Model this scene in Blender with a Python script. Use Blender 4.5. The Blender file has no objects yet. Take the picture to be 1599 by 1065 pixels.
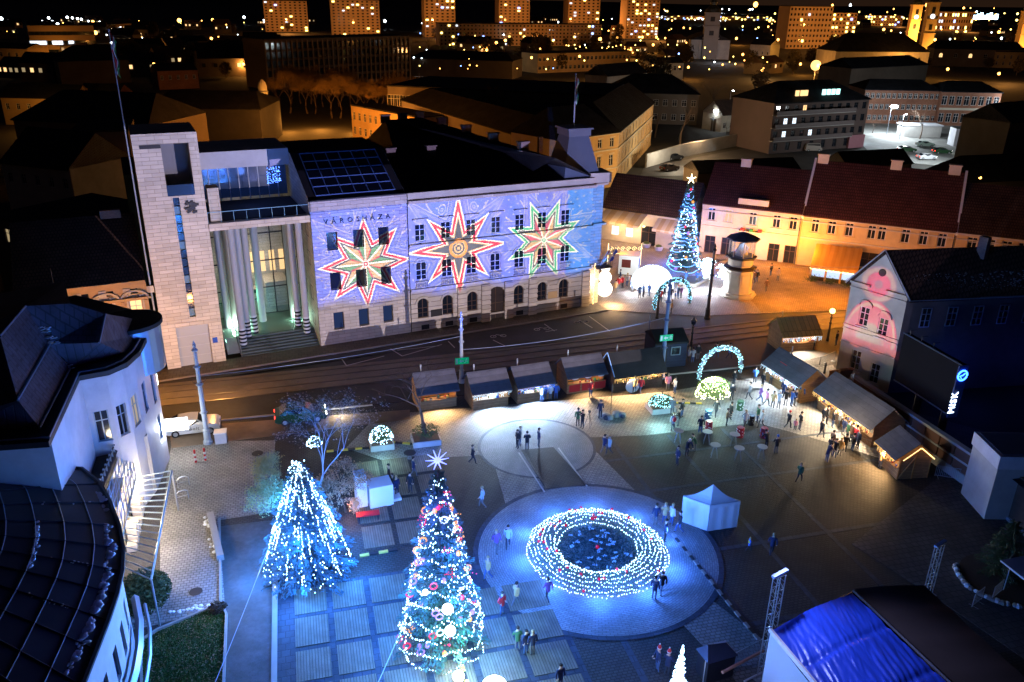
import bpy, math, random
from mathutils import Vector, Matrix, noise
random.seed(7)
SC = bpy.context.scene
COL = SC.collection
# ---------------------------------------------------------------- camera
F_PX, CAM_H, CX, CY = 1290.0, 34.0, 799.5, 532.5
PITCH = math.atan(537 / F_PX)
YAW = math.atan((800 - 428) * math.cos(PITCH) / F_PX)
ROLL = math.radians(0.85)
_f = Vector((math.sin(YAW) * math.cos(PITCH), math.cos(YAW) * math.cos(PITCH), -math.sin(PITCH)))
_r = Vector((math.cos(YAW), -math.sin(YAW), 0)); _u = _r.cross(_f)
RR = _r * math.cos(ROLL) + _u * math.sin(ROLL); UU = RR.cross(_f)
cam_d = bpy.data.cameras.new('camera'); cam = bpy.data.objects.new('camera', cam_d); COL.objects.link(cam)
cam_d.sensor_width = 36; cam_d.lens = F_PX / 1599 * 36; cam_d.clip_start = 0.5; cam_d.clip_end = 9000
_m = Matrix((RR, UU, -_f)).transposed().to_4x4(); _m.translation = (0, 0, CAM_H); cam.matrix_world = _m
SC.camera = cam
def ray(x, y): return RR * ((x - CX) / F_PX) + UU * ((CY - y) / F_PX) + _f
def G(x, y, z=0.0):
    d = ray(x, y); t = (z - CAM_H) / d.z
    return Vector((d.x * t, d.y * t, z))
def PR(p):
    v = Vector(p) - Vector((0, 0, CAM_H)); w = v.dot(_f)
    return (CX + F_PX * v.dot(RR) / w, CY - F_PX * v.dot(UU) / w)
def HT(bx, by, ty, bz=0.0):
    b = G(bx, by, bz); lo, hi = bz, 90.0
    for _ in range(50):
        m = (lo + hi) / 2
        if PR((b.x, b.y, m))[1] > ty: lo = m
        else: hi = m
    return lo
# ---------------------------------------------------------------- world (night)
SUN_EL, SUN_ROT = math.radians(-4.0), math.radians(250)
W = bpy.data.worlds.new('World'); SC.world = W; W.use_nodes = True
nt = W.node_tree; nt.nodes.clear()
wo = nt.nodes.new('ShaderNodeOutputWorld'); bg = nt.nodes.new('ShaderNodeBackground'); bg2 = nt.nodes.new('ShaderNodeBackground'); ad = nt.nodes.new('ShaderNodeAddShader')
sky = nt.nodes.new('ShaderNodeTexSky'); sky.sky_type = 'NISHITA'; sky.sun_disc = False
sky.sun_elevation = math.radians(0.5); sky.sun_rotation = SUN_ROT; bg.inputs[1].default_value = 0.0018
nt.links.new(sky.outputs[0], bg.inputs[0])
tc = nt.nodes.new('ShaderNodeTexCoord'); sp = nt.nodes.new('ShaderNodeSeparateXYZ'); cr = nt.nodes.new('ShaderNodeValToRGB')
nt.links.new(tc.outputs['Generated'], sp.inputs[0]); nt.links.new(sp.outputs[2], cr.inputs[0]); nt.links.new(cr.outputs[0], bg2.inputs[0])
e = cr.color_ramp.elements; e[0].position = 0.0; e[0].color = (0.03, 0.0145, 0.008, 1); e[1].position = 0.35; e[1].color = (0.0022, 0.0032, 0.010, 1)
k = e.new(0.06); k.color = (0.0105, 0.0058, 0.0038, 1)
bg2.inputs[1].default_value = 0.6
nt.links.new(bg.outputs[0], ad.inputs[0]); nt.links.new(bg2.outputs[0], ad.inputs[1]); nt.links.new(ad.outputs[0], wo.inputs[0])
SC.view_settings.view_transform = 'Standard'; SC.view_settings.look = 'None'
SC.view_settings.exposure = 0.0; SC.view_settings.gamma = 1.0; SC.view_settings.use_curve_mapping = False
SC.render.engine = 'CYCLES'
cy = SC.cycles; cy.use_denoising = True; cy.max_bounces = 5; cy.diffuse_bounces = 2; cy.glossy_bounces = 2; cy.transmission_bounces = 4
cy.transparent_max_bounces = 8; cy.sample_clamp_indirect = 2.0; cy.sample_clamp_direct = 0; cy.use_light_tree = True; cy.caustics_reflective = False; cy.caustics_refractive = False
# ---------------------------------------------------------------- lamps
LK = 1.0
def aim(o, target):
    d = (Vector(target) - o.location).normalized(); o.rotation_euler = d.to_track_quat('-Z', 'Y').to_euler()
def point(p, w, c, r=0.15):
    l = bpy.data.lights.new('lamp_light', 'POINT'); l.energy = w * LK; l.color = c; l.shadow_soft_size = r
    o = bpy.data.objects.new('lamp_light', l); COL.objects.link(o); o.location = p; return o
def spot(p, t, w, c, ang=60, blend=.5, r=0.2):
    l = bpy.data.lights.new('spot_light', 'SPOT'); l.energy = w * LK; l.color = c; l.shadow_soft_size = r; l.spot_size = math.radians(ang); l.spot_blend = blend
    o = bpy.data.objects.new('spot_light', l); COL.objects.link(o); o.location = p; aim(o, t); return o
def area(p, t, w, c, sx, sy):
    l = bpy.data.lights.new('area_light', 'AREA'); l.energy = w * LK; l.color = c; l.shape = 'RECTANGLE'; l.size = sx; l.size_y = sy
    o = bpy.data.objects.new('area_light', l); COL.objects.link(o); o.location = p; aim(o, t); return o
WARM = (1, .62, .28); SOD = (1, .42, .07); COOL = (.62, .78, 1); BLUE = (.12, .25, 1); ICE = (.45, .66, 1); WHITE = (1, .93, .82)
# ---------------------------------------------------------------- materials
def nn(nt, t, **k):
    n = nt.nodes.new(t)
    for a, b in k.items(): setattr(n, a, b)
    return n
MATS = {}
def mat(name, c, rough=.75, var=.25, scale=1.2, bump=.0, bscale=20, metal=0, pat=None, pw=1, ph=.3, mort=.03, mc=None, axes='xz', spec=.3, em=None, es=0, wear=0):
    if name in MATS: return MATS[name]
    m = bpy.data.materials.new(name); m.use_nodes = True; nt = m.node_tree; b = nt.nodes['Principled BSDF']; L = nt.links.new
    b.inputs['Roughness'].default_value = rough; b.inputs['Metallic'].default_value = metal; b.inputs['Specular IOR Level'].default_value = spec
    tc = nn(nt, 'ShaderNodeTexCoord'); v = tc.outputs['Object']
    n = nn(nt, 'ShaderNodeTexNoise'); n.inputs['Scale'].default_value = scale; n.inputs['Detail'].default_value = 6; n.inputs['Roughness'].default_value = .65; L(v, n.inputs['Vector'])
    mx = nn(nt, 'ShaderNodeMix', data_type='RGBA'); L(n.outputs[0], mx.inputs[0])
    a = [max(0, x * (1 - var)) for x in c]; d = [min(1, x * (1 + var)) for x in c]
    mx.inputs[6].default_value = (*a, 1); mx.inputs[7].default_value = (*d, 1); out = mx.outputs[2]; hgt = None
    if pat:
        sp = nn(nt, 'ShaderNodeSeparateXYZ'); L(v, sp.inputs[0]); cb = nn(nt, 'ShaderNodeCombineXYZ')
        if axes == 'xz':
            q = nn(nt, 'ShaderNodeMath', operation='ADD'); L(sp.outputs[0], q.inputs[0]); L(sp.outputs[1], q.inputs[1]); L(q.outputs[0], cb.inputs[0]); L(sp.outputs[2], cb.inputs[1])
        elif axes == 'xy': L(sp.outputs[0], cb.inputs[0]); L(sp.outputs[1], cb.inputs[1])
        elif axes == 'yx': L(sp.outputs[1], cb.inputs[0]); L(sp.outputs[0], cb.inputs[1])
        elif axes == 'polar':
            cl = nn(nt, 'ShaderNodeVectorMath', operation='LENGTH'); L(v, cl.inputs[0]); at = nn(nt, 'ShaderNodeMath', operation='ARCTAN2'); L(sp.outputs[0], at.inputs[0]); L(sp.outputs[1], at.inputs[1])
            q = nn(nt, 'ShaderNodeMath', operation='MULTIPLY'); L(at.outputs[0], q.inputs[0]); q.inputs[1].default_value = 6; L(q.outputs[0], cb.inputs[0]); L(cl.outputs['Value'], cb.inputs[1])
        br = nn(nt, 'ShaderNodeTexBrick'); L(cb.outputs[0], br.inputs['Vector']); br.inputs['Scale'].default_value = 1
        br.inputs['Brick Width'].default_value = pw; br.inputs['Row Height'].default_value = ph; br.inputs['Mortar Size'].default_value = mort; br.inputs['Mortar Smooth'].default_value = .2
        br.inputs['Color1'].default_value = (.84, .84, .84, 1); br.inputs['Color2'].default_value = (1.1, 1.1, 1.1, 1)
        g = mc or (.45, .45, .45); br.inputs['Mortar'].default_value = (*g, 1)
        mm = nn(nt, 'ShaderNodeMix', data_type='RGBA', blend_type='MULTIPLY'); mm.inputs[0].default_value = 1; L(out, mm.inputs[6]); L(br.outputs[0], mm.inputs[7]); out = mm.outputs[2]; hgt = br.outputs[1]
    if wear:
        n2 = nn(nt, 'ShaderNodeTexNoise'); n2.inputs['Scale'].default_value = scale * .23; n2.inputs['Detail'].default_value = 8; n2.inputs['Roughness'].default_value = .7; L(v, n2.inputs['Vector'])
        r = nn(nt, 'ShaderNodeMapRange'); L(n2.outputs[0], r.inputs[0]); r.inputs[1].default_value = .38; r.inputs[2].default_value = .62; r.inputs[3].default_value = 1 - wear; r.inputs[4].default_value = 1 + wear
        mm = nn(nt, 'ShaderNodeVectorMath', operation='SCALE'); L(out, mm.inputs[0]); L(r.outputs[0], mm.inputs['Scale']); out = mm.outputs[0]
    L(out, b.inputs['Base Color'])
    if bump or hgt:
        n3 = nn(nt, 'ShaderNodeTexNoise'); n3.inputs['Scale'].default_value = bscale; n3.inputs['Detail'].default_value = 4; L(v, n3.inputs['Vector'])
        bp = nn(nt, 'ShaderNodeBump'); bp.inputs['Strength'].default_value = bump or .15; bp.inputs['Distance'].default_value = .04; L(n3.outputs[0], bp.inputs['Height'])
        if hgt:
            b2 = nn(nt, 'ShaderNodeBump'); b2.inputs['Strength'].default_value = .6; b2.inputs['Distance'].default_value = .03; b2.invert = True
            L(hgt, b2.inputs['Height']); L(bp.outputs[0], b2.inputs['Normal']); L(b2.outputs[0], b.inputs['Normal'])
        else: L(bp.outputs[0], b.inputs['Normal'])
    if em: b.inputs['Emission Color'].default_value = (*em, 1); b.inputs['Emission Strength'].default_value = es
    MATS[name] = m; return m
def emi(name, c, s, sample=False):
    if name in MATS: return MATS[name]
    m = bpy.data.materials.new(name); m.use_nodes = True; nt = m.node_tree; b = nt.nodes['Principled BSDF']
    b.inputs['Base Color'].default_value = (*[.25 * q for q in c], 1); b.inputs['Emission Color'].default_value = (*c, 1); b.inputs['Emission Strength'].default_value = s
    m.cycles.emission_sampling = 'AUTO' if sample else 'NONE'; MATS[name] = m; return m
def glassy(name, c, rough=.12, alpha=1, em=None, es=0):
    if name in MATS: return MATS[name]
    m = bpy.data.materials.new(name); m.use_nodes = True; b = m.node_tree.nodes['Principled BSDF']
    b.inputs['Base Color'].default_value = (*c, 1); b.inputs['Roughness'].default_value = rough; b.inputs['Specular IOR Level'].default_value = .6; b.inputs['Alpha'].default_value = alpha
    if em: b.inputs['Emission Color'].default_value = (*em, 1); b.inputs['Emission Strength'].default_value = es; m.cycles.emission_sampling = 'NONE'
    MATS[name] = m; return m
M_LIME = mat('pale_limestone', (.52, .47, .42), .7, .16, .8, .25, 12, pat=1, pw=1.3, ph=.36, mort=.018, mc=(.55, .5, .45), wear=.12)
M_STUC = mat('cream_stucco', (.5, .46, .38), .8, .12, .9, .12, 8, wear=.15)
M_STUCY = mat('yellow_stucco', (.55, .40, .19), .8, .12, .7, .12, 8, wear=.16)
M_STUCO = mat('ochre_stucco', (.50, .34, .17), .8, .14, .8, .15, 8, wear=.15)
M_RUST = mat('rusticated_stone', (.5, .45, .39), .75, .15, .9, .2, 10, pat=1, pw=50, ph=.55, mort=.035, mc=(.4, .38, .36), wear=.14)
M_WPL = mat('white_render', (.50, .50, .54), .65, .1, .8, .08, 6, wear=.14)
M_TILE = mat('red_clay_tiles', (.105, .034, .026), .7, .3, 2.2, .3, 9, pat=1, pw=.3, ph=.36, mort=.05, mc=(.35, .3, .3), axes='xy', wear=.2)
M_TILE2 = mat('brown_clay_tiles', (.085, .045, .032), .75, .3, 2.2, .3, 9, pat=1, pw=.3, ph=.36, mort=.05, mc=(.3, .3, .3), axes='xy', wear=.25)
M_DROOF = mat('dark_slate_roof', (.02, .02, .025), .85, .3, 1.5, .2, 9, pat=1, pw=.4, ph=.3, mort=.03, axes='xy', wear=.3, spec=.1)
M_SEAM = mat('dark_seam_metal_roof', (.035, .037, .05), .42, .25, .7, .1, 6, spec=.5, wear=.25)
M_FLAT = mat('bitumen_roof', (.022, .021, .023), .9, .3, .5, .3, 4, wear=.3)
M_DARK = mat('dark_frame', (.02, .02, .024), .5, .1)
M_WFR = mat('white_window_frame', (.6, .6, .6), .5, .05)
M_BFR = mat('brown_window_frame', (.09, .05, .03), .5, .1)
M_ZINC = mat('zinc_sheet', (.25, .32, .42), .38, .15, .8, .1, 4, metal=.6)
M_CONC = mat('pale_concrete', (.38, .37, .36), .8, .15, 1, .2, 12, wear=.12)
M_STEEL = mat('galvanised_steel', (.5, .52, .55), .4, .1, metal=.7)
M_IRON = mat('black_cast_iron', (.025, .028, .04), .45, .15, spec=.5)
M_POLE = mat('painted_pole', (.32, .36, .42), .5, .1)
M_WOOD = mat('stall_boards', (.38, .20, .085), .7, .3, 3, .3, 20, pat=1, pw=30, ph=.14, mort=.012, mc=(.4, .35, .3), wear=.15)
M_DWOOD = mat('dark_stained_boards', (.05, .035, .028), .7, .3, 3, .3, 20, pat=1, pw=30, ph=.14, mort=.012)
M_FELT = mat('grey_roofing_felt', (.10, .095, .11), .85, .25, 1.5, .4, 14, pat=1, pw=30, ph=.4, mort=.012, mc=(.6, .6, .6), axes='xy', wear=.2)
M_BRICKC = mat('chimney_brick', (.33, .24, .2), .85, .2, 3, .2, 20, pat=1, pw=.25, ph=.08, mort=.01)
M_GLS = glassy('dark_window_glass', (.012, .016, .025), .08)
M_GBLUE = glassy('blue_glow_glass', (.02, .04, .09), .1, em=(.05, .12, .4), es=.05)  # blue glass has a faint glow standing for blue light on it
M_LWARM = emi('warm_lit_window', (1, .6, .25), 1.6); M_LCOOL = emi('cool_lit_window', (.75, .88, 1), 1.8); M_LDIM = emi('dim_lit_window', (1, .75, .4), .35)
M_BULB = emi('white_led_bulb', (.5, .76, 1), 7); M_BULBB = emi('blue_led_bulb', (.1, .25, 1), 6); M_BULBW = emi('warm_led_bulb', (1, .6, .2), 6); M_BULBT = emi('teal_led_bulb', (.4, .9, 1), 4)
M_GLOW = emi('white_hot_glow', (.9, .95, 1), 14, True); M_SODG = emi('sodium_lamp_glow', (1, .55, .15), 40); M_WGL = emi('white_lamp_glow', (.9, .97, 1), 40)
M_RED = mat('red_paint', (.5, .02, .025), .5, .1); M_GREEN = mat('green_sign_face', (.0, .28, .12), .5, .02, em=(.0, .5, .25), es=.5); M_WHITE = mat('white_paint', (.75, .75, .75), .5, .04)
M_SNOW = mat('old_snow', (.75, .78, .85), .8, .08, 3, .5, 10)
M_NEED = mat('conifer_needles', (.055, .13, .11), .7, .45, 2.5); M_BARK = mat('bark', (.09, .065, .05), .9, .3, 6, .5, 20); M_BUSH = mat('evergreen_leaves', (.05, .08, .03), .6, .5, 3)
M_BIRCH = mat('pale_bark', (.33, .31, .33), .8, .3, 6, .3, 20); M_TWIG = mat('twigs', (.14, .10, .075), .9, .3)
# ---------------------------------------------------------------- mesh builder
class MB:
    def __init__(s): s.v = []; s.f = []; s.mi = []; s.M = Matrix(); s.cm = 0
    def add(s, vs, fs):
        b = len(s.v); M = s.M; s.v += [tuple(M @ Vector(p)) for p in vs]
        for f in fs: s.f.append(tuple(b + i for i in f)); s.mi.append(s.cm)
        return s
    def box(s, x0, x1, y0, y1, z0, z1):
        return s.add([(x0, y0, z0), (x1, y0, z0), (x1, y1, z0), (x0, y1, z0), (x0, y0, z1), (x1, y0, z1), (x1, y1, z1), (x0, y1, z1)],
                     [(0, 3, 2, 1), (4, 5, 6, 7), (0, 1, 5, 4), (1, 2, 6, 5), (2, 3, 7, 6), (3, 0, 4, 7)])
    def quad(s, *p): return s.add(p, [tuple(range(len(p)))])
    def prism(s, pts, z0, z1):
        n = len(pts); a = sum(pts[i][0] * pts[(i + 1) % n][1] - pts[(i + 1) % n][0] * pts[i][1] for i in range(n))
        if a < 0: pts = pts[::-1]
        return s.add([(p[0], p[1], z0) for p in pts] + [(p[0], p[1], z1) for p in pts],
                     [tuple(range(n))[::-1], tuple(range(n, 2 * n))] + [(i, (i + 1) % n, n + (i + 1) % n, n + i) for i in range(n)])
    def ext(s, pts, vec):
        n = len(pts); V = Vector(vec)
        return s.add([tuple(p) for p in pts] + [tuple(Vector(p) + V) for p in pts],
                     [tuple(range(n))[::-1], tuple(range(n, 2 * n))] + [(i, (i + 1) % n, n + (i + 1) % n, n + i) for i in range(n)])
    def tube(s, path, r, n=6, closed=False, cap=True):
        P = [Vector(p) for p in path]; m = len(P); vs = []; fs = []
        for i, p in enumerate(P):
            d = (P[(i + 1) % m] - P[i - 1]) if closed else (P[min(i + 1, m - 1)] - P[max(i - 1, 0)])
            if d.length < 1e-6: d = Vector((0, 0, 1))
            d.normalize(); a = d.cross(Vector((0, 0, 1)))
            if a.length < .05: a = d.cross(Vector((0, 1, 0)))
            a.normalize(); b = d.cross(a); q = r[i] if isinstance(r, (list, tuple)) else r
            for k in range(n):
                t = 2 * math.pi * k / n; vs.append(tuple(p + a * math.cos(t) * q + b * math.sin(t) * q))
        for i in range(m if closed else m - 1):
            j = (i + 1) % m
            for k in range(n): fs.append((i * n + k, j * n + k, j * n + (k + 1) % n, i * n + (k + 1) % n))
        if cap and not closed: fs += [tuple(range(n)), tuple(range((m - 1) * n, m * n))[::-1]]
        return s.add(vs, fs)
    def lathe(s, prof, c=(0, 0, 0), n=12, ph=0):
        vs = []; fs = []; m = len(prof)
        for r, z in prof:
            for k in range(n):
                t = 2 * math.pi * k / n + ph; vs.append((c[0] + r * math.cos(t), c[1] + r * math.sin(t), c[2] + z))
        for i in range(m - 1):
            for k in range(n): fs.append((i * n + k, i * n + (k + 1) % n, (i + 1) * n + (k + 1) % n, (i + 1) * n + k))
        fs += [tuple(range(n))[::-1], tuple(range((m - 1) * n, m * n))]
        return s.add(vs, fs)
    def ball(s, c, r, n=8, m=5, sx=1, sy=1, sz=1):
        pr = [(max(.001, r * math.sin(math.pi * i / m)), -r * math.cos(math.pi * i / m)) for i in range(m + 1)]
        vs = []; fs = []
        for q, z in pr:
            for k in range(n):
                t = 2 * math.pi * k / n; vs.append((c[0] + q * math.cos(t) * sx, c[1] + q * math.sin(t) * sy, c[2] + z * sz))
        for i in range(m):
            for k in range(n): fs.append((i * n + k, i * n + (k + 1) % n, (i + 1) * n + (k + 1) % n, (i + 1) * n + k))
        return s.add(vs, fs)
    def bulb(s, c, r, h=None):
        h = h or r; x, y, z = c
        return s.add([(x + r, y, z), (x, y + r, z), (x - r, y, z), (x, y - r, z), (x, y, z + h), (x, y, z - h)],
                     [(0, 1, 4), (1, 2, 4), (2, 3, 4), (3, 0, 4), (1, 0, 5), (2, 1, 5), (3, 2, 5), (0, 3, 5)])
    def mesh(s, name, m, smooth=False):
        me = bpy.data.meshes.new(name); me.from_pydata(s.v, [], s.f)
        for q in (m if isinstance(m, (list, tuple)) else [m]): me.materials.append(q)
        if any(s.mi): me.polygons.foreach_set('material_index', s.mi)
        if smooth: me.polygons.foreach_set('use_smooth', [True] * len(me.polygons))
        me.update(); return me
    def build(s, name, m, parent=None, loc=(0, 0, 0), rz=0, smooth=False, kind=None, label=None):
        o = bpy.data.objects.new(name, s.mesh(name, m, smooth)); COL.objects.link(o); o.location = loc; o.rotation_euler = (0, 0, rz)
        if parent: o.parent = parent
        if kind: o['kind'] = kind
        if label: o['label'] = label
        return o
def put(name, me, parent=None, loc=(0, 0, 0), rz=0, rot=None, kind=None, scale=None):
    o = bpy.data.objects.new(name, me); COL.objects.link(o); o.location = loc; o.rotation_euler = rot or (0, 0, rz)
    if parent: o.parent = parent
    if kind: o['kind'] = kind
    if scale: o.scale = (scale,) * 3 if not isinstance(scale, tuple) else scale
    return o
def tag(o, label, cat, group=None):
    o['label'] = label; o['category'] = cat
    if group: o['group'] = group
    return o
def thing(name, label, cat, loc=(0, 0, 0), rz=0, group=None):
    o = bpy.data.objects.new(name, None); o.empty_display_size = .3; COL.objects.link(o); o.location = loc; o.rotation_euler = (0, 0, rz)
    return tag(o, label, cat, group)
def copy_tree(o, parent=None):
    c = o.copy(); COL.objects.link(c)
    if parent: c.parent = parent
    for ch in list(o.children): copy_tree(ch, c)
    return c
def sheet(name, pts, z, m, kind='structure', parent=None):
    b = MB(); b.prism([(p[0], p[1]) for p in pts], z - .02, z); return b.build(name, m, parent, kind=kind)
def gpx(*pts, z=0): return [G(x, y, z) for x, y in pts]
class Plane:                                   # a vertical facade: x along it, z up, origin on the ground
    def __init__(s, O, ang): s.O = Vector((O[0], O[1], 0)); s.a = ang; s.d = Vector((math.cos(ang), math.sin(ang), 0)); s.n = Vector((-math.sin(ang), math.cos(ang), 0))
    def at(s, px, py, y=0):
        r = ray(px, py); c = Vector((0, 0, CAM_H)); t = ((s.O + s.n * y) - c).dot(s.n) / r.dot(s.n); p = c + r * t
        return ((p - s.O).dot(s.d), p.z)
    def w(s, x, y, z=0): return s.O + s.d * x + s.n * y + Vector((0, 0, z))
# ---------------------------------------------------------------- windows and walls
WM = {}
def wmeshes(w, h, arch, fm, gm, style):
    k = (round(w, 2), round(h, 2), arch, fm.name, gm.name, style)
    if k in WM: return WM[k]
    b = MB(); t = .08 if w > .7 else .05; hw = w / 2; hr = h - hw if arch else h
    b.box(-hw, -hw + t, 0, .1, 0, hr); b.box(hw - t, hw, 0, .1, 0, hr); b.box(-hw + t, hw - t, 0, .1, 0, t)
    if arch:
        A = [(hw * math.cos(a), hr + hw * math.sin(a)) for a in [math.pi * i / 8 for i in range(9)]]; B = [(p[0] * (1 - t / hw), hr + (p[1] - hr) * (1 - t / hw)) for p in A]
        for i in range(8): b.ext([(A[i][0], 0, A[i][1]), (A[i + 1][0], 0, A[i + 1][1]), (B[i + 1][0], 0, B[i + 1][1]), (B[i][0], 0, B[i][1])], (0, .1, 0))
    else: b.box(-hw + t, hw - t, 0, .1, h - t, h)
    if style >= 1: b.box(-t * .45, t * .45, .005, .09, t, h - t if not arch else h - t)
    if style >= 1: b.box(-hw + t, -t * .45 - .002, .01, .085, hr * .66, hr * .66 + t * .8); b.box(t * .45 + .002, hw - t, .01, .085, hr * .66, hr * .66 + t * .8)
    if style >= 2: b.box(-hw + t, -t * .45 - .002, .01, .08, hr * .33, hr * .33 + t * .5); b.box(t * .45 + .002, hw - t, .01, .08, hr * .33, hr * .33 + t * .5)
    g = MB()
    if arch: g.ext([(-hw + t * .5, .05, t * .5), (hw - t * .5, .05, t * .5)] + [(p[0] * .97, .05, p[1] - .02) for p in A], (0, .02, 0))
    else: g.box(-hw + t * .5, hw - t * .5, .05, .07, t * .5, h - t * .5)
    WM[k] = (b.mesh('window', fm), g.mesh('pane', gm)); return WM[k]
def window(parent, x, z, w, h, arch=False, fm=None, gm=None, style=1, y=.16, rot=0, name='window', Mx=None):
    a, g = wmeshes(w, h, arch, fm or M_WFR, gm or M_GLS, style); loc = Vector((x, y, z)); rz = rot
    if Mx is not None: loc = Mx @ loc; rz = Mx.to_euler().z
    o = put(name, a, parent, loc, rz); put('pane', g, o); return o
def wall(b, x0, x1, z0, z1, ops, y=0, dep=.3, thick=.35):
    """wall facing -y with openings (x centre, z bottom, w, h, arch)"""
    xs = sorted({x0, x1} | {v for o in ops for v in (o[0] - o[2] / 2, o[0] + o[2] / 2) if x0 < v < x1}); zs = sorted({z0, z1} | {v for o in ops for v in (o[1], o[1] + o[3]) if z0 < v < z1})
    for i in range(len(xs) - 1):
        run = None
        for j in range(len(zs) - 1):
            cx_, cz = (xs[i] + xs[i + 1]) / 2, (zs[j] + zs[j + 1]) / 2
            hole = any(abs(cx_ - o[0]) < o[2] / 2 and o[1] < cz < o[1] + o[3] for o in ops)
            if not hole:
                if run is None: run = zs[j]
                if j == len(zs) - 2: b.quad((xs[i], y, run), (xs[i + 1], y, run), (xs[i + 1], y, zs[j + 1]), (xs[i], y, zs[j + 1]))
            elif run is not None: b.quad((xs[i], y, run), (xs[i + 1], y, run), (xs[i + 1], y, zs[j]), (xs[i], y, zs[j])); run = None
    for o in ops:
        x, z, w, h = o[:4]; a, c = x - w / 2, x + w / 2; d = y + dep
        b.quad((a, y, z), (a, y, z + h), (a, d, z + h), (a, d, z)); b.quad((c, y, z), (c, d, z), (c, d, z + h), (c, y, z + h))
        b.quad((a, y, z), (a, d, z), (c, d, z), (c, y, z)); b.quad((a, y, z + h), (c, y, z + h), (c, d, z + h), (a, d, z + h))
        if len(o) > 4 and o[4]:
            hw = w / 2; hr = z + h - hw; A = [(x + hw * math.cos(t), hr + hw * math.sin(t)) for t in [math.pi * i / 8 for i in range(9)]]
            for i in range(8):
                cx_ = c if i < 4 else a; b.quad((A[i][0], y, A[i][1]), (cx_, y, z + h), (A[i + 1][0], y, A[i + 1][1]))
                b.quad((A[i][0], y, A[i][1]), (A[i + 1][0], y, A[i + 1][1]), (A[i + 1][0], d, A[i + 1][1]), (A[i][0], d, A[i][1]))
    return b
def letters(txt, size, m, parent, fn, depth=.06, name='letter', spacing=1.0):
    """fn(x) -> location/rotation of a letter standing at x along the line; returns width"""
    x = 0
    for ch in txt:
        if ch != ' ':
            cu = bpy.data.curves.new('t', 'FONT'); cu.body = ch; cu.size = size; cu.extrude = depth / 2; cu.resolution_u = 2; o = bpy.data.objects.new('t', cu); COL.objects.link(o)
            dg = bpy.context.evaluated_depsgraph_get(); me = bpy.data.meshes.new_from_object(o.evaluated_get(dg)); bpy.data.objects.remove(o); me.materials.clear(); me.materials.append(m)
            l, r = fn(x); put(name, me, parent, l, rot=r)
            w = max(v.co.x for v in me.vertices)
        else: w = size * .3
        x += (w + size * .12) * spacing
    return x
# ================================================================= GROUND
M_GRD = mat('night_ground', (.028, .026, .022), .9, .5, .05, .2, 1, wear=.3)
M_ASPH = mat('road_asphalt', (.045, .043, .045), .75, .3, .5, .35, 25, wear=.25)
M_WALK = mat('pavement_slabs', (.13, .115, .10), .75, .2, .8, .3, 15, pat=1, pw=.6, ph=.6, mort=.02, axes='xy', wear=.2)
M_PLZ = mat('pink_plaza_setts', (.26, .21, .19), .7, .2, .8, .3, 12, pat=1, pw=.32, ph=.22, mort=.025, axes='xy', wear=.18)
M_SQA = mat('dark_setts', (.052, .046, .042), .75, .3, .35, .3, 12, pat=1, pw=.3, ph=.2, mort=.03, axes='xy', wear=.35)
M_SQL = mat('pale_setts', (.24, .225, .21), .72, .2, .5, .3, 12, pat=1, pw=.34, ph=.24, mort=.03, axes='xy', wear=.25)
M_JOIN = mat('granite_strip', (.04, .046, .065), .7, .3, 1, .3, 12, pat=1, pw=.5, ph=.5, mort=.02, axes='xy', wear=.3)
M_PAN = mat('ribbed_paving', (.18, .145, .105), .7, .25, .7, .3, 14, pat=1, pw=.16, ph=9, mort=.02, axes='xy', wear=.3)
M_RING = mat('ring_paving', (.22, .22, .225), .7, .2, .6, .25, 14, pat=1, pw=.34, ph=.15, mort=.02, axes='polar', mc=(.5, .5, .55), wear=.2)
M_GRASS = mat('autumn_lawn', (.04, .075, .02), .9, .5, 3, .5, 30, wear=.4); M_LEAFL = mat('fallen_leaves', (.28, .17, .09), .9, .5, 4)
M_TRAM = mat('concrete_tram_bed', (.17, .145, .12), .75, .2, .6, .3, 18, wear=.25)
M_LINE = mat('road_paint', (.5, .48, .45), .7, .2)
M_KERB = mat('kerb_stone', (.30, .28, .26), .8, .2)
g = MB(); g.box(-4000, 4000, -200, 6500, -.4, -.06); g.build('ground', M_GRD, kind='structure')
THO = G(501, 542); a0 = G(501, 542); a1 = G(917, 478); THA = math.atan2((a1 - a0).y, (a1 - a0).x); TH = Plane(THO, THA)
sheet('road', [(-70, 67.2), (44, 67.5), (150, 60), (150, 86), (62, 80.2), (40, 83.5), TH.w(34, -2.3), TH.w(-70, -2.3)], 0, M_ASPH)
sheet('tram_bed', [(-70, 68.5), (26, 73.0), (60, 74.6), (150, 73), (150, 79.5), (60, 79.2), (26, 77.4), (-70, 74)], .006, M_TRAM)
rl = MB()
for dy in (0, 1.435, 3.0, 4.435):
    pt = [(-70, 69.3 + dy * .95, .018), (13, 72.1 + dy * .9, .018), (26, 73.0 + dy * .9, .018), (60, 74.7 + dy * .9, .018), (150, 73.4 + dy * .9, .018)]
    rl.tube(pt, .035, 4)
rl.build('tram_rails', mat('worn_rail_steel', (.2, .19, .18), .35, .2, metal=.8), kind='structure')
b = MB(); b.M = Matrix.Translation(THO) @ Matrix.Rotation(THA, 4, 'Z'); b.box(-75, 33.4, -2.3, 0.3, -.1, .12); b.build('pavement', M_WALK, kind='structure')
b = MB(); b.M = Matrix.Translation(THO) @ Matrix.Rotation(THA, 4, 'Z'); b.box(-75, 33.4, -2.46, -2.303, -.1, .135); b.build('kerb', M_KERB, kind='structure')
sheet('upper_plaza', [TH.w(33.4, -2.2), TH.w(33.4, 34), (62, 116), (110, 76), (62, 79.4), (44, 81.4)], .05, M_PLZ)
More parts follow.
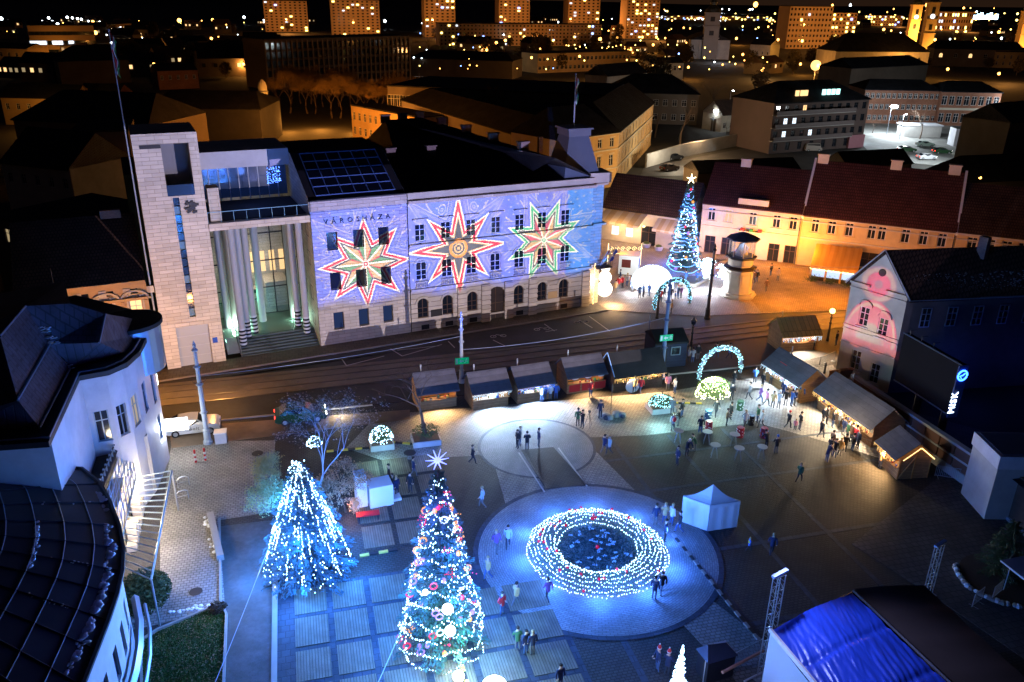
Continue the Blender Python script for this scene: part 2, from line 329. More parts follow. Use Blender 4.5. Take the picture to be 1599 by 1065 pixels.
sheet('ochre_paving', [(52, 81), (63, 79.6), (110, 77), (74, 100), (64, 103), (55, 94)], .058, mat('ochre_setts', (.24, .17, .10), .75, .3, .5, .3, 10, pat=1, pw=.3, ph=.2, mort=.03, axes='xy', wear=.35))
sheet('square', [(-13, 20), (60, 20), (60, 45), (48, 60), (56, 67.2), (-14, 67.2)], .012, M_SQA)
kb = MB()
for x0, x1 in ((-13, 5), (33.8, 46)): kb.box(x0, x1, 67.05, 67.2, 0, .13)
kb.build('kerb', M_KERB, kind='structure')
# light paving across the north of the square
sheet('north_paving', gpx((590, 648), (700, 640), (1040, 612), (1300, 570), (1420, 730), (1290, 690), (1180, 660), (1010, 680), (900, 684), (735, 712), (600, 720), (540, 700)), .02, M_SQL)
sheet('west_paving', gpx((268, 690), (430, 688), (422, 800), (345, 812), (252, 812)), .018, M_SQL)
sheet('west_paving', gpx((250, 812), (343, 806), (352, 950), (205, 985), (205, 960), (250, 925)), .02, M_SQL)
sheet('pavement', gpx((264, 668), (640, 640), (640, 655), (268, 700)), .024, mat('brown_setts', (.16, .11, .075), .75, .3, .6, .3, 12, wear=.3))
sheet('footpath', gpx((343, 822), (432, 812), (432, 1090), (330, 1090), (352, 960)), .022, mat('tarmac_path', (.075, .078, .08), .85, .4, 3, .3, 30, wear=.2))
sheet('bank_paving', gpx((1330, 850), (1480, 735), (1700, 760), (1700, 1100), (1500, 960)), .03, mat('dim_setts', (.10, .09, .085), .8, .3, .8, .3, 12, pat=1, pw=.45, ph=.45, mort=.03, axes='xy', wear=.3))
# grid of ribbed panels, each a slab
XS = [-3.3, -2.45, -2.2, -.32, .05, 1.98, 2.36, 4.6, 5.0, 7.2, 7.6, 9.9, 10.3, 12.8]; YS = [43.1, 40.75, 40.45, 38.05, 37.7, 35.4, 35.05, 32.8, 32.4, 30, 29.6, 27.4]
jb = sheet('paving_grid', [(-3.3, 26), (12.8, 26), (12.8, 43.4), (-3.3, 43.4)], .03, M_JOIN)
pc = {}
for i in range(2, 14, 2):
    if i + 1 >= len(XS): break
    for j in range(0, 12, 2):
        w, h = XS[i + 1] - XS[i], YS[j] - YS[j + 1]
        if XS[i] > 7 and j < 2: continue
        kk = (round(w, 2), round(h, 2))
        if kk not in pc: pc[kk] = MB().box(0, w, 0, h, -.02, .02).mesh('paving_panel', M_PAN)
        put('paving_panel', pc[kk], jb, (XS[i], YS[j + 1], .04))
for i in range(3):
    for j in range(4):
        x, y = 2.4 + i * 2.35, 46.2 + j * 2.9
        put('paving_panel', MB().box(0, 2.0, 0, 2.5, -.02, .02).mesh('paving_panel', M_PAN), jb, (x, y, .035))
# dark joints through the setts of the square
jn = MB()
for x in (23.5, 28.5, 33.5): jn.box(x, x + .35, 28, 56, .012, .02)
for y in (33.5, 40.5, 48.2, 53): jn.box(22, 46, y, y + .35, .0125, .0205)
for x in (12.8, 15.8): jn.box(x, x + .4, 26, 37, .0135, .0215)
jn.build('granite_joints', M_JOIN, kind='structure')
WC = Vector((17.35, 42.35, 0))
def disc(name, c, r, z, m, a0=0, a1=2 * math.pi, r0=0, n=72):
    vs = []; fs = []; b = MB()
    for i in range(n + 1):
        t = a0 + (a1 - a0) * i / n; vs += [(r0 * math.cos(t), r0 * math.sin(t), 0), (r * math.cos(t), r * math.sin(t), 0)]
    for i in range(n): fs.append((2 * i, 2 * i + 1, 2 * i + 3, 2 * i + 2))
    b.add(vs, fs); return b.build(name, m, None, (c[0], c[1], z), kind='structure')
disc('ring_paving', WC, 7.9, .05, M_RING)
disc('ring_paving_edge', WC, 8.25, .046, M_JOIN, r0=7.9)
disc('upper_ring_paving', (17.3, 56.6), 4.6, .044, M_RING); disc('ring_paving_edge', (17.3, 56.6), 4.85, .042, M_JOIN, r0=4.6)
sheet('axis_paving', [(13.4, 56), (21.6, 56), (22.9, 47), (12.6, 47)], .036, M_SQL)
sheet('axis_paving', [(19.6, 36.2), (22.4, 36.6), (26, 26), (21.5, 26)], .036, M_SQL)
sheet('dark_inlay', [(15.9, 56.4), (18.6, 56.2), (19.4, 50.2), (16.2, 50.4)], .056, M_SQA)
for x in (15.55, 18.9): sheet('axis_line', [(x, 56), (x + .12, 56), (x + .5, 50), (x + .38, 50)], .056, M_LINE)
# lawn, planter beds
lw = sheet('lawn', gpx((222, 1000), (248, 985), (330, 952), (352, 962), (348, 1090), (226, 1090)), .06, M_GRASS)
gr = MB(); rnd = random.Random(3)
for i in range(14000):
    p = G(rnd.uniform(222, 352), rnd.uniform(955, 1085)); 
    px, py = PR(p)
    if py < 1000 - (px - 222) * .45: continue
    t = rnd.uniform(0, 6.3); s = rnd.uniform(.05, .13); dx, dy = math.cos(t) * s * .3, math.sin(t) * s * .3
    gr.cm = 1 if rnd.random() < .10 else 0
    if gr.cm: gr.quad((p.x - dx * 2, p.y - dy * 2, .09), (p.x + dy * 2, p.y - dx * 2, .1), (p.x + dx * 2, p.y + dy * 2, .09))
    else: gr.quad((p.x - dx, p.y - dy, .06), (p.x + dx, p.y + dy, .06), (p.x + dy, p.y - dx, .06 + s))
o = gr.build('grass', [mat('grass_blades', (.06, .12, .025), .8, .5, 2), M_LEAFL], kind='stuff'); tag(o, 'short green lawn strewn with brown leaves beside the path', 'grass')
def kerbline(pts, w=.14, h=.2, name='kerb'):
    b = MB(); p = [G(*q) for q in pts]
    for i in range(len(p) - 1):
        d = (p[i + 1] - p[i]).normalized(); n = Vector((-d.y, d.x, 0)) * w / 2; b.prism([p[i] - n, p[i] + n, p[i + 1] + n, p[i + 1] - n], 0, h + i * .002)
    return b.build(name, M_KERB, kind='structure')
kerbline([(222, 1085), (220, 1003), (246, 986), (330, 951)]); kerbline([(343, 812), (345, 945), (354, 962), (349, 1085)])
kerbline([(205, 972), (225, 962), (245, 945), (257, 925), (256, 908)], .3, .3)
kerbline([(430, 900), (428, 1085)], .3, .15)
# bicycle symbols and bay lines on the road by the town hall
b = MB()
def stripe(p0, p1, w=.1):
    p0 = G(*p0); p1 = G(*p1); d = (p1 - p0).normalized(); n = Vector((-d.y, d.x, 0)) * w / 2; b.prism([p0 - n, p0 + n, p1 + n, p1 - n], .004, .012)
for a_, c_ in [((534, 561), (541, 571)), ((541, 571), (600, 556)), ((610, 545), (628, 556)), ((628, 556), (690, 538)), ((620, 547), (686, 540)), ((700, 533), (710, 543)), ((770, 531), (788, 540)), ((850, 506), (866, 517)), ((852, 518), (870, 515)), ((905, 500), (925, 512)), ((920, 494), (952, 517))]: stripe(a_, c_)
for cx, cy_ in ((778, 525), (846, 514), (908, 503)):
    c = G(cx, cy_)
    for dx in (-.55, .55):
        b.tube([(c.x + dx + .32 * math.cos(t), c.y + .32 * math.sin(t), .012) for t in [k * math.pi / 5 for k in range(10)]], .035, 4, closed=True)
    b.tube([(c.x - .55, c.y, .013), (c.x - .1, c.y + .45, .013), (c.x + .55, c.y, .013)], .035, 4)
b.build('road_markings', M_LINE, kind='structure')
for i, (px, py, r) in enumerate([(690, 543, .35), (640, 708, .5), (402, 709, .45), (306, 925, .4), (540, 561, .3), (815, 612, .3)]):
    c = G(px, py); disc('manhole_cover', c, r, .07 if px > 300 else .05, M_DARK, n=16)

# ================================================================= TOWN HALL
th = thing('town_hall', 'pale stone town hall with clock-less tower, column portico and three projected stars', 'town hall', THO, THA)
def zf(x, y, py):
    lo, hi = 0, 60
    for _ in range(40):
        m = (lo + hi) / 2
        if PR(TH.w(x, y, m))[1] > py: lo = m
        else: hi = m
    return lo
XR = TH.at(917, 478)[0]; XM = TH.at(642, 518)[0]; ZP = TH.at(478, 316)[1]; ZP2 = TH.at(631, 303)[1]
TL = TH.at(262, 575)[0]; TR_ = TH.at(353, 562)[0]; TZ = TH.at(257, 208)[1]
print('TH', XM, XR, ZP, ZP2, 'tower', TL, TR_, TZ, [TH.at(*q) for q in ((213, 210), (301, 206), (400, 348), (400, 340), (382, 549))])
def ops_from(boxes, off, sc, arch=False, w=None, h=None):
    r = []
    zs = []
    for x0, y0, x1, y1 in boxes:
        pb = TH.at(off[0] + (x0 + x1) / 2 / sc, off[1] + y1 / sc); pt = TH.at(off[0] + (x0 + x1) / 2 / sc, off[1] + y0 / sc); r.append((pb[0], pb[1], pt[1])); 
    zb = sum(q[1] for q in r) / len(r); zt = sum(q[2] for q in r) / len(r)
    return [(q[0], round(zb, 2), w, round((h or zt - zb), 2), arch) for q in r]
o1 = ops_from([(185, 400, 240, 500), (333, 383, 383, 485), (470, 370, 522, 468)], (460, 250), 3.55, w=1.1)
o2 = ops_from([(205, 625, 258, 722), (347, 603, 400, 700), (485, 590, 535, 685)], (460, 250), 3.55, w=1.1)
o3 = ops_from([(225, 842, 275, 938), (363, 825, 413, 918), (498, 805, 545, 898)], (460, 250), 3.55, w=1.1)
MODW = o1 + o2 + o3
b = MB(); wall(b, 0, XM, 0, ZP, MODW, 0, .5)
zr = ZP + 3.4; yr = 8.0
b.quad((0, 0, 0), (0, 0, ZP), (0, yr, zr), (0, 16, zr), (0, 16, 0))                      # west side, rising with the roof
b.quad((XM, 0, ZP - .3), (XM, yr, ZP - .3), (XM, yr, zr), (XM, 0, ZP)); b.build('modern_wing_wall', M_LIME, th)
for o in MODW: window(th, o[0], o[1], o[2], o[3], fm=M_DARK, style=0, y=.3, gm=M_GBLUE if o[1] < 3 else M_GLS)
b = MB(); b.box(-.1, XM + .02, -.12, .0, ZP - .9, ZP - .02); b.box(.2, XM - .5, -.10, -.003, ZP - 1.35, ZP - 1.05); b.build('parapet_band', M_LIME, th)
b = MB(); b.box(-.05, XM, -.14, 0.45, ZP, ZP + .1); b.build('coping', M_DARK, th)
# sloping glass roof over the modern wing
b = MB(); b.quad((0, .45, ZP + .05), (XM, .45, ZP + .05), (XM, yr, zr), (0, yr, zr)); b.quad((0, yr, zr), (XM, yr, zr), (XM, 16, zr), (0, 16, zr)); b.build('roof', M_FLAT, th)
sk0 = (.9, 1.0); nx, ny = 6, 5; wx = (XM - 1.8) / nx; slope = Vector((0, yr - .45, zr - ZP - .05)); L_ = slope.length; sd = slope.normalized(); nrm = Vector((0, -sd.z, sd.y)); ly = (L_ - .9) / ny
pm = None
for i in range(nx):
    for j in range(ny):
        if pm is None:
            q = MB(); q.add([tuple(Vector((0, 0, 0)) + v) for v in (Vector((.05, 0, 0)) + sd * .05, Vector((wx - .05, 0, 0)) + sd * .05, Vector((wx - .05, 0, 0)) + sd * (ly - .05), Vector((.05, 0, 0)) + sd * (ly - .05))], [(0, 1, 2, 3)]); pm = q.mesh('roof_pane', glassy('skylight_glass', (.006, .009, .02), .12))
        put('roof_pane', pm, th, Vector((.9 + i * wx, .45, ZP + .05)) + sd * (.5 + j * ly) + nrm * .12)
b = MB(); mb_ = lambda p0, p1: b.tube([p0, p1], .05, 4)
for i in range(nx + 1): mb_(Vector((.9 + i * wx, .45, ZP + .05)) + sd * .5 + nrm * .12, Vector((.9 + i * wx, .45, ZP + .05)) + sd * (.5 + ny * ly) + nrm * .12)
for j in range(ny + 1): mb_(Vector((.9, .45, ZP + .05)) + sd * (.5 + j * ly) + nrm * .13, Vector((.9 + nx * wx, .45, ZP + .05)) + sd * (.5 + j * ly) + nrm * .13)
b.build('skylight_bars', mat('painted_blue_lit_bars', (.14, .24, .5), .4, .1), th)  # blue light on the bars put into their colour
la = TH.at(505, 345); lb = TH.at(610, 333)
letters('VÁROSHÁZA', .72, M_DARK, th, lambda x: ((la[0] + x, -.07, la[1] - .35), (math.pi / 2, 0, 0)), depth=.1, spacing=1.47)
# old wing
oA = ops_from([(108, 370, 160, 472), (258, 355, 305, 450), (403, 340, 450, 438), (545, 325, 592, 422), (682, 312, 727, 405), (812, 298, 855, 390), (945, 282, 988, 378)], (620, 250), 3.674, w=1.15)
oB = ops_from([(115, 575, 170, 692), (262, 557, 315, 672), (403, 540, 455, 655), (540, 520, 590, 635), (677, 505, 725, 617), (810, 490, 855, 600), (940, 473, 988, 580)], (620, 250), 3.674, True, w=1.25)
oC = ops_from([(125, 797, 178, 910), (267, 778, 318, 885), (408, 757, 458, 865), (673, 715, 722, 825), (808, 700, 852, 805), (930, 677, 977, 785)], (620, 250), 3.674, True, w=1.25)
dx_ = TH.at(620 + 571 / 3.674, 250 + 915 / 3.674)[0]; dh = TH.at(620 + 571 / 3.674, 250 + 725 / 3.674)[1]
oD = [(dx_, .0, 2.2, round(dh, 2), True)]
zc1 = TH.at(800, 302)[1]; zc2 = TH.at(800, 366)[1]; zc3 = TH.at(800, 366 + 66)[1]
print('old', zc1, zc2, zc3, oA[0], oB[0], oC[0], oD)
b = MB(); wall(b, XM + .1, XR, zc3, ZP2 - .02, oA + oB); b.build('old_wing_wall', M_STUC, th)
b = MB(); wall(b, XM + .1, XR, 0, zc3, oC + oD, 0, .5); b.quad((XR, 0, 0), (XR, 14, 0), (XR, 14, ZP2), (XR, 0, ZP2)); b.build('rusticated_base', M_RUST, th)
for o in oA: window(th, *o, y=.14, style=2)
for o in oB: window(th, *o, y=.14, style=2)
for o in oC: window(th, *o, y=.16, style=2, fm=M_BFR)
window(th, dx_, .02, 2.2, dh - .02, True, M_BFR, mat('dark_door_leaf', (.03, .02, .018), .6, .2), 2, .3, name='door')
def ledge(name, x0, x1, z, h, d, m=M_STUC):
    b = MB(); b.box(x0, x1, -d, -.002, z, z + h); b.box(x0, x1, -d * .55, -.003, z - h * .8, z - .002); return b.build(name, m, th)
ledge('cornice', XM + .1, XR + .25, zc1, .22, .55, M_LIME); ledge('string_course', XM + .1, XR + .15, zc2 - .1, .2, .4); ledge('string_course', XM + .1, XR + .15, zc3 - .12, .2, .38)
ledge('string_course', XM + .1, XR + .05, zc3 + 3.0, .08, .08); ledge('plinth', XM + .1, XR + .05, .9, .12, .14, M_RUST)
b = MB(); b.box(XM + .1, XR + .1, -.12, .3, ZP2 - .5, ZP2 + .05); b.build('parapet', M_STUC, th)
for o in oA: put('window_hood', MB().box(-.85, .85, -.28, -.004, 0, .12).box(-.7, .7, -.06, -.004, -.45, -.01).mesh('window_hood', M_STUC), th, (o[0], 0, o[1] + o[3] + .5))
bal = MB(); bal.box(-.75, .75, -.3, -.1, .62, .7); bal.box(-.75, .75, -.3, -.1, 0, .08)
for k in range(7): bal.lathe([(.05, 0), (.07, .15), (.035, .35), (.05, .54)], (-.6 + k * .2, -.2, .081), 6)
bm_ = bal.mesh('balustrade', M_STUC)
for o in oB: put('balustrade', bm_, th, (o[0], 0, o[1] - .75))
arc = MB()
for i in range(10):
    t0, t1 = math.pi * i / 10, math.pi * (i + 1) / 10
    arc.ext([(.68 * math.cos(t0), 0, .68 * math.sin(t0)), (.9 * math.cos(t0), 0, .9 * math.sin(t0)), (.9 * math.cos(t1), 0, .9 * math.sin(t1)), (.68 * math.cos(t1), 0, .68 * math.sin(t1))], (0, -.12, 0))
am_ = arc.mesh('arch_moulding', M_STUC)
for o in oB + oC: put('arch_moulding', am_, th, (o[0], -.002, o[1] + o[3] - o[2] / 2))
for px in (370, 505, 635, 770, 1067):
    x, _z = TH.at(620 + px / 3.674, 250 + 900 / 3.674); w = .5
    b = MB(); b.box(x - w, x + w, -.35, -.004, 0, zc3 - .42)
    for k in range(6): b.box(x - w - .04, x + w + .04, -.41, -.351, .25 + k * .62, .7 + k * .62)
    b.build('pilaster', M_RUST, th)
for px, py in ((163, 968), (300, 945), (438, 925), (703, 885), (956, 848)):
    x, z = TH.at(620 + px / 3.674, 250 + py / 3.674); MB().box(x - .45, x + .45, -.02, -.004, .2, .75).build('cellar_vent', M_DARK, th)
for px, py, w, m in ((226, 875, 1.3, M_DARK), (892, 772, 1.2, M_STUCO)):
    x, z = TH.at(620 + px / 3.674, 250 + py / 3.674); MB().box(x - w / 2, x + w / 2, -.06, -.004, z - .4, z + .4).build('wall_plaque', m, th)
# corner bay on the right with balcony and flags
b = MB(); b.box(XR + .002, XR + 1.7, .5, 3, 0, ZP2 - .6); b.build('corner_bay', M_LIME, th)
for z in (zc3 - .1, zc2 - .1, zc1): MB().box(XR + .3, XR + 2.1, .1, 3.2, z, z + .22).build('bay_ledge', M_STUC, th)
MB().prism([(XR - .3, .2), (XR + 2.2, -.2), (XR + 2.6, 3), (XR, 3)], ZP2 - .6, ZP2 + .5).build('bay_attic', M_STUC, th)
b = MB(); b.box(XR + .6, XR + 2.6, -.9, .45, zc3 - .2, zc3 - .02)
for k in range(9): b.box(XR + .62 + k * .24, XR + .66 + k * .24, -.88, -.84, zc3 - .02, zc3 + .9)
b.box(XR + .6, XR + 2.6, -.9, -.82, zc3 + .9, zc3 + .97); b.build('balcony', M_IRON, th)
# roofs of the old wing
EZ = ZP2 + .06; RZ = ZP2 + 4.2
def tl(px, py, z):
    v = G(px, py, z) - TH.O; return (v.dot(TH.d), v.dot(TH.n), z)
RA0, RA, RB = tl(602, 188, 19.0), tl(655, 183, 19.4), tl(868, 247, 18.9); RB2 = (RB[0] + 2, RB[1] + 10, EZ)
b = MB(); b.add([(XM + .1, .32, EZ), (XR + .1, .32, EZ), RB, RA, RA0, (XR + .1, 12, EZ), RB2, (RA[0] + 6, RA[1] + 9, EZ), (RA0[0], RA0[1] + 9, EZ), (XM + .1, RA0[1] + 4, EZ)], [(0, 1, 2, 3, 4), (1, 5, 2), (5, 6, 2), (2, 6, 7, 3), (3, 7, 8, 4), (0, 4, 8, 9)]); b.build('slate_roof', M_DROOF, th)
MB().prism([(XM + .1, 14), (XM + 12, 14), (RA[0] + 6, RA[1] + 9), (RA0[0], RA0[1] + 9)], 0, EZ - .05).build('rear_wing', M_FLAT, th)
b = MB(); b.box(-16, XM - .5, 16.01, 27, 0, ZP + .8); b.box(-9, -3, 18, 24, ZP + .81, ZP + 1.9); b.build('rear_block', M_FLAT, th)
chm = MB().box(-.55, .55, -.3, .3, 0, .9).box(-.65, .65, -.38, .38, .901, 1.05).mesh('chimney', M_BRICKC)
def on_front_roof(px, py):
    lo, hi = 0.3, RA[1]
    for _ in range(30):
        m = (lo + hi) / 2; z = EZ + (19.0 - EZ) * (m - .32) / (RA[1] - .32); x = TH.at(px, py, m)[0]
        if TH.at(px, py, m)[1] > z: lo = m
        else: hi = m
    return x, m, z
for px, py in ((610, 240), (673, 236), (757, 229)):
    x, y, z = on_front_roof(px, py); put('chimney', chm, th, (x, y, z - .35))
for k in range(7): q = Vector(RA0).lerp(Vector(RA), k * .5) if k < 3 else Vector(RA).lerp(Vector(RB), (k - 2) * .2); put('chimney', chm, th, q - Vector((0, 0, .3)))
x, y, z = on_front_roof(843, 240); MB().box(x - .25, x + .25, y - .25, y + .25, z - .2, z + 2).build('chimney', M_BRICKC, th)
# zinc turret with flagpole
tx, tz = TH.at(893, 270, 3.0); tb, tt, th_ = 2.35, 1.25, zf(tx, 3, 197)
b = MB(); b.add([(tx - tb, .5, EZ - .2), (tx + tb, .5, EZ - .2), (tx + tb, 5.2, EZ - .2), (tx - tb, 5.2, EZ - .2), (tx - tt, 1.7, th_ - .9), (tx + tt, 1.7, th_ - .9), (tx + tt, 4.1, th_ - .9), (tx - tt, 4.1, th_ - .9)], [(0, 1, 5, 4), (1, 2, 6, 5), (2, 3, 7, 6), (3, 0, 4, 7), (4, 5, 6, 7)])
b.box(tx - tt - .15, tx + tt + .15, 1.5, 4.3, th_ - .9, th_ - .2); b.box(tx - tt - .35, tx + tt + .35, 1.3, 4.5, th_ - .199, th_ - .02); b.build('zinc_turret', M_ZINC, th)
def flagpole(px, py, z, h, label, rz=0, slots=((.5, .03, .04), (.75, .75, .75), (.03, .22, .08)), par=None, fl=2.6):
    o = par or thing('flagpole', label, 'flagpole', (px, py, z)); b = MB(); b.tube([(0, 0, 0), (0, 0, h)], [.09, .04], 6); b.ball((0, 0, h), .1); b.build('pole', M_POLE, o)
    f = MB(); n = 6
    for i, c in enumerate(slots):
        f.cm = i
        for k in range(n):
            for j in range(2):
                def P_(a, s): return (.06 + .10 * (i + (j + a) / 2) + .10 * math.sin(s * 1.7 + i), .09 * math.sin(s * 1.3 + (i * 2 + j + a)), h - .15 - s * fl / n - .25 * (i + (j + a) / 2))
                f.quad(P_(0, k), P_(1, k), P_(1, k + 1), P_(0, k + 1))
    f.build('flag', [mat('flag%s' % ''.join('abcdefghij'[int(v * 9)] for v in c), c, .7, .1) for c in slots], o); return o
p = TH.w(tx, 3, th_); flagpole(p.x, p.y, p.z, 5.6, 'slim flagpole on the zinc turret of the town hall roof')
p = TH.w(TL - .35, .6, 10); flagpole(p.x, p.y, 6, TZ - 6 + 8.5, 'very tall flagpole rising past the left edge of the stone tower', fl=3)
for k, (c3, lb_) in enumerate([(((.5, .03, .04), (.7, .7, .7), (.03, .22, .08)), 'left flag leaning from the town hall corner balcony'), (((.02, .05, .4), (.02, .05, .35), (.02, .05, .4)), 'right blue flag leaning from the town hall corner balcony')]):
    p = TH.w(XR + 1.0 + k * .9, -.8, zc3 + .3); o = thing('flag', lb_, 'flag', p); flagpole(0, 0, 0, 2.8, '', slots=c3, par=o, fl=1.7); o.rotation_euler = (.45, .25, 0)
# tower
def tp(px, py, y=0): return TH.at(200 + px / 2.6625, 200 + py / 2.6625, y)
g0 = tp(158, 66); g1 = tp(262, 278); s0 = tp(195, 290); s1 = tp(273, 785); d0 = tp(288, 975); d1 = tp(283, 822)
gx = (TL + TR_) / 2 + .75
OPT = [(gx, g1[1], 2.35, g0[1] - g1[1], False), ((s0[0] + s1[0]) / 2, s1[1], .55, s0[1] - s1[1], False), (d0[0], .05, 3.0, d1[1], False)]
b = MB(); wall(b, TL, TR_, 0, TZ, OPT, 0, .5); b.quad((TL, 0, 0), (TL, 0, TZ), (TL, 6.5, TZ), (TL, 6.5, 0)); b.quad((TR_, 0, 0), (TR_, 6.5, 0), (TR_, 6.5, TZ), (TR_, 0, TZ)); b.quad((TL, 6.5, 0), (TL, 6.5, TZ), (TR_, 6.5, TZ), (TR_, 6.5, 0)); b.quad((TL, 0, TZ), (TR_, 0, TZ), (TR_, 6.5, TZ), (TL, 6.5, TZ)); b.build('tower', M_LIME, th)
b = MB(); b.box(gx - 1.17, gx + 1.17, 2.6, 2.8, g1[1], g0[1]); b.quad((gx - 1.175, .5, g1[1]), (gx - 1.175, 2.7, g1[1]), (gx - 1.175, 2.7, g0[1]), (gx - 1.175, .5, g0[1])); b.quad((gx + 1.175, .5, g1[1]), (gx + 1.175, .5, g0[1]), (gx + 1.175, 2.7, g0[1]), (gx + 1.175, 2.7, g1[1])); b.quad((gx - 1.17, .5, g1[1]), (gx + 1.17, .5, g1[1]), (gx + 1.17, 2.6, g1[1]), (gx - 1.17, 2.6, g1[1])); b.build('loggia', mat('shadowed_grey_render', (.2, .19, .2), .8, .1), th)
MB().box(gx - 1.16, gx + 1.16, .05, .12, g1[1] + .02, g1[1] + 1.0).build('glass_railing', M_GBLUE, th); MB().box(TL + .55, gx - 1.18, -.06, -.003, g0[1] - .35, g0[1] - .02).build('slot_shadow_strip', M_DARK, th)  # raised dark strip painted in for the thin lintel shadow
sx = OPT[1][0]; n = 14
for k in range(n):
    h = OPT[1][3] / n; MB().box(sx - .27, sx + .27, .3, .34, OPT[1][1] + k * h + .05, OPT[1][1] + (k + 1) * h - .05).build('pane', M_GBLUE if k % 4 else mat('blue_spandrel', (.10, .2, .3), .3, .1), th)
b = MB(); b.box(d0[0] - 1.5, d0[0] + 1.5, .25, .32, .06, d1[1] + .04)
b.build('garage_door', mat('grey_steel_door', (.36, .38, .42), .5, .05), th)
for k in range(1, 4): MB().box(d0[0] - 1.5, d0[0] + 1.5, .235, .249, k * d1[1] / 4, k * d1[1] / 4 + .04).build('door_joint', M_STEEL, th)
ex, ez = TH.at(299.5, 322); b = MB()
for i in range(40):
    a = random.uniform(0, 6.28); q = random.uniform(.1, .62); b.box(ex + q * math.cos(a) - .1, ex + q * math.cos(a) + .1, -.12 - random.random() * .08, -.004, ez + q * math.sin(a) - .1, ez + q * math.sin(a) + .1)
b.build('round_emblem', M_DARK, th)
MB().box(TR_ - 1.0, TR_ - .55, -.05, -.004, 2.2, 2.75).build('blue_sign', mat('blue_enamel', (.02, .08, .45), .4, .05), th)
# portico
PY = 9.0; z0 = TH.at(400, 354)[1]; z1 = TH.at(400, 343)[1]; PL = TR_ + .02; PRX = -.02
b = MB(); b.box(PL, PRX, -.15, PY, z0, z1); b.build('portico_slab', M_LIME, th)
MB().box(PL + .4, PRX - .2, .6, PY - .1, z1 + .001, z1 + .06).build('terrace_floor', M_FLAT, th)
b = MB(); b.tube([(PL, .2, z1 + 1), (PRX, .2, z1 + 1)], .035, 5)
for k in range(9): b.tube([(PL + (PRX - PL) * k / 8, .2, z1), (PL + (PRX - PL) * k / 8, .2, z1 + 1)], .025, 4)
b.build('terrace_railing', mat('blue_lit_rail', (.2, .4, .6), .4, .05), th)
uz = z1 + 3.4
for k in range(9):
    w = (PRX - PL - .6) / 9; x = PL + .3 + k * w; MB().box(x + .05, x + w - .05, PY + .1, PY + .15, z1 + .3, uz).build('terrace_window', M_GBLUE, th); MB().box(x - .05, x + .05, PY, PY + .2, z1, uz).build('mullion', M_POLE, th)
b = MB(); b.box(PL - .2, PRX, PY - .3, PY + 7, uz + .01, uz + 1.7); b.build('upper_wall', M_WPL, th)
MB().box(PL + .3, PL + 1.3, .5, 2.2, z1, z1 + 3.2).build('terrace_pier', M_LIME, th)
PZ = 1.2
MB().box(PL, PRX, 3.2, PY + 5, 0, PZ).build('podium', mat('green_tinted_floor', (.12, .17, .15), .3, .2, spec=.5), th)  # floor tinted green to stand for the green light on it
for k in range(7): MB().box(PL + 1.6, PRX, .4 + k * .4, 3.19, k * PZ / 7 - .001, (k + 1) * PZ / 7 - .01).build('step', mat('dark_steps', (.10, .13, .12), .45, .2), th)
MB().quad((PL + .3, 1, .3), (PL + 1.5, 1, .3), (PL + 1.5, 3.2, 1.2), (PL + .3, 3.2, 1.2)).build('ramp', M_CONC, th)
b = MB(); b.tube([(PL + 1.55, .3, .9), (PL + 1.55, 3.4, 2.1)], .04, 5); b.tube([(PL + .3, .3, .9), (PL + .3, 3.4, 2.1)], .04, 5)
for k in range(4): b.tube([(PL + 1.55, .3 + k, 0), (PL + 1.55, .3 + k, .95 + k * .38)], .025, 4)
b.build('handrail', M_STEEL, th)
cols = [(382, 549, 0), (390, 542, 1.2), (399, 525, 3.0), (467, 515, 3.0), (481, 532, .5)]
M_COL = mat('white_column_paint', (.55, .54, .53), .55, .05)
for px, py, yy in cols:
    p = G(px, py, 0 if yy < 1.5 else .8); v = p - TH.O; x = v.dot(TH.d); y = max(.4, v.dot(TH.n)); zb = max(0, min(PZ, (y - .4) / 2.8 * PZ))
    MB().lathe([(.34, 0), (.34, z0 - zb - 2.0)], (x, y, zb + 2.0), 14).build('column', M_COL, th, smooth=False)
    c = MB()
    for k in range(10):
        c.cm = k % 2; c.lathe([(.36, 0), (.36, .19)], (x, y, zb + k * .2), 14)
    c.build('striped_column_base', [M_DARK, M_WHITE], th)
for x, y in ((PL + 1.2, 6.2), (PL + 2.0, 6.4), (PRX - 1.3, 6.8), (PRX - 4.6, 6.8)): MB().lathe([(.38, 0), (.38, z0 - PZ - .01)], (x, y, PZ), 14).build('column', M_COL, th)
# glass front behind the columns
gw = (PRX - PL) / 7
for i in range(7):
    for j in range(4):
        x = PL + i * gw; z = PZ + j * (z0 - PZ) / 4; MB().box(x + .06, x + gw - .06, PY + .05, PY + .08, z + .05, z + (z0 - PZ) / 4 - .05).build('glass_pane', glassy('clear_front_glass', (.5, .6, .6), .05, .18), th)
b = MB()
for i in range(8): b.box(PL + i * gw - .05, PL + i * gw + .05, PY, PY + .15, PZ, z0)
for j in range(5): b.box(PL, PRX, PY - .02, PY + .14, PZ + j * (z0 - PZ) / 4 - .05, PZ + j * (z0 - PZ) / 4 + .045)
b.build('glazing_bars', M_DARK, th)
MB().box(PL, PRX, PY + 5.5, PY + 5.7, PZ, z0).build('hall_back_wall', M_LIME, th); MB().box(PRX - 3.4, PRX - .9, PY + 2, PY + 5.4, PZ + .01, PZ + 2.9).build('inner_gallery', M_LIME, th)
for k in range(4): MB().box(PRX - 4.4 + k * 1.1, PRX - 3.8 + k * 1.1, PY + 5.4, PY + 5.49, PZ + 3.2, PZ + 5.6).build('lit_panel', M_LWARM, th)
MB().box(PL + 2.4, PL + 5.2, PY - 1.4, PY - .1, PZ + 3.0, PZ + 3.4).build('entrance_canopy', M_DARK, th)
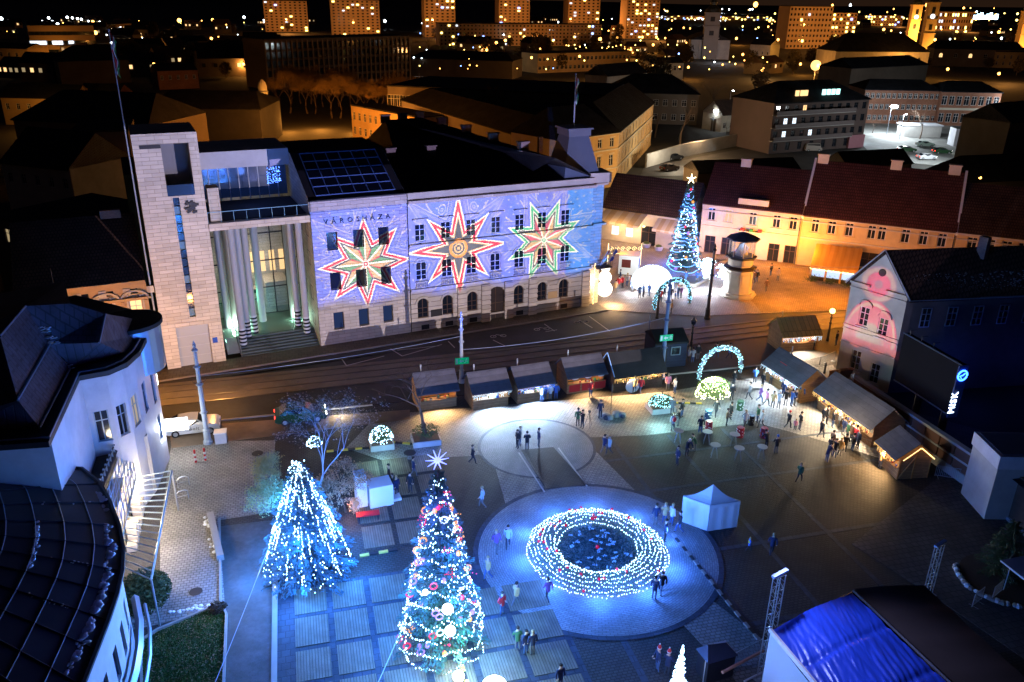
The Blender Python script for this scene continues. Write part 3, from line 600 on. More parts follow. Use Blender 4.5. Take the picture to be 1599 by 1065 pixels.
pw_ = [(2.2, 8.4), (5.2, 8.4), (2.2, 4.6), (5.2, 4.6), (2.2, 1.8), (5.2, 1.8), (2.2, 11.4), (5.2, 11.4)]
for y, z in pw_: window(th, -.01, z, 1.1, 1.5, fm=M_DARK, style=0, y=y, rot=-math.pi / 2)
def TW(x, y, z): return TH.w(x, y, z)
point(TW(PL + 5, PY + 3, 6), 380, (1, .85, .55), .5); point(TW(PL + 2.2, 3.6, 1.5), 130, (.35, 1, .55), .1); point(TW(PRX - 1.2, 5.6, 1.6), 220, (.55, 1, .75), .1); point(TW(PL + 3.5, 7, 4.2), 160, (.2, 1, .6), .3); point(TW(PL + 1.6, 5.4, 1.6), 200, (.7, 1, .8), .1)
point(TW(PL + 5, 5, z1 + 2.2), 120, (.1, .25, 1), .4)
ltc = MB(); rnd = random.Random(2)
for i in range(90): ltc.bulb((rnd.uniform(-2.4, -1.0), PY - .2, z1 + rnd.uniform(1.5, 3.2)), .05)
ltc.build('string_lights', M_BULBB, th, kind='stuff')
# ================================================================= PROJECTORS
class N:
    nt = None
    def __init__(s, v): s.v = v
    @staticmethod
    def op(o, *a):
        n = N.nt.nodes.new('ShaderNodeMath'); n.operation = o
        for i, q in enumerate(a):
            q = q.v if isinstance(q, N) else q
            if isinstance(q, (int, float)): n.inputs[i].default_value = q
            else: N.nt.links.new(q, n.inputs[i])
        return N(n.outputs[0])
    def __add__(s, o): return N.op('ADD', s, o)
    def __radd__(s, o): return N.op('ADD', o, s)
    def __sub__(s, o): return N.op('SUBTRACT', s, o)
    def __rsub__(s, o): return N.op('SUBTRACT', o, s)
    def __mul__(s, o): return N.op('MULTIPLY', s, o)
    __rmul__ = __mul__
    def __truediv__(s, o): return N.op('DIVIDE', s, o)
    def __lt__(s, o): return N.op('LESS_THAN', s, o)
    def __gt__(s, o): return N.op('GREATER_THAN', s, o)
    def __mod__(s, o): return N.op('FLOORED_MODULO', s, o)
def nmix(f, a, b):                     # colours a, b are tuples or sockets
    n = N.nt.nodes.new('ShaderNodeMix'); n.data_type = 'RGBA'; N.nt.links.new(f.v, n.inputs[0])
    for i, q in ((6, a), (7, b)):
        if isinstance(q, tuple): n.inputs[i].default_value = (*q, 1)
        else: N.nt.links.new(q, n.inputs[i])
    return n.outputs[2]
def projector(loc, rotm, dist, energy, build, ang=70):
    l = bpy.data.lights.new('projector_light', 'SPOT'); l.energy = energy; l.spot_size = math.radians(ang); l.spot_blend = 0; l.shadow_soft_size = .01
    o = bpy.data.objects.new('projector_light', l); COL.objects.link(o); m = rotm.to_4x4(); m.translation = loc; o.matrix_world = m
    l.use_nodes = True; nt = l.node_tree; nt.nodes.clear(); N.nt = nt
    out = nt.nodes.new('ShaderNodeOutputLight'); em = nt.nodes.new('ShaderNodeEmission'); tc = nt.nodes.new('ShaderNodeTexCoord'); sp = nt.nodes.new('ShaderNodeSeparateXYZ')
    nt.links.new(tc.outputs['Normal'], sp.inputs[0]); x, y, z = [N(q) for q in sp.outputs]
    az = N.op('ABSOLUTE', z); c = build(x / az * dist * PSX, y / az * dist * PSY)
    nt.links.new(c, em.inputs[0]); nt.links.new(em.outputs[0], out.inputs[0]); em.inputs[1].default_value = 1; return o
PSX, PSY = 1.0, 1.0
_pv = Vector((23.2, 31.5, 0)) - TH.O; PX0, PZ0, PD = _pv.dot(TH.d), 6.9, -_pv.dot(TH.n)
def stars_pattern(u, v):
    X = u + PX0; Z = v + PZ0
    C1, C2, C3 = TH.at(571, 412), TH.at(716, 387.5), TH.at(849.5, 375)
    R1 = (TH.at(633, 407)[0] - TH.at(496, 419)[0]) / 2; R2 = (TH.at(786, 377)[0] - TH.at(648, 398)[0]) / 2; R3 = (TH.at(912, 365)[0] - TH.at(801, 375)[0]) / 2
    print('stars', C1, C2, C3, R1, R2, R3)
    b2 = X > XM; b3 = X > (C2[0] + C3[0]) / 2 + .2
    cx = C1[0] + b2 * (C2[0] - C1[0]) + b3 * (C3[0] - C2[0]); cz = C1[1] + b2 * (C2[1] - C1[1]) + b3 * (C3[1] - C2[1])
    R = (R1 + b2 * (R2 - R1) + b3 * (R3 - R2)) * 1.1; s2 = b2 - b3
    dx = X - cx; dz = Z - cz; rho = N.op('SQRT', dx * dx + dz * dz); th_a = N.op('ARCTAN2', dz, dx) + b3 * (math.pi / 8) + 20 * math.pi
    sec = math.pi / 4; wob = N.op('COSINE', th_a * 4) * .08 * s2
    t = th_a % sec - sec / 2 * 0; t = (th_a + sec / 2) % sec - sec / 2; at = N.op('ABSOLUTE', t)
    rr = rho / (R * (1 + wob * 1.0)); px = rr * N.op('COSINE', at); py = rr * N.op('SINE', at)
    vr = .50 - s2 * .10; vx = vr * math.cos(sec / 2); vy = vr * math.sin(sec / 2)
    # edge from tip (1,0) to valley: distance along its normal
    ex = vx - 1; ln = N.op('SQRT', ex * ex + vy * vy); d = ((px - 1) * vy - py * ex) / ln   # >0 outside
    P_ = lambda lo, hi, w=d: (w > lo) * (w < hi)
    side = t > 0; tip2 = N.op('FLOOR', (th_a + sec / 2) / sec) % 2
    hatch = ((px * 34 + py * 20) % 1) < .35
    RED = (.85, .03, .07); CRE = (.85, .52, .26); GRN = (.16, .42, .18); WHT = (1, .97, .92); GRY = (.10, .10, .13); TEAL = (.06, .5, .28)
    ang_n = N.nt.nodes.new('ShaderNodeTexNoise'); 
    cmb = N.nt.nodes.new('ShaderNodeCombineXYZ'); N.nt.links.new(X.v, cmb.inputs[0]); N.nt.links.new(Z.v, cmb.inputs[1]); N.nt.links.new(cmb.outputs[0], ang_n.inputs['Vector']); ang_n.inputs['Scale'].default_value = .35
    nz = N(ang_n.outputs[0])
    bgc = nmix(N.op('SMOOTH_MIN', nz * 1.6 - .3, 1, .1), (.10, .20, .98), (.20, .20, .88)); bgc = nmix((X > XR - 3.2) * .8, bgc, (.01, .25, .95))
    # far field dots
    dd = lambda s, r: ((((X * .94 + Z * .34) * s % 1 - .5) * ((X * .94 + Z * .34) * s % 1 - .5) + ((Z * .94 - X * .34) * s % 1 - .5) * ((Z * .94 - X * .34) * s % 1 - .5)) < r)
    LC = (.85, .72, .50)
    col = nmix(dd(1.15, .012) * (d > .17) * .6, bgc, LC)
    # outline stars and curls
    col = nmix(P_(.13, .146) * .55, col, LC)
    col = nmix((d > .05) * (d < .1) * (((rr * 30) % 1) < .4) * .45, col, LC)
    sx_, sy_ = .83 * math.cos(sec / 2), .83 * math.sin(sec / 2)
    qx = px - sx_; qy = py - sy_; q = N.op('SQRT', qx * qx + qy * qy); qa = (N.op('ARCTAN2', qy, qx) + math.pi) / (2 * math.pi)
    spi = ((q / .055 - qa) % 1) < .24
    col = nmix(spi * (q < .13) * (d > .16) * .6, col, LC)
    ra = (at > .16) * (at < .185) * (rr > .95) * (rr < 1.15); col = nmix(ra * .5, col, LC)
    # star body
    edge = nmix(b3, RED, TEAL)
    ina = nmix(side, CRE, nmix(b3, GRN, (.8, .12, .2))); ina = nmix(hatch * .35, ina, GRY); ina2 = nmix(P_(-.11, -.06) , GRY, CRE); ina2 = nmix(d < -.145, ina2, GRY); ina2 = nmix(d < -.2, ina2, CRE)
    inn = nmix(s2, ina, ina2)
    inn = nmix((py < .018) * (1 - s2), inn, WHT); inn = nmix((at > sec / 2 - .05) * (1 - s2), inn, edge)
    inn = nmix(P_(-.125, -.095) * (1 - s2), inn, GRY)
    body = nmix((d > -.03), nmix(d > -.075, nmix(d > -.095, inn, WHT), edge), WHT)
    col = nmix((d < 0) * 1.0, col, body)
    disc_ = rho / R
    c0 = nmix(((disc_ * 22) % 1) < .5, edge, WHT); c0 = nmix(s2, c0, nmix((disc_ > .14) * (disc_ < .19), nmix(((disc_ * 16) % 1) < .5, GRY, CRE), (.95, .35, .06)))
    col = nmix(disc_ < (.07 + s2 * .12), col, c0)
    zb = 4.0 + N.op('SINE', X * .8) * .35; fade = N.op('MULTIPLY', (Z - zb) / 1.1, 1); fade = N.op('MINIMUM', N.op('MAXIMUM', fade, 0), 1)
    low = (.24, .20, .21)
    col = nmix(fade, low, col)
    mask = (X > .05) * (X < XR + 2) * (Z > -.05) * (Z < ZP + 1.2 + (X > XR - 9) * 6)
    tow = (X < -.1) * (X > TL - .3) * (Z < TZ + .5) * (Z > -.05); tc_ = nmix(N.op('MINIMUM', N.op('MAXIMUM', (Z - 4) / 16, 0), 1), (.36, .27, .22), (.34, .31, .42))
    tc_ = nmix((X > TR_ + .1) * (Z < z0), tc_, (.12, .11, .15))
    col = nmix((Z > ZP - 1.0) * 1.0, col, (.22, .20, .42))
    return nmix(mask, nmix(tow, (0, 0, 0), tc_), col)
def basis(right, fwd):                 # lamp looks along -Z, X to the right, Y up
    z = -fwd; y = z.cross(right); return Matrix((right, y, z)).transposed()
projector(TH.w(PX0, -PD, PZ0), basis(TH.d, TH.n), PD, 300000, stars_pattern, 88)
# ================================================================= LEFT BUILDING (foreground)
UZ = HT(266, 718, 518); LZ = 6.8
print('UZ', UZ)
lb = thing('office_building', 'white rendered building with dark snow-dusted curved roof and glass canopy', 'building', (0, 0, 0))
up = [G(*q, UZ) for q in ((-120, 706), (80, 692), (125, 590), (165, 583), (190, 572), (207, 556), (220, 535), (232, 516), (228, 500), (120, 470), (-120, 520))]
b = MB(); nU = len(up)
def wseg(b, p, q, z0, z1, ops=()):
    d = (q - p); L = d.length; a = math.atan2(d.y, d.x); M = Matrix.Translation((p.x, p.y, 0)) @ Matrix.Rotation(a, 4, 'Z'); b.M = M; wall(b, 0, L, z0, z1, list(ops), 0, .25); b.M = Matrix(); return M, L
wins = []
for i in range(7):
    L = (up[i + 1] - up[i]).length; ops = []
    if i in (2, 3, 4, 5): ops = [(L * .5, 6.0, min(.95, L * .6), 2.3)]
    if i == 6: ops = [(L * .5, 5.5, min(.8, L * .5), 2.4), (L * .5, 2.2, min(.8, L * .5), 2.2)]
    M, L = wseg(b, up[i], up[i + 1], 0, UZ, ops); wins += [(M, o) for o in ops]
b.build('wall', M_WPL, lb)
for k, (M, o) in enumerate(wins): window(lb, o[0], o[1], o[2], o[3], fm=M_ZINC, gm=M_LDIM if k == 2 else M_GLS, style=1, y=.1, Mx=M)
b = MB(); ctr = sum(up, Vector()) / nU
def off(p, s): v = (p - ctr); return ctr + v * (1 + s / max(v.length, .1))
outer = [off(p, .5) for p in up]; b.prism(outer, UZ + .01, UZ + .35); b.build('cornice', M_DARK, lb)
b = MB(); inn_ = [off(p, .1) for p in up]; b.tube([(p.x, p.y, UZ + .42) for p in inn_[:9]], .07, 5); b.build('gutter', M_ZINC, lb)
def rf(*pts): b.quad(*[G(x, y, UZ + z) for x, y, z in pts])
b = MB(); 
rf((-120, 560, 4.6), (-120, 672, .6), (60, 668, .4), (28, 625, 2.0), (0, 525, 4.6)); rf((0, 525, 4.6), (28, 625, 2.0), (78, 538, 2.2), (40, 478, 4.6)); rf((28, 625, 2.0), (62, 668, .4), (110, 575, .4), (78, 538, 2.2))
rf((40, 478, 4.6), (78, 538, 2.2), (155, 535, 2.0), (165, 490, 3.2), (110, 474, 4.2)); rf((78, 538, 2.2), (112, 574, .4), (150, 570, .4), (195, 552, .4), (213, 525, .4), (155, 535, 2.0)); rf((165, 490, 3.2), (155, 535, 2.0), (213, 525, .4), (222, 500, .4))
rf((40, 478, 4.6), (110, 474, 4.2), (100, 440, 2), (-120, 480, 2), (-120, 560, 4.6), (0, 525, 4.6)); b.build('roof', mat('dark_shingle_roof', (.05, .052, .075), .5, .3, 1.4, .3, 9, pat=1, pw=.5, ph=.4, mort=.04, axes='xy', wear=.3, spec=.5), lb)
b = MB()
for l in (((0, 525, 4.7), (40, 478, 4.7)), ((28, 625, 2.1), (78, 538, 2.3)), ((155, 535, 2.1), (165, 490, 3.3)), ((62, 668, .5), (110, 575, .5))): b.tube([G(q[0], q[1], UZ + q[2]) for q in l], .07, 5)
b.build('ridge_cap', M_ZINC, lb)
c = G(200, 500, UZ + 1.2); b = MB(); b.lathe([(2.1, -2.5), (2.1, .9)], (c.x, c.y, UZ), 24); b.build('round_turret', M_ZINC, lb); b = MB(); b.lathe([(2.3, .91), (2.3, 1.2)], (c.x, c.y, UZ), 24); b.build('turret_roof', M_FLAT, lb)
sn = MB(); rnd = random.Random(5)
def snowline(p, q, n, w, s):
    for i in range(n):
        t = rnd.random(); c = p.lerp(q, t) + Vector((rnd.gauss(0, w), rnd.gauss(0, w), 0)); sn.ball(c, rnd.uniform(.4, 1.2) * s, 7, 4, rnd.uniform(.7, 1.5), rnd.uniform(.7, 1.5), .14)
snowline(G(62, 505, UZ + 3.4), G(88, 535, UZ + 2.2), 30, .15, .18); snowline(G(100, 560, UZ + .9), G(112, 575, UZ + .5), 14, .1, .12)
# lower curved roof
ev = [G(*q, LZ) for q in ((60, 738), (120, 742), (148, 765), (163, 795), (176, 830), (182, 865), (180, 900), (172, 935), (158, 975), (140, 1020), (118, 1075), (95, 1130))]
C0 = G(-330, 930, LZ)
b = MB(); wl = []
for i in range(1, len(ev) - 1):
    p, q = ev[i], ev[i + 1]; p, q = q, p
    L = (q - p).length; ops = [(L * .5, 2.6, .7, 1.9)] if i in (5, 6, 7, 8, 9) else []
    M, L = wseg(b, p, q, 0, LZ, ops); wl += [(M, o) for o in ops]
b.build('curved_wall', M_WPL, lb)
for M, o in wl: window(lb, o[0], o[1], o[2], o[3], fm=M_ZINC, style=0, y=.1, Mx=M)
b = MB(); b.tube([(off2.x, off2.y, 2.2) for off2 in [C0 + (p - C0) * 1.03 for p in ev[4:]]], .22, 4); b.tube([(off2.x, off2.y, 1.6) for off2 in [C0 + (p - C0) * 1.06 for p in ev[4:]]], .1, 4); b.build('wall_ledge', M_ZINC, lb)
rings = 9
def rp(i, k): 
    t = k / rings; p = C0 + (ev[i] - C0) * (1.025 - t * .80); return Vector((p.x, p.y, LZ + .25 + 2.6 * (1 - (1 - t) ** 1.7)))
gt = MB(); gt.tube([rp(i, 0) + Vector((0, 0, .05)) for i in range(len(ev))], .13, 5); gt.build('eave_gutter', M_DARK, lb)
b = MB()
for i in range(len(ev) - 1):
    for k in range(rings):
        b2 = MB(); q = [rp(i, k), rp(i + 1, k), rp(i + 1, k + 1), rp(i, k + 1)]; cc = sum(q, Vector()) / 4; q = [cc + (v - cc) * .985 for v in q]; b2.quad(*q); b2.build('roof_panel', M_SEAM, lb)
for k in range(rings + 1): b.tube([rp(i, k) + Vector((0, 0, .03)) for i in range(len(ev))], .03, 4)
b.build('roof_seams', M_ZINC, lb)
b = MB()
for i in range(1, len(ev)): b.tube([rp(i, k) + Vector((0, 0, .02)) for k in range(rings + 1)], .045, 4)
b.build('roof_ribs', M_SEAM, lb)
for i in (4, 5, 6, 7, 8, 9): snowline(rp(i, .5), rp(i + 1, .6), 22, .12, .2)
for i in (4, 5, 6): snowline(rp(i, 3), rp(i + 1, 3), 12, .05, .16)
snowline(G(150, 765, LZ + .4), G(160, 800, LZ + .4), 26, .15, .22)
for i in (3, 6, 8): snowline(rp(i, .8), rp(i, 2.6), 14, .05, .08)
o = sn.build('snow_patches', M_SNOW, lb, kind='stuff', smooth=True)
# terrace, its toothed railing, slanted lattice glazing and entrance canopy
TZ5 = 4.6
b = MB(); b.prism([G(*q, TZ5 + .4) for q in ((92, 736), (128, 668), (205, 640), (196, 668), (158, 762), (120, 760))], TZ5 - .3, TZ5 + .4); b.build('terrace', M_FLAT, lb)
rA, rB = G(194, 655, TZ5 + 1), G(154, 755, TZ5 + 1); b = MB(); b.tube([rA, rB], .05, 5); b.tube([rA - Vector((0, 0, .5)), rB - Vector((0, 0, .5))], .14, 4)
b.build('terrace_rail', M_DARK, lb)
for k in range(14):
    p = rA.lerp(rB, (k + .5) / 14); MB().box(p.x - .06, p.x + .06, p.y - .03, p.y + .03, TZ5 + .5, TZ5 + 1.15).build('rail_post', M_ZINC, lb)
MB().ball(G(198, 656, TZ5 + 1.4), .38, 14, 9).build('globe_lamp', mat('grey_globe', (.35, .4, .5), .4, .05), lb, smooth=True)
MB().prism([G(*q, TZ5 + .2) for q in ((200, 655), (226, 640), (230, 680), (206, 690))], .2, TZ5 + .2).build('stone_pier', M_CONC, lb)
CZ = 3.3
l0, l1 = G(200, 668, TZ5), G(160, 790, TZ5); m0, m1 = G(212, 745, CZ), G(180, 862, CZ); c0, c1 = G(268, 735, CZ), G(236, 905, CZ)
def grid(b, a0, a1, b0, b1, n, m, r):
    for k in range(n + 1): b.tube([a0.lerp(a1, k / n), b0.lerp(b1, k / n)], r, 4)
    for k in range(m + 1): b.tube([a0.lerp(b0, k / m), a1.lerp(b1, k / m)], r, 4)
b = MB(); grid(b, l0, l1, m0, m1, 9, 5, .035)
for k in range(9): b.tube([l0.lerp(l1, k / 9), m0.lerp(m1, min(1, (k + 2.2) / 9))], .025, 4)
b.build('lattice_glazing_frame', mat('white_steel_frame', (.55, .6, .68), .4, .05), lb)
MB().quad(l0, l1, m1, m0).build('lattice_glass', glassy('canopy_glass', (.35, .5, .55), .1, .12), lb)
b = MB(); mA, mB_ = G(212, 745, CZ), G(182, 880, CZ); 
for k in range(17):
    b.tube([mA.lerp(mB_, k / 16), c0.lerp(c1, k / 16)], .05, 4)
b.tube([c0, c1], .07, 5); b.tube([mA, mB_], .05, 4); b.build('canopy_ribs', mat('pale_steel_rib', (.45, .55, .62), .4, .05), lb)
b = MB()
for k in range(16): b.quad(mA.lerp(mB_, k / 16 + .006) + Vector((0, 0, .06)), c0.lerp(c1, k / 16 + .006) + Vector((0, 0, .06)), c0.lerp(c1, (k + 1) / 16 - .006) + Vector((0, 0, .06)), mA.lerp(mB_, (k + 1) / 16 - .006) + Vector((0, 0, .06)))
b.build('canopy_glass', glassy('canopy_glass', (.35, .5, .55), .1, .12), lb)
for c_ in (c0, c1): MB().tube([c_, Vector((c_.x, c_.y, 0))], .06, 6).build('canopy_post', M_STEEL, lb)
MB().prism([G(200, 735, .1), G(215, 735, .1), G(196, 850, .1), G(180, 850, .1)], 0, 3.0).build('entrance_wall', mat('warm_lobby_wall', (.6, .5, .35), .7, .2), lb)
for k in range(10):
    p = G(226, 745, .4).lerp(G(206, 850, .4), k / 9); 
    MB().box(p.x - .3, p.x + .3, p.y - .3, p.y + .3, 0, .5 + .5 * (k % 3)).build('display_box', mat('cream_boxes', (.6, .52, .4), .7, .2), lb)
for px, py in ((222, 760), (214, 800), (206, 840)): point(G(px, py, 2.7), 650, (1, .82, .55), .3)
point(G(256, 668, 3), 900, (.9, .97, 1), .3)
# illuminated signboards on the street corner
s_ = thing('sign_board', 'long backlit white signboard fixed to the street corner of the white building', 'sign', G(243, 632, 5))
A = G(236, 628, 5.2); B = G(247, 600, 5.2); d = (B - A); b = MB(); b.M = Matrix.Translation(-s_.location); b.ext([A, B, B + Vector((0, 0, 1.0)), A + Vector((0, 0, 1.0))], (-.25, 0, 0)); b.build('box', M_ZINC, s_)
b = MB(); b.M = Matrix.Translation(-s_.location); e_ = d.normalized() * .05; b.ext([A + e_ + Vector((.01, 0, .06)), B - e_ + Vector((.01, 0, .06)), B - e_ + Vector((.01, 0, .94)), A + e_ + Vector((.01, 0, .94))], (.03, 0, 0)); b.build('lit_face', emi('sign_face_light', (.85, 1, .95), 4, True), s_)
s_ = thing('sign_board', 'short glaring white light box above the parked silver car', 'sign', G(262, 664, 2.4))
MB().box(-1.1, 1.5, -.1, .1, -.5, .5).build('box', emi('white_sign_glare', (.9, .96, 1), 9, True), s_)
s_ = thing('sign_board', 'narrow lit strip sign on the curved wall over the canopy', 'sign', G(181, 870, 5.4))
MB().box(-.03, .12, -1.5, 1.5, -.4, .4).build('box', emi('strip_sign', (1, .85, .8), 1.2), s_)
# ================================================================= OCHRE BUILDING left of the tower
ob = thing('apartment_house', 'ochre stucco house with ornate arched windows left of the stone tower', 'house', THO, THA)
oz = TH.at(247, 434)[1]; OX0, OX1 = TH.at(25, 462)[0], TL - .7
fl = [(TH.at(px, py)[0], TH.at(px, py)[1]) for px, py in ((210, 462), (165, 470), (118, 478), (63, 478))]
zw = sum(q[1] for q in fl) / 4 - 2.6
OW = [(q[0], zw, 1.1, 2.3, False) for q in fl] + [(q[0], zw - 4.4, 1.1, 2.4, False) for q in fl]; OA = [(OX0 + 1.1 + k * 2.05, oz - 1.35, .8, .5, False) for k in range(5)]
b = MB(); wall(b, OX0, OX1, 0, oz, OW + OA, .3, .3); b.quad((OX0, .3, 0), (OX0, .3, oz), (OX0, 12, oz), (OX0, 12, 0)); b.build('wall', M_STUCO, ob)
for k, o in enumerate(OW): window(ob, *o[:4], y=.5, style=1, fm=M_WFR, gm=M_LWARM if k == 0 else M_GLS)
for o in OA: window(ob, *o[:4], y=.5, style=0, fm=M_DARK)
b = MB(); b.box(OX0 - .1, OX1, -.25, .299, oz - .35, oz); b.box(OX0 - .1, OX1, -.05, .298, oz - 1.9, oz - 1.65); b.build('cornice', M_STUCO, ob)
MB().box(OX0 - .1, OX1, -.1, .297, zw - 1.2, zw - .9).build('string_course', M_STUCO, ob)
md = MB()
for i in range(9):
    t0, t1 = math.pi * i / 9, math.pi * (i + 1) / 9
    f = lambda t, r: (r * 1.1 * math.cos(t), 0, r * .75 * math.sin(t)); md.ext([f(t0, .95), f(t0, 1.15), f(t1, 1.15), f(t1, .95)], (0, -.2, 0))
md.box(-1.45, -1.02, -.16, 0, -.1, .04); md.box(1.02, 1.45, -.16, 0, -.1, .04)
for k in range(16): md.ball((random.uniform(-.8, .8), -.02, random.uniform(-.05, .5)), random.uniform(.08, .16), 6, 4)
md.box(-.75, -.6, -.12, 0, -2.4, -.1); md.box(.6, .75, -.12, 0, -2.4, -.1); mo = md.mesh('window_moulding', M_STUC)
for q in fl: put('window_moulding', mo, ob, (q[0], .297, zw + 2.35))
for k in range(6): x = OX0 + .15 + k * (OX1 - OX0 - .35) / 5; MB().box(x - .15, x + .15, .1, .296, 0, oz - 2).build('pilaster', M_STUCO, ob)
for k in range(11): x = OX0 + .6 + k * 1.02; MB().box(x - .32, x + .32, .2, .295, oz - 1.4, oz - .75).build('relief_panel', M_STUC, ob) if k % 2 == 0 else None
b = MB(); b.add([(OX0 - .2, -.2, oz + .01), (OX1 - .02, -.2, oz + .01), (OX1 - .02, 7.5, oz + 4.6), (OX0 - .2, 7.5, oz + 4.6), (OX0 - .2, 14, oz), (OX1 - .02, 14, oz)], [(0, 1, 2, 3), (3, 2, 5, 4), (0, 3, 4), (1, 5, 2)]); b.build('roof', M_TILE2, ob)
MB().tube([(OX0 + 3, .5, oz + .5), (OX0 + 3, .5, oz + 1.8)], .04, 4).build('vent_pipe', M_IRON, ob); b = MB(); b.box(OX1 - 3, OX1 - 1.2, 7, 7.6, oz + 4.2, oz + 5.1); b.build('chimney', M_BRICKC, ob)
point(TH.w(OX0 + 6, -7, 4.2), 2800, (1, .42, .08), .3); point(TH.w(TR_ - 2, -10, 3.5), 1000, (1, .45, .12), .3)
# ================================================================= GENERIC HOUSES
def roofmb(b, L, D, z, rise, hip=0, o=.4, th_=.18):
    if rise <= 0: b.box(-.1, L + .1, -.1, D + .1, z, z + .3); return
    r0, r1 = (hip * D / 2, L - hip * D / 2); y = D / 2; so = rise * o / y
    for s in (0, -th_):
        b.add([(-o * (hip > 0), -o, z - so + s), (L + o * (hip > 0), -o, z - so + s), (r1, y, z + rise + s), (r0, y, z + rise + s), (-o * (hip > 0), D + o, z - so + s), (L + o * (hip > 0), D + o, z - so + s)], [(0, 1, 2, 3), (4, 3, 2, 5)] + ([(0, 3, 4), (1, 5, 2)] if s == 0 else []))
    b.quad((-o * (hip > 0), -o, z - so - th_), (L + o * (hip > 0), -o, z - so - th_), (L + o * (hip > 0), -o, z - so), (-o * (hip > 0), -o, z - so))
def house(name, label, cat, A, B, D, z, rise, wm, rm, rows=(), ww=1.0, fm=None, hip=0, lit=(), seed=0, doors=(), group=None, style=1, arch=False, litm=None, litp=0):
    """front line A->B (world), body behind it; rows: (z bottom, height, count or list of x)"""
    A = Vector((A[0], A[1], 0)); B = Vector((B[0], B[1], 0)); d = B - A; L = d.length; a = math.atan2(d.y, d.x); t = thing(name, label, cat, A, a, group); rnd = random.Random(seed)
    ops = []
    for r in rows:
        xs = r[2] if isinstance(r[2], (list, tuple)) else [L * (k + .5) / r[2] for k in range(r[2])]
        ops += [(x, r[0], (r[3] if len(r) > 3 else ww), r[1], arch) for x in xs if .5 < x < L - .5]
    b = MB(); wall(b, 0, L, 0, z, ops + [(x, 0, w, h, False) for x, w, h in doors], 0, .2)
    for (p, q) in (((L, 0), (L, D)), ((L, D), (0, D)), ((0, D), (0, 0))): b.quad((p[0], p[1], 0), (q[0], q[1], 0), (q[0], q[1], z), (p[0], p[1], z))
    if rise > 0 and not hip: b.quad((0, 0, z), (0, D / 2, z + rise - .1), (0, D, z)); b.quad((L, 0, z), (L, D, z), (L, D / 2, z + rise - .1))
    b.build('wall', wm, t)
    for k, o in enumerate(ops):
        g = M_GLS
        if k in lit or rnd.random() < litp: g = litm or (M_LWARM if rnd.random() < .6 else M_LCOOL)
        window(t, o[0], o[1], o[2], o[3], o[4], fm or M_WFR, g, style, .1)
    for x, w, h in doors: window(t, x, .03, w, h - .03, False, M_BFR, M_GLS, 1, .12, name='door')
    b = MB(); roofmb(b, L, D, z + .02, rise, hip); b.build('roof', rm, t); return t, L, a
HR = Plane(G(1090, 393), math.atan2((G(1255, 415) - G(1090, 393)).y, (G(1255, 415) - G(1090, 393)).x))
EH = 7.6; x1, x2 = HR.at(1255, 328)[0], HR.at(1497, 353)[0]; hz_ = lambda px, py: HR.at(px, py)[0]
print('HR', x1, x2, HR.at(1095, 310), HR.at(1255, 328), HR.at(1497, 353), HR.at(1599, 358))
def rowx(l, z0, h, w=1.05): return (z0, h, [hz_(px, py) for px, py in l], w)
zA = HR.at(1136, 347)[1]; zB = HR.at(1324, 369)[1]
h2, L2, _ = house('town_house', 'cream two storey house with red tiled roof behind the tall blue tree', 'house', HR.w(0, 0), HR.w(x1 - .02, 0), 11, EH, 4.6, M_STUC, M_TILE, [rowx([(1110.5, 342), (1136, 347), (1174, 353), (1211, 357), (1237, 360)], zA, 1.8)], doors=[(hz_(1107, 391), 1.5, 2.6), (hz_(1133, 393), 1.5, 2.6), (hz_(1206, 404), 1.5, 2.6), (hz_(1231, 407), 1.5, 2.6)], lit=(1,), litm=M_LDIM)
h3, L3, _ = house('town_house', 'long yellow house with seven window bays and steep red roof', 'house', HR.w(x1 + .02, 0), HR.w(x2 - .02, 0), 13, EH - .1, 6.0, M_STUCY, M_TILE, [rowx([(q, 366) for q in ()], zB, 1.8)] + [(zB, 1.8, [hz_(px, py) - x1 for px, py in ((1271, 363), (1297, 366), (1324, 369), (1359, 372), (1375, 374), (1412, 377), (1440, 380), (1469, 383))], 1.0)], doors=[(hz_(1352, 425) - x1, 2.6, 3.0)])
h4, L4, _ = house('town_house', 'yellow house with brown tiled roof at the far right of the row', 'house', HR.w(x2 + .02, -.2), HR.w(x2 + 16, -.2), 12, EH, 4.8, M_STUCY, M_TILE2, [(zB - .2, 2.0, [hz_(px, py) - x2 for px, py in ((1518, 378), (1545, 385), (1572, 384), (1597, 386))] + [11, 13.4], 1.1)])
def deco(t, L, xs, z, h, m, pedi=True):
    for x in xs:
        b = MB(); b.box(x - .8, x + .8, -.08, -.003, z - .18, z - .02)
        b.box(x - .75, x - .6, -.05, -.003, z, z + h); b.box(x + .6, x + .75, -.05, -.003, z, z + h); b.box(x - .85, x + .85, -.16, -.002, z + h + .12, z + h + .26)
        if pedi: b.ext([(x - .7, -.003, z + h + .27), (x + .7, -.003, z + h + .27), (x, -.003, z + h + .6)], (0, -.1, 0))
        b.build('window_surround', m, t)
deco(h2, L2, [hz_(*q) for q in ((1110.5, 342), (1136, 347), (1174, 353), (1211, 357), (1237, 360))], zA, 1.8, M_STUC, False)
deco(h3, L3, [hz_(px, py) - x1 for px, py in ((1271, 363), (1297, 366), (1324, 369), (1412, 377), (1440, 380), (1469, 383))], zB, 1.8, M_STUCY, False)
deco(h4, L4, [hz_(px, py) - x2 for px, py in ((1518, 378), (1545, 385), (1572, 384), (1597, 386))], zB - .2, 2.0, M_STUCY)
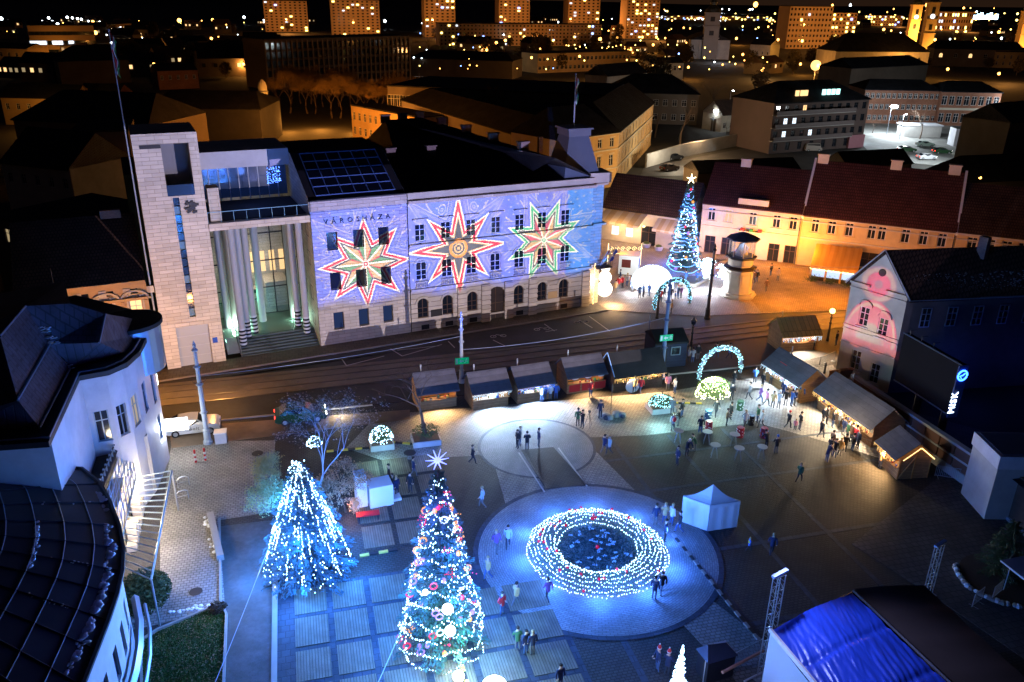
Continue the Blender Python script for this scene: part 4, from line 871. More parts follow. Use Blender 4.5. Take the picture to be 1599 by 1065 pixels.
for t, L in ((h2, L2), (h3, L3), (h4, 16)):
    b = MB(); b.box(0.05, L - .05, -.35, -.002, EH - .75, EH - .45); b.box(0.05, L - .05, -.14, -.003, EH - 1.4, EH - 1.25); b.build('cornice', M_STUC, t)
    b = MB(); b.box(.05, L - .05, -.12, -.004, zA - .95, zA - .75); b.build('string_course', M_STUC, t)
    MB().tube([(L - .15, -.1, 0), (L - .15, -.1, EH - .5)], .07, 6).build('downpipe', M_IRON, t)
MB().box(L2 * .36, L2 * .66, -.25, .5, EH + .1, EH + .9).build('attic', M_STUC, h2); MB().box(L2 * .4, L2 * .62, -.75, -.005, zA - .9, zA - .8).build('balcony', M_STUC, h2)
for k, c in enumerate(((.4, .02, .02), (.02, .2, .05), (.35, .02, .02))): MB().box(L2 * .42 + k * 1.2, L2 * .42 + .5 + k * 1.2, -.7, -.35, zA - .799, zA - .45).build('flower_pot', mat('pot_%d' % k, c, .6, .1), h2)
for t, xs in ((h2, (4.5,)), (h3, (1.0, L3 - 1.4, L3 * .55))):
    for x in xs:
        D_ = 11 if t is h2 else 13; rz_ = EH + (4.6 if t is h2 else 6.0); b = MB(); b.box(x - .7, x + .7, D_ / 2 - .4, D_ / 2 + .4, rz_ - .9, rz_ + .7); b.box(x - .8, x + .8, D_ / 2 - .5, D_ / 2 + .5, rz_ + .701, rz_ + .85); b.build('chimney', M_STUC, t)
for t, L, D_, r in ((h3, L3, 13, 6.0),):
    for x in (0, L):
        b = MB(); b.ext([(x - .15, -.5, EH - .6), (x - .15, D_ / 2, EH + r + .2), (x - .15, D_ / 2, EH + r - .2), (x - .15, -.1, EH - 1)], (.3, 0, 0)); b.build('firewall', M_WHITE, t)
# low cafe house with awnings
H1 = Plane(G(948, 374), math.atan2((G(1062, 392) - G(948, 374)).y, (G(1062, 392) - G(948, 374)).x)); e1 = H1.at(950, 320)[1]; L1 = H1.at(1075, 390)[0]
print('H1', e1, L1, H1.at(1050, 335), H1.at(1040, 285))
h1, L1, _ = house('cafe_house', 'low cream cafe house with brown tiled roof and two striped awnings', 'house', H1.w(-1, 0), H1.w(L1, 0), 9, e1, 4.0, M_STUC, M_TILE2, [(.9, 1.4, [2.2, 4.5], 1.2)], doors=[(H1.at(1012, 372)[0] + 1, 2.3, 3.0)], lit=(0, 1))
def awning(px0, px1, z, dep, drop, plane, parent=None, label=None, x0=None, x1=None):
    t = parent; b = MB(); n = 7; w = (x1 - x0) / n
    for k in range(n):
        b.cm = k % 2; b.ext([(x0 + k * w, -.05, z), (x0 + (k + 1) * w, -.05, z), (x0 + (k + 1) * w, -dep, z - drop), (x0 + k * w, -dep, z - drop)], (0, 0, -.05)); b.ext([(x0 + k * w, -dep - .02, z - drop - .35), (x0 + (k + 1) * w, -dep - .02, z - drop - .35), (x0 + (k + 1) * w, -dep - .02, z - drop), (x0 + k * w, -dep - .02, z - drop)], (0, -.03, 0))
    b.build('awning', [mat('awning_cream', (.6, .5, .36), .8, .1), mat('awning_tan', (.5, .36, .2), .8, .1)], t)
awning(0, 0, e1 - .6, 3.2, 1.1, H1, h1, x0=.6, x1=7.2); awning(0, 0, e1 - .9, 2.4, 1.1, H1, h1, x0=H1.at(1025, 380)[0] + 1, x1=L1 - .5)
for x in (2, 5, 13): point(H1.w(x, -1.6, 2.4), 420, (1, .6, .22), .2)
for x, w in ((2, 900), (6, 900), (10, 900)): point(HR.w(x, -3.2, 3.2), w * .55, (1, .52, .15), .3)  # unseen lamps added to warm the cream house front
for x in (3, 10): point(H1.w(x, -5, 4.6), 700, (1, .6, .25), .3)  # unseen lamps added to warm the cafe house
# pavilion with orange awning in front of the yellow house
pv = thing('terrace_pavilion', 'glazed cafe pavilion under an orange pleated awning trimmed with lights', 'pavilion', G(1262, 437), HR.a)
px1 = (G(1336, 446) - G(1262, 437)).length; ph = HT(1262, 437, 413); b = MB(); n = 12; w = px1 / n; Dp = 4.6
for k in range(n): b.cm = k % 2; b.ext([(k * w, 0, ph), ((k + 1) * w, 0, ph), ((k + 1) * w, Dp, ph + 1.7 + (.03 if k % 2 else 0)), (k * w, Dp, ph + 1.7 + (.03 if k % 2 else 0))], (0, 0, -.05)); b.box(k * w, (k + 1) * w, -.05, 0, ph - .4, ph)
b.build('awning', [mat('awning_orange', (.55, .30, .08), .8, .1), mat('awning_amber', (.48, .25, .06), .8, .1)], pv)
for k in range(4): x = .15 + k * (px1 - .3) / 3; MB().box(x - .12, x + .12, .02, .26, 0, ph - .06).build('post', M_STUCO, pv)
for k in range(3): x = .3 + k * (px1 - .3) / 3; MB().box(x, x + px1 / 3 - .35, .12, .16, .6, ph - .5).build('lit_window', emi('cool_terrace_window', (.45, .7, 1), 1.1), pv)
MB().box(0.05, px1 - .05, .1, .2, 0, .55).build('dado', M_DWOOD, pv); MB().box(0, px1, .3, Dp, 0, .1).build('deck', M_DWOOD, pv)
b = MB()
for k in range(70): x = px1 * k / 70; b.bulb((x, -.12, ph - .42 - .12 * abs(math.sin(k * .45))), .055)
b.build('string_lights', M_BULBW, pv, kind='stuff')
for k in range(3):
    b = MB(); x = .6 + k * 2.2; 
    for j in range(260): v = Vector((random.gauss(0, .5), random.gauss(0, .22), random.gauss(.45, .25))); s = .1; b.quad(v, v + Vector((s, random.uniform(-s, s), random.uniform(-s, s))), v + Vector((0, s, s)))
    p = pv.matrix_world @ Vector((0, 0, 0)); o = b.build('shrub', M_BUSH); o.location = Vector(pv.location) + Matrix.Rotation(HR.a, 3, 'Z') @ Vector((x, -.7, 0)); tag(o, 'dark shrub in front of the orange pavilion, %s of three' % ('left', 'middle', 'right')[k], 'shrub', 'shrubs at the pavilion')
# ================================================================= GABLE HOUSE at right with pink projection
GB = G(1386, 614); GBf = G(1304, 583); ga = math.atan2((GB - GBf).y, (GB - GBf).x); GP = Plane(GBf, ga); GL = (GB - GBf).length
ez1 = GP.at(1420, 472)[1]; ez2 = GP.at(1325, 431)[1]; gr_ = GP.at(1385, 392); print('GABLE', GL, math.degrees(ga), ez1, ez2, gr_, GP.at(1420, 472), GP.at(1325, 431))
GE = (ez1 + ez2) / 2; GR = gr_[1]
gh = thing('gable_house', 'narrow plastered gable house with pink pattern projected on its end wall', 'house', GBf, ga)
def gpt(px, py): return GP.at(px, py)
wins_g = []
for (px, py, w, h) in ((1346, 509, .95, 1.9), (1375, 527, .95, 1.9), (1333, 577, .95, 2.0), (1362, 598, .95, 2.0)):
    x, z = gpt(px, py); wins_g.append((min(max(x, .8), GL - .8), z, w, h, False))
print(wins_g)
b = MB(); wall(b, 0, GL, 0, GE, wins_g, 0, .25); b.quad((0, 0, GE), (GL, 0, GE), (gr_[0], 0, GR)); D_ = 20
_e = G(1640, 384, GR) - GP.w(gr_[0], 0, GR); ex = Vector((_e.dot(GP.d), _e.dot(GP.n), 0)).normalized(); EXA = math.atan2(ex.y, ex.x); print('ex', ex, _e)
def gq(x, s, z): return (x + ex.x * s, ex.y * s, z)
MB().quad(gq(GL, 0, 0), gq(GL, D_, 0), gq(GL, D_, GE), gq(GL, 0, GE)).build('side_wall', mat('shaded_render', (.08, .075, .085), .85, .2, .5, wear=.3), gh); b.quad((0, 0, 0), (0, 0, GE), gq(0, D_, GE), gq(0, D_, 0)); b.quad(gq(0, D_, 0), gq(0, D_, GE), gq(gr_[0], D_, GR), gq(GL, D_, GE), gq(GL, D_, 0)); b.build('wall', M_STUC, gh)  # side wall coloured darker to stand for the light not reaching it
for o in wins_g: window(gh, *o, fm=M_WFR, style=2, y=.1)
for i, o in enumerate(wins_g):
    if i < 2:
        b = MB()
        for j in range(8):
            t0, t1 = math.pi * j / 8, math.pi * (j + 1) / 8; b.ext([(o[0] + .55 * math.cos(t0), -.003, o[1] + o[3] + .15 + .45 * math.sin(t0)), (o[0] + .75 * math.cos(t0), -.003, o[1] + o[3] + .15 + .6 * math.sin(t0)), (o[0] + .75 * math.cos(t1), -.003, o[1] + o[3] + .15 + .6 * math.sin(t1)), (o[0] + .55 * math.cos(t1), -.003, o[1] + o[3] + .15 + .45 * math.sin(t1))], (0, -.22, 0))
        b.build('window_hood', M_STUC, gh)
    MB().box(o[0] - .65, o[0] + .65, -.14, -.004, o[1] - .14, o[1] - .02).build('window_sill', M_WPL, gh)
for z in (GE - .55, wins_g[0][1] - .35, wins_g[0][1] - .75, wins_g[2][1] + 2.4): MB().box(0, GL, -.14, -.003, z, z + .14).build('string_course', M_STUC, gh)
for q0, q1 in ((0, .36), (.64, 1)): MB().box(GL * q0, GL * q1, -.3, -.004, GE - .02, GE + .16).build('cornice_return', M_STUC, gh)
MB().lathe([(.35, 0), (.35, .1)], (0, 0, 0), 14).build('gable_vent', M_DARK, gh).matrix_local = Matrix.Translation((gr_[0], -.004, GE + 1.6)) @ Matrix.Rotation(math.pi / 2, 4, 'X')
b = MB()
for s in (0, .2):
    b.add([(-.4, -.3, GE - .15 - s), (gr_[0], -.3, GR + .15 - s), gq(gr_[0], D_, GR + .15 - s), gq(-.4, D_, GE - .15 - s), (GL + .4, -.3, GE - .15 - s), gq(GL + .4, D_, GE - .15 - s)], [(0, 1, 2, 3), (1, 4, 5, 2)])
b.build('roof', M_TILE2, gh)
b = MB(); b.tube([(-.42, -.34, GE - .15), (gr_[0], -.34, GR + .18), (GL + .42, -.34, GE - .15)], .08, 4); b.build('barge_board', M_WPL, gh)
_c = gq(gr_[0] + .5, 9, 0); MB().box(_c[0] - .4, _c[0] + .4, _c[1] - .35, _c[1] + .35, GR - .8, GR + 1.2).build('chimney', M_BRICKC, gh); MB().tube([gq(GL + .45, -.3, GE - .2), gq(GL + .45, D_, GE - .2)], .09, 5).build('gutter', M_ZINC, gh)
for k in range(7): _c = gq(GL, 2.2 + k * 2.6, 0); window(gh, _c[0] + .06, GE - 3.0, 1.0, 1.9, fm=M_ZINC, style=2, y=_c[1] - .06, rot=EXA)
b = MB(); rnd = random.Random(11)
for i in range(420):
    y = rnd.uniform(1, 20); t = rnd.uniform(.55, .98); z = GR + (GE - GR) * t + .2; x = gr_[0] + (GL - gr_[0]) * t; x, y, _z = gq(x, y, 0); b.box(x - .12, x + .12, y - .22, y + .22, z - .04, z + .02)
b.build('frosted_tiles', mat('frosted_tile', (.28, .28, .33), .8, .3, 3), gh, kind='stuff')
def gable_pattern(u, v):
    X = u + GPX; Z = v + GPZ; cx, cz = gr_[0] * .95, GE + .4
    dx, dz = X - cx, Z - cz; r = N.op('SQRT', dx * dx + dz * dz); PINK = (.85, .03, .08); PALE = (.34, .13, .17); CRE = (.8, .5, .32); GRY = (.13, .11, .15)
    a = N.op('ARCTAN2', dz, dx)
    c = nmix(Z < 4.1, GRY, (.10, .065, .03))
    c = nmix((r < 1.75) * (Z > 4), c, PALE); c = nmix((r < 1.6) * (r > 1.2), c, nmix(((a * 9) % 1) < .5, CRE, PALE)); c = nmix(r < 1.15, c, PINK); c = nmix((r < .4), c, PALE)
    q = N.op('SQRT', dx * dx + (Z - 4.2) * (Z - 4.2) * .42); c = nmix((q < 2.75) * (Z < cz - .8) * (Z > 4.0), c, PINK); c = nmix((q < 2.6) * (q > 2.4) * (Z < cz - .8) * (Z > 4.0), c, CRE); c = nmix((q < 1.3) * (Z < cz - 1.6) * (Z > 4.2), c, (.62, .42, .28)); c = nmix((q < 1.22) * (Z < cz - 1.6) * (((q * 6 + N.op('SINE', Z * 9) * .2) % 1) < .25), c, (.3, .2, .14))
    c = nmix((q > 1.4) * (q < 2.3) * (Z < cz - 1.2) * (Z > 4.3) * ((((dx + Z * .5) * 3.2) % 1) < .2), c, CRE)
    c = nmix((Z < 5.4) * (Z > 4.3) * (((dx * 2.2) % 1) < .3) * (q < 2.7), c, (.75, .5, .42))
    c = nmix((Z < 4.3) * (Z > 3.6 + N.op('SINE', X * 3) * .25), c, (.7, .16, .12))
    m = (X > -.4) * (X < GL + .3) * (Z > 1.5) * (Z < GR + .5); return nmix(m, (0, 0, 0), c)
GPX, GPZ = GL * .5, 7.0
projector(GP.w(GPX, -40, GPZ), basis(GP.d, GP.n), 40, 95000, gable_pattern, 30)
_a, _b = gq(GL + 2, 8, 0), gq(GL + 2, 16, 0); point(GP.w(_a[0], _a[1] - 4, 3.5), 110, (.04, .10, 1), .3); point(GP.w(_b[0], _b[1] - 4, 3.5), 70, (.04, .10, 1), .3)
PSX_ = 1
# LED screen seen from behind, on two posts, and the walls below it
ls = thing('led_screen', 'big black outdoor screen raised on two posts beside the pink lit gable', 'screen')
S0, S1 = G(1412, 520, 7.6), G(1505, 572, 7.6); zb_ = 3.2; S0b, S1b = Vector((S0.x, S0.y, zb_)), Vector((S1.x, S1.y, zb_)); print('screen', S0, S1, PR(S0b), PR(S1b))
sd_ = (S1 - S0).normalized(); sn_ = Vector((-sd_.y, sd_.x, 0)); sn_ = sn_ if sn_.x > 0 else -sn_
b = MB(); b.ext([S0, S1, S1b, S0b], sn_ * .5); b.build('panel', mat('black_screen_face', (.006, .006, .009), .8, .1, spec=.1), ls)
for z in (zb_ - .06, 7.62): MB().tube([Vector((S0.x, S0.y, z)) - sn_ * .05, Vector((S1.x, S1.y, z)) - sn_ * .05], .06, 4).build('frame_bar', M_ZINC, ls)
for t in (.42, .86):
    p = S0b.lerp(S1b, t) + sn_ * .25; MB().lathe([(.32, 0), (.32, zb_)], (p.x, p.y, 0), 12).build('post', M_IRON, ls)
b = MB(); 
for t in (.1, .3, .5): p = S0.lerp(S1, t); b.tube([p + Vector((0, 0, 0)), p + Vector((0, 0, .5)), p + sn_ * .6 + Vector((0, 0, .5))], .03, 4)
b.build('brackets', M_IRON, ls)
sg = thing('bus_company_sign', 'glowing MISK lettering with round blue emblem on the screen edge', 'sign', S1 + Vector((0, 0, -2.2)) - sn_ * .02)
az = math.atan2(sd_.y, sd_.x); lm = emi('sign_letter_light', (.7, .85, 1), 6, True)
MB().box(-.02, .08, -.45, .45, -2.3, 2.3).build('back_plate', mat('blue_plate', (.02, .05, .2), .5, .05), sg, rz=az)
yy = [0]
def lf(x): return (Vector((math.cos(az) * .12, math.sin(az) * .12, -1.9 + x)), (math.pi / 2, -math.pi / 2, az + math.pi / 2))
letters('MISK', .82, lm, sg, lf, depth=.05)
b = MB(); R_ = .42; b.tube([(.12, R_ * math.cos(t), 1.45 + R_ * math.sin(t)) for t in [k * math.pi / 10 for k in range(20)]], .07, 5, closed=True); b.tube([(.12, 0, 1.45), (.12, .22, 1.62)], .06, 4); b.tube([(.12, 0, 1.45), (.12, -.25, 1.4), (.12, -.05, 1.2)], .06, 4); b.build('round_emblem', emi('emblem_light', (.03, .15, 1), 9, True), sg, rz=az)
# terrace wall with brown panels beneath the screen
wA, wB = G(1318, 628), G(1500, 758); pw = thing('panel_wall', 'brown panelled boundary wall running under the black screen', 'wall', (wA.x, wA.y, 0), math.atan2((wB - wA).y, (wB - wA).x)); Lw = (wB - wA).length; n = 9
MB().box(0, Lw, .2, .6, 0, .8).build('plinth', M_CONC, pw); MB().box(0, Lw, .15, .65, 2.6, 2.8).build('coping', M_CONC, pw); MB().box(0, Lw, .25, .5, 1.55, 1.7).build('mid_rail', M_CONC, pw)
for k in range(n): x = k * Lw / n; MB().box(x + .06, x + Lw / n - .06, .3, .4, .8, 2.6).build('panel', mat('brown_panel', (.16, .075, .05), .6, .2), pw)
kb_ = thing('kiosk', 'grey concrete kiosk with blue-lit flat roof beyond the screen', 'kiosk', G(1500, 770), az - .25)
MB().box(0, 3.4, 0, 3.5, 0, 4.2).build('walls', M_CONC, kb_); MB().box(-.1, 3.5, -.1, 3.6, 4.2, 5.2).build('parapet', M_WPL, kb_); MB().box(.15, 3.2, .2, 3.4, 5.201, 5.24).build('roof', M_ZINC, kb_)
xb = thing('shed_building', 'dark low shed with a green exit sign in the lower right', 'building', G(1560, 800), az - .15)
MB().box(-1, 9, 0, 9, 0, 3.6).build('walls', M_DWOOD, xb); MB().add([(-1.3, -.5, 3.4), (9, -.5, 3.4), (9, 9, 5), (-1.3, 9, 5)], [(0, 1, 2, 3)]).build('roof', M_DROOF, xb); MB().box(-1, 9, -.12, -.01, 0, .3).build('kick_plate', M_ZINC, xb)
def exit_sign(name, label, loc, rz, w=1.3, h=.6, both=False):
    s = thing(name, label, 'sign', loc, rz); MB().box(-w / 2, w / 2, -.03, .03, -h / 2, h / 2).build('board', M_GREEN, s); b = MB(); q = h / 2; y0 = -.05
    b.box(-w * .46, -w * .32, y0, -.031, -q * .8, q * .8)                              # door
    b.ext([(-w * .2, y0, 0), (-w * .06, y0, q * .6), (-w * .06, y0, q * .2), (w * .12, y0, q * .2), (w * .12, y0, -q * .2), (-w * .06, y0, -q * .2), (-w * .06, y0, -q * .6)], (0, .018, 0))
    b.ball((w * .34, y0 + .01, q * .55), q * .17, 8, 5, 1, .3); b.tube([(w * .33, y0, q * .35), (w * .28, y0, -q * .1)], q * .12, 4)
    for pth in ([(.33, .3), (.42, .1), (.46, .25)], [(.33, .3), (.24, .3), (.2, .05)], [(.28, -.1), (.36, -.35), (.45, -.35)], [(.28, -.1), (.24, -.45), (.17, -.7)]): b.tube([(w * x, y0, q * z) for x, z in pth], q * .08, 4)
    b.build('pictogram', M_WHITE, s); return s
xp = Vector(xb.location) + Matrix.Rotation(az - .15, 3, 'Z') @ Vector((.2, -.06, 2.9)); exit_sign('exit_sign', 'green exit sign on the dark shed in the lower right', xp, az - .15, 1.2, .55)
cb_ = thing('electric_cabinet', 'white electric cabinet in front of the grey kiosk', 'cabinet', G(1535, 752), az - .3); MB().box(-.6, .6, -.4, .4, 0, 1.5).build('body', M_WHITE, cb_); MB().box(-.65, .65, -.45, .45, 1.501, 1.56).build('lid', M_STEEL, cb_); MB().box(-.01, .01, -.42, -.401, .1, 1.4).build('door_joint', M_DARK, cb_)
# ================================================================= BACKGROUND CITY
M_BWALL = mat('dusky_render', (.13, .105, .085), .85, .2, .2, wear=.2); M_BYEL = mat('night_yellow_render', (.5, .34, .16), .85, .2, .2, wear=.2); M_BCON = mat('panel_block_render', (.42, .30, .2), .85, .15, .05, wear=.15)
M_BRK = mat('red_brick_wall', (.30, .13, .08), .85, .2, .4, pat=1, pw=.5, ph=.16, mort=.02, wear=.2)
def V2(v): return Vector((v[0], v[1], 0))
def by_eave(l, r, z): return V2(G(*l, z)), V2(G(*r, z))
# corner school building, yellow, behind the town hall
Y0, Y1, Y2 = G(868, 216, 10.8), G(966, 203, 10.8), G(1021, 158, 10.8)
for k, (A, B, D_, n, lb_) in enumerate([(Y0, Y1, 12, 5, 'front wing of the yellow three storey school behind the town hall'), (Y1, Y2, 12, 12, 'long side wing of the yellow three storey school with rows of tall windows')]):
    t, L, a = house('school_building', lb_, 'school', A, B, D_, 10.8, 4.5, M_BYEL, M_DROOF, [(.9, 1.9, n), (4.2, 2.1, n), (7.8, 1.7, n)], 1.15, hip=.6, seed=k, lit=(), style=1)
    for z in (3.6, 7.2, 10.2): MB().box(-.02, L + .02, -.25 - .1 * (z > 10), -.003, z, z + .25).build('string_course', M_STUC, t)
    b = MB(); [b.box(L * (j + .5) / n - .75, L * (j + .5) / n + .75, -.12, -.002, zz, zz + .15) for j in range(n) for zz in (3.0, 6.5, 9.6)]; b.build('window_hoods', M_STUC, t)
d_ = (Y1 - Y0).normalized(); point(Y1 + Vector((5, -9, -5)), 4800, (1, .6, .25), .4); point(Y2 + Vector((6, -14, -5)), 5500, (1, .62, .3), .4); point(Y0 + Vector((2, -5, -5)), 3000, SOD, .4)
# curved yard wall and the dark yard with parked cars
cw = thing('yard_wall', 'long curved plain wall round the dark yard behind the cafe house', 'wall')
pts = [G(*q) for q in ((1008, 262), (1060, 246), (1110, 236), (1150, 228), (1200, 218))]; b = MB()
for i in range(4):
    d = (pts[i + 1] - pts[i]).normalized(); n_ = Vector((-d.y, d.x, 0)) * .2; b.prism([pts[i] - n_, pts[i] + n_, pts[i + 1] + n_, pts[i + 1] - n_], 0, 3.0 + .002 * i)
b.build('wall', M_CONC, cw)
sheet('yard', gpx((1000, 275), (1005, 262), (1210, 222), (1340, 240), (1300, 262), (1100, 275)), .03, M_ASPH)
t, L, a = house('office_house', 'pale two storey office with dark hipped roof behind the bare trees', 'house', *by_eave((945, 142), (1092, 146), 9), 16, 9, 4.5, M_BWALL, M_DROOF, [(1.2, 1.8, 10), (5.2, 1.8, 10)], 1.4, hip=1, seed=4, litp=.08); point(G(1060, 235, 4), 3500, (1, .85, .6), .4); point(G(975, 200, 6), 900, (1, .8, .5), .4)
t, L, a = house('bungalow', 'small house with steep front gable beside the lit white road lamp', 'house', *by_eave((1128, 178), (1160, 176), 5), 8, 5, 3.2, M_STUC, M_TILE2, [(1, 1.5, 3)], 1, seed=5)
t, L, a = house('garage_row', 'low flat garages with fence behind the curved wall', 'garage', *by_eave((1116, 188), (1196, 186), 3), 6, 3, 0, M_BWALL, M_FLAT, [(.3, 2.0, 5)], 2)
for k in range(6):
    p = G(1112 + k * 8, 203); o = thing('waste_bin', '%s bin in the row by the garages' % ('first blue', 'second blue', 'third blue', 'fourth blue', 'first cream', 'last cream')[k], 'bin', p, .1, 'bins by the garages'); MB().box(-.45, .45, -.4, .4, 0, 1.1).build('bin_body', mat('bin_blue', (.02, .12, .5), .5, .05) if k < 4 else mat('bin_cream', (.5, .42, .3), .5, .05), o); MB().box(-.48, .48, -.45, .42, 1.101, 1.2).build('lid', M_DARK, o)
# apartment block with balconies
A, B = by_eave((1208, 172), (1336, 148), 12); A, B = by_eave((1210, 160), (1358, 153), 12)
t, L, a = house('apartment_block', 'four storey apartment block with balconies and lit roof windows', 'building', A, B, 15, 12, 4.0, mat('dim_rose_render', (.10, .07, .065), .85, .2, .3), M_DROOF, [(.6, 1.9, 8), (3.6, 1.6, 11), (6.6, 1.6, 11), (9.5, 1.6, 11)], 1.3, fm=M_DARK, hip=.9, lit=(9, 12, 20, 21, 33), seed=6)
for z in (3.0, 6.0, 9.0): MB().box(-.3, L * .82, -1.5, -.003, z, z + .16).build('balcony_slab', M_CONC, t); MB().box(-.3, L * .82, -1.55, -1.48, z + .161, z + 1.1).build('balcony_railing', mat('balcony_panel', (.14, .11, .11), .6, .1), t)
for k, x in enumerate((.27, .32, .36, .55, .60, .65, .70)): MB().box(L * x - .5, L * x + .5, 1.6, 1.9, 13.0, 14.3).build('roof_window', M_LWARM if k < 3 else emi('teal_window', (.5, 1, .95), 2.2), t)
point(G(1209, 213, 3), 500, (.4, 1, .9), .3); point(G(1345, 205, 3), 900, (.6, .8, 1), .3)
MB().box(L * .83, L + .05, -.6, -.004, 0, 3.2).build('shopfront', mat('pink_shopfront', (.4, .18, .22), .6, .1), t)
# long brick building and the white lit car park
A, B = by_eave((1352, 139), (1470, 141), 10)
t, L, a = house('brick_office', 'long brick building with three rows of small windows', 'building', A, B, 14, 10, 2.4, M_BRK, M_DROOF, [(1, 1.5, 14), (4.2, 1.5, 14), (7.4, 1.5, 14)], 1.1, seed=8, hip=.5)
A, B = by_eave((1472, 142), (1565, 144), 10)
t, L, a = house('brick_office', 'two storey brick house with tall white windows and pale cornice', 'building', A, B, 14, 10, 2.4, M_BRK, M_DROOF, [(1, 2.6, 8), (6, 2.6, 8)], 1.5, seed=9, hip=.5); MB().box(0, L, -.3, -.004, 4.6, 5.2).build('string_course', M_STUC, t)
sheet('car_park', gpx((1335, 215), (1345, 180), (1640, 172), (1660, 225), (1500, 262), (1370, 250)), .04, mat('bright_asphalt', (.20, .20, .19), .8, .3, .2, wear=.3))
M_FAR = [emi('far_white_lamp', (.8, .93, 1), 12), emi('far_sodium_lamp', (1, .42, .08), 9), emi('far_warm_lamp', (1, .72, .16), 8), emi('far_blue_lamp', (.2, .35, 1), 8)]
lampcol = MB()
def mast(px, py, ty, label, gm, w, c, group, r=.3, cat='street lamp', arm=.8):
    p = G(px, py); h = HT(px, py, ty); o = thing('street_lamp', label, cat, p, 0, group); b = MB(); b.tube([(0, 0, 0), (0, 0, h), (arm * .6, 0, h + .4), (arm, 0, h + .4)], [.1, .07, .05, .05], 5); b.build('mast', M_POLE, o)
    MB().ball((arm, 0, h + .25), r, 8, 5, 1.3, 1, .5).build('lamp_head', gm, o)
    if w: point((p.x + arm, p.y, h - .3), w, c, .2)
    return o
for k, (px, py, ty, lb_) in enumerate([(1402, 186, 150, 'lamp before the left part of the long brick building'), (1480, 186, 150, 'lamp between the two brick buildings'), (1518, 186, 160, 'lamp before the tall white windows'), (1570, 200, 165, 'lamp at the right end of the car park'), (1404, 218, 180, 'near lamp in the middle of the car park')]): mast(px, py, ty, lb_, M_WGL, 7000, (.85, .95, 1), 'car park lamps', .16)
mast(1384, 212, 168, 'glaring white floodlight on a mast at the car park corner', M_WGL, 16000, (.8, .92, 1), 'car park lamps', .9)
mast(1112, 205, 175, 'glaring white road lamp by the bungalow', M_WGL, 3500, (.9, .95, 1), None, .8)
mast(1209, 222, 207, 'teal glowing lamp at the left foot of the apartment block', emi('teal_lamp', (.4, 1, .9), 30), 500, (.4, 1, .9), None, .5)
mast(1139, 165, 143, 'thin bright white mast light beyond the bungalow', M_WGL, 0, WHITE, None, .3)
o = thing('kiosk', 'white flat roofed kiosk in the lit car park', 'kiosk', G(1410, 214), -.3); MB().box(0, 10, 0, 5, 0, 3).build('walls', M_CONC, o); MB().box(-.3, 10.3, -.3, 5.3, 3.0, 3.3).build('roof', M_WPL, o)
o = thing('container', 'white box container at the right of the car park', 'container', G(1488, 229), -.35); MB().box(0, 9, 0, 4, 0, 4.5).build('body', M_WPL, o); MB().box(-.1, 9.1, -.1, 4.1, 4.501, 4.7).build('roof', M_FLAT, o)
# dark foreground roofs behind the yellow row
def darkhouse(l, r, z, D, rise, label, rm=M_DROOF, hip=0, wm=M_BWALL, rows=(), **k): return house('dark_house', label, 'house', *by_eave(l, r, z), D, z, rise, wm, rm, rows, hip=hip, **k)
darkhouse((1322, 258), (1425, 252), 6, 6, 2, 'dark roofed house directly behind the long yellow house'); darkhouse((1495, 282), (1660, 274), 5.5, 9, 3.4, 'big black pitched roof behind the far right yellow house', hip=.8)
darkhouse((1090, 268), (1250, 262), 4.5, 6, 1.5, 'low dark annex behind the cream house'); darkhouse((1578, 190), (1660, 180), 12, 10, 3, 'tall dark building at the right edge behind the car park', M_FLAT)
# wings between town hall and the planted street
darkhouse((612, 150), (850, 222), 9, 11, 3.0, 'huge dark roof slope along the tree lined street', hip=.3)
A, B = by_eave((548, 165), (655, 185), 8); t, L, a = house('street_house', 'yellow house front glowing through the bare street trees', 'house', A, B, 7, 8, .0, M_BYEL, M_FLAT, [(1, 2, 12), (4.6, 2, 12)], 1.1, seed=12)
darkhouse((605, 135), (945, 150), 12, 30, 0, 'flat roofed hall with grey window band', M_FLAT, rows=[(7, 3, 34)], ww=2.2, seed=13, litp=.0)
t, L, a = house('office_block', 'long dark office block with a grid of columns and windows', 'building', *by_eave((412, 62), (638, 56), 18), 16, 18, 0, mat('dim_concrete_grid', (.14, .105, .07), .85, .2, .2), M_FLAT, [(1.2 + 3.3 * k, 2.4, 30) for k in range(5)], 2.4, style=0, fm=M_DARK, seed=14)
b = MB(); [b.box(L * k / 30 - .22, L * k / 30 + .22, -.5, -.004, .5, 17.5) for k in range(31)]; b.build('facade_fins', mat('pale_fin', (.30, .22, .15), .8, .2), t, kind='stuff')
darkhouse((640, 90), (800, 95), 8, 20, 3, 'dark hall roof before the panel flats', hip=.5); darkhouse((840, 84), (985, 80), 9, 14, 0, 'low office wing with lamps reflected in a window band', M_FLAT, wm=M_BYEL, rows=[(1.5, 1.8, 22), (5.5, 1.8, 22)], ww=1.5, seed=17)
darkhouse((948, 118), (1010, 112), 8, 10, 3.5, 'pale gabled house left of the white terraced house', wm=M_STUC); darkhouse((1015, 98), (1068, 97), 8, 9, 2, 'white terraced house with a row of five windows', wm=M_STUC, rows=[(4.5, 2, 6)], ww=1.4)
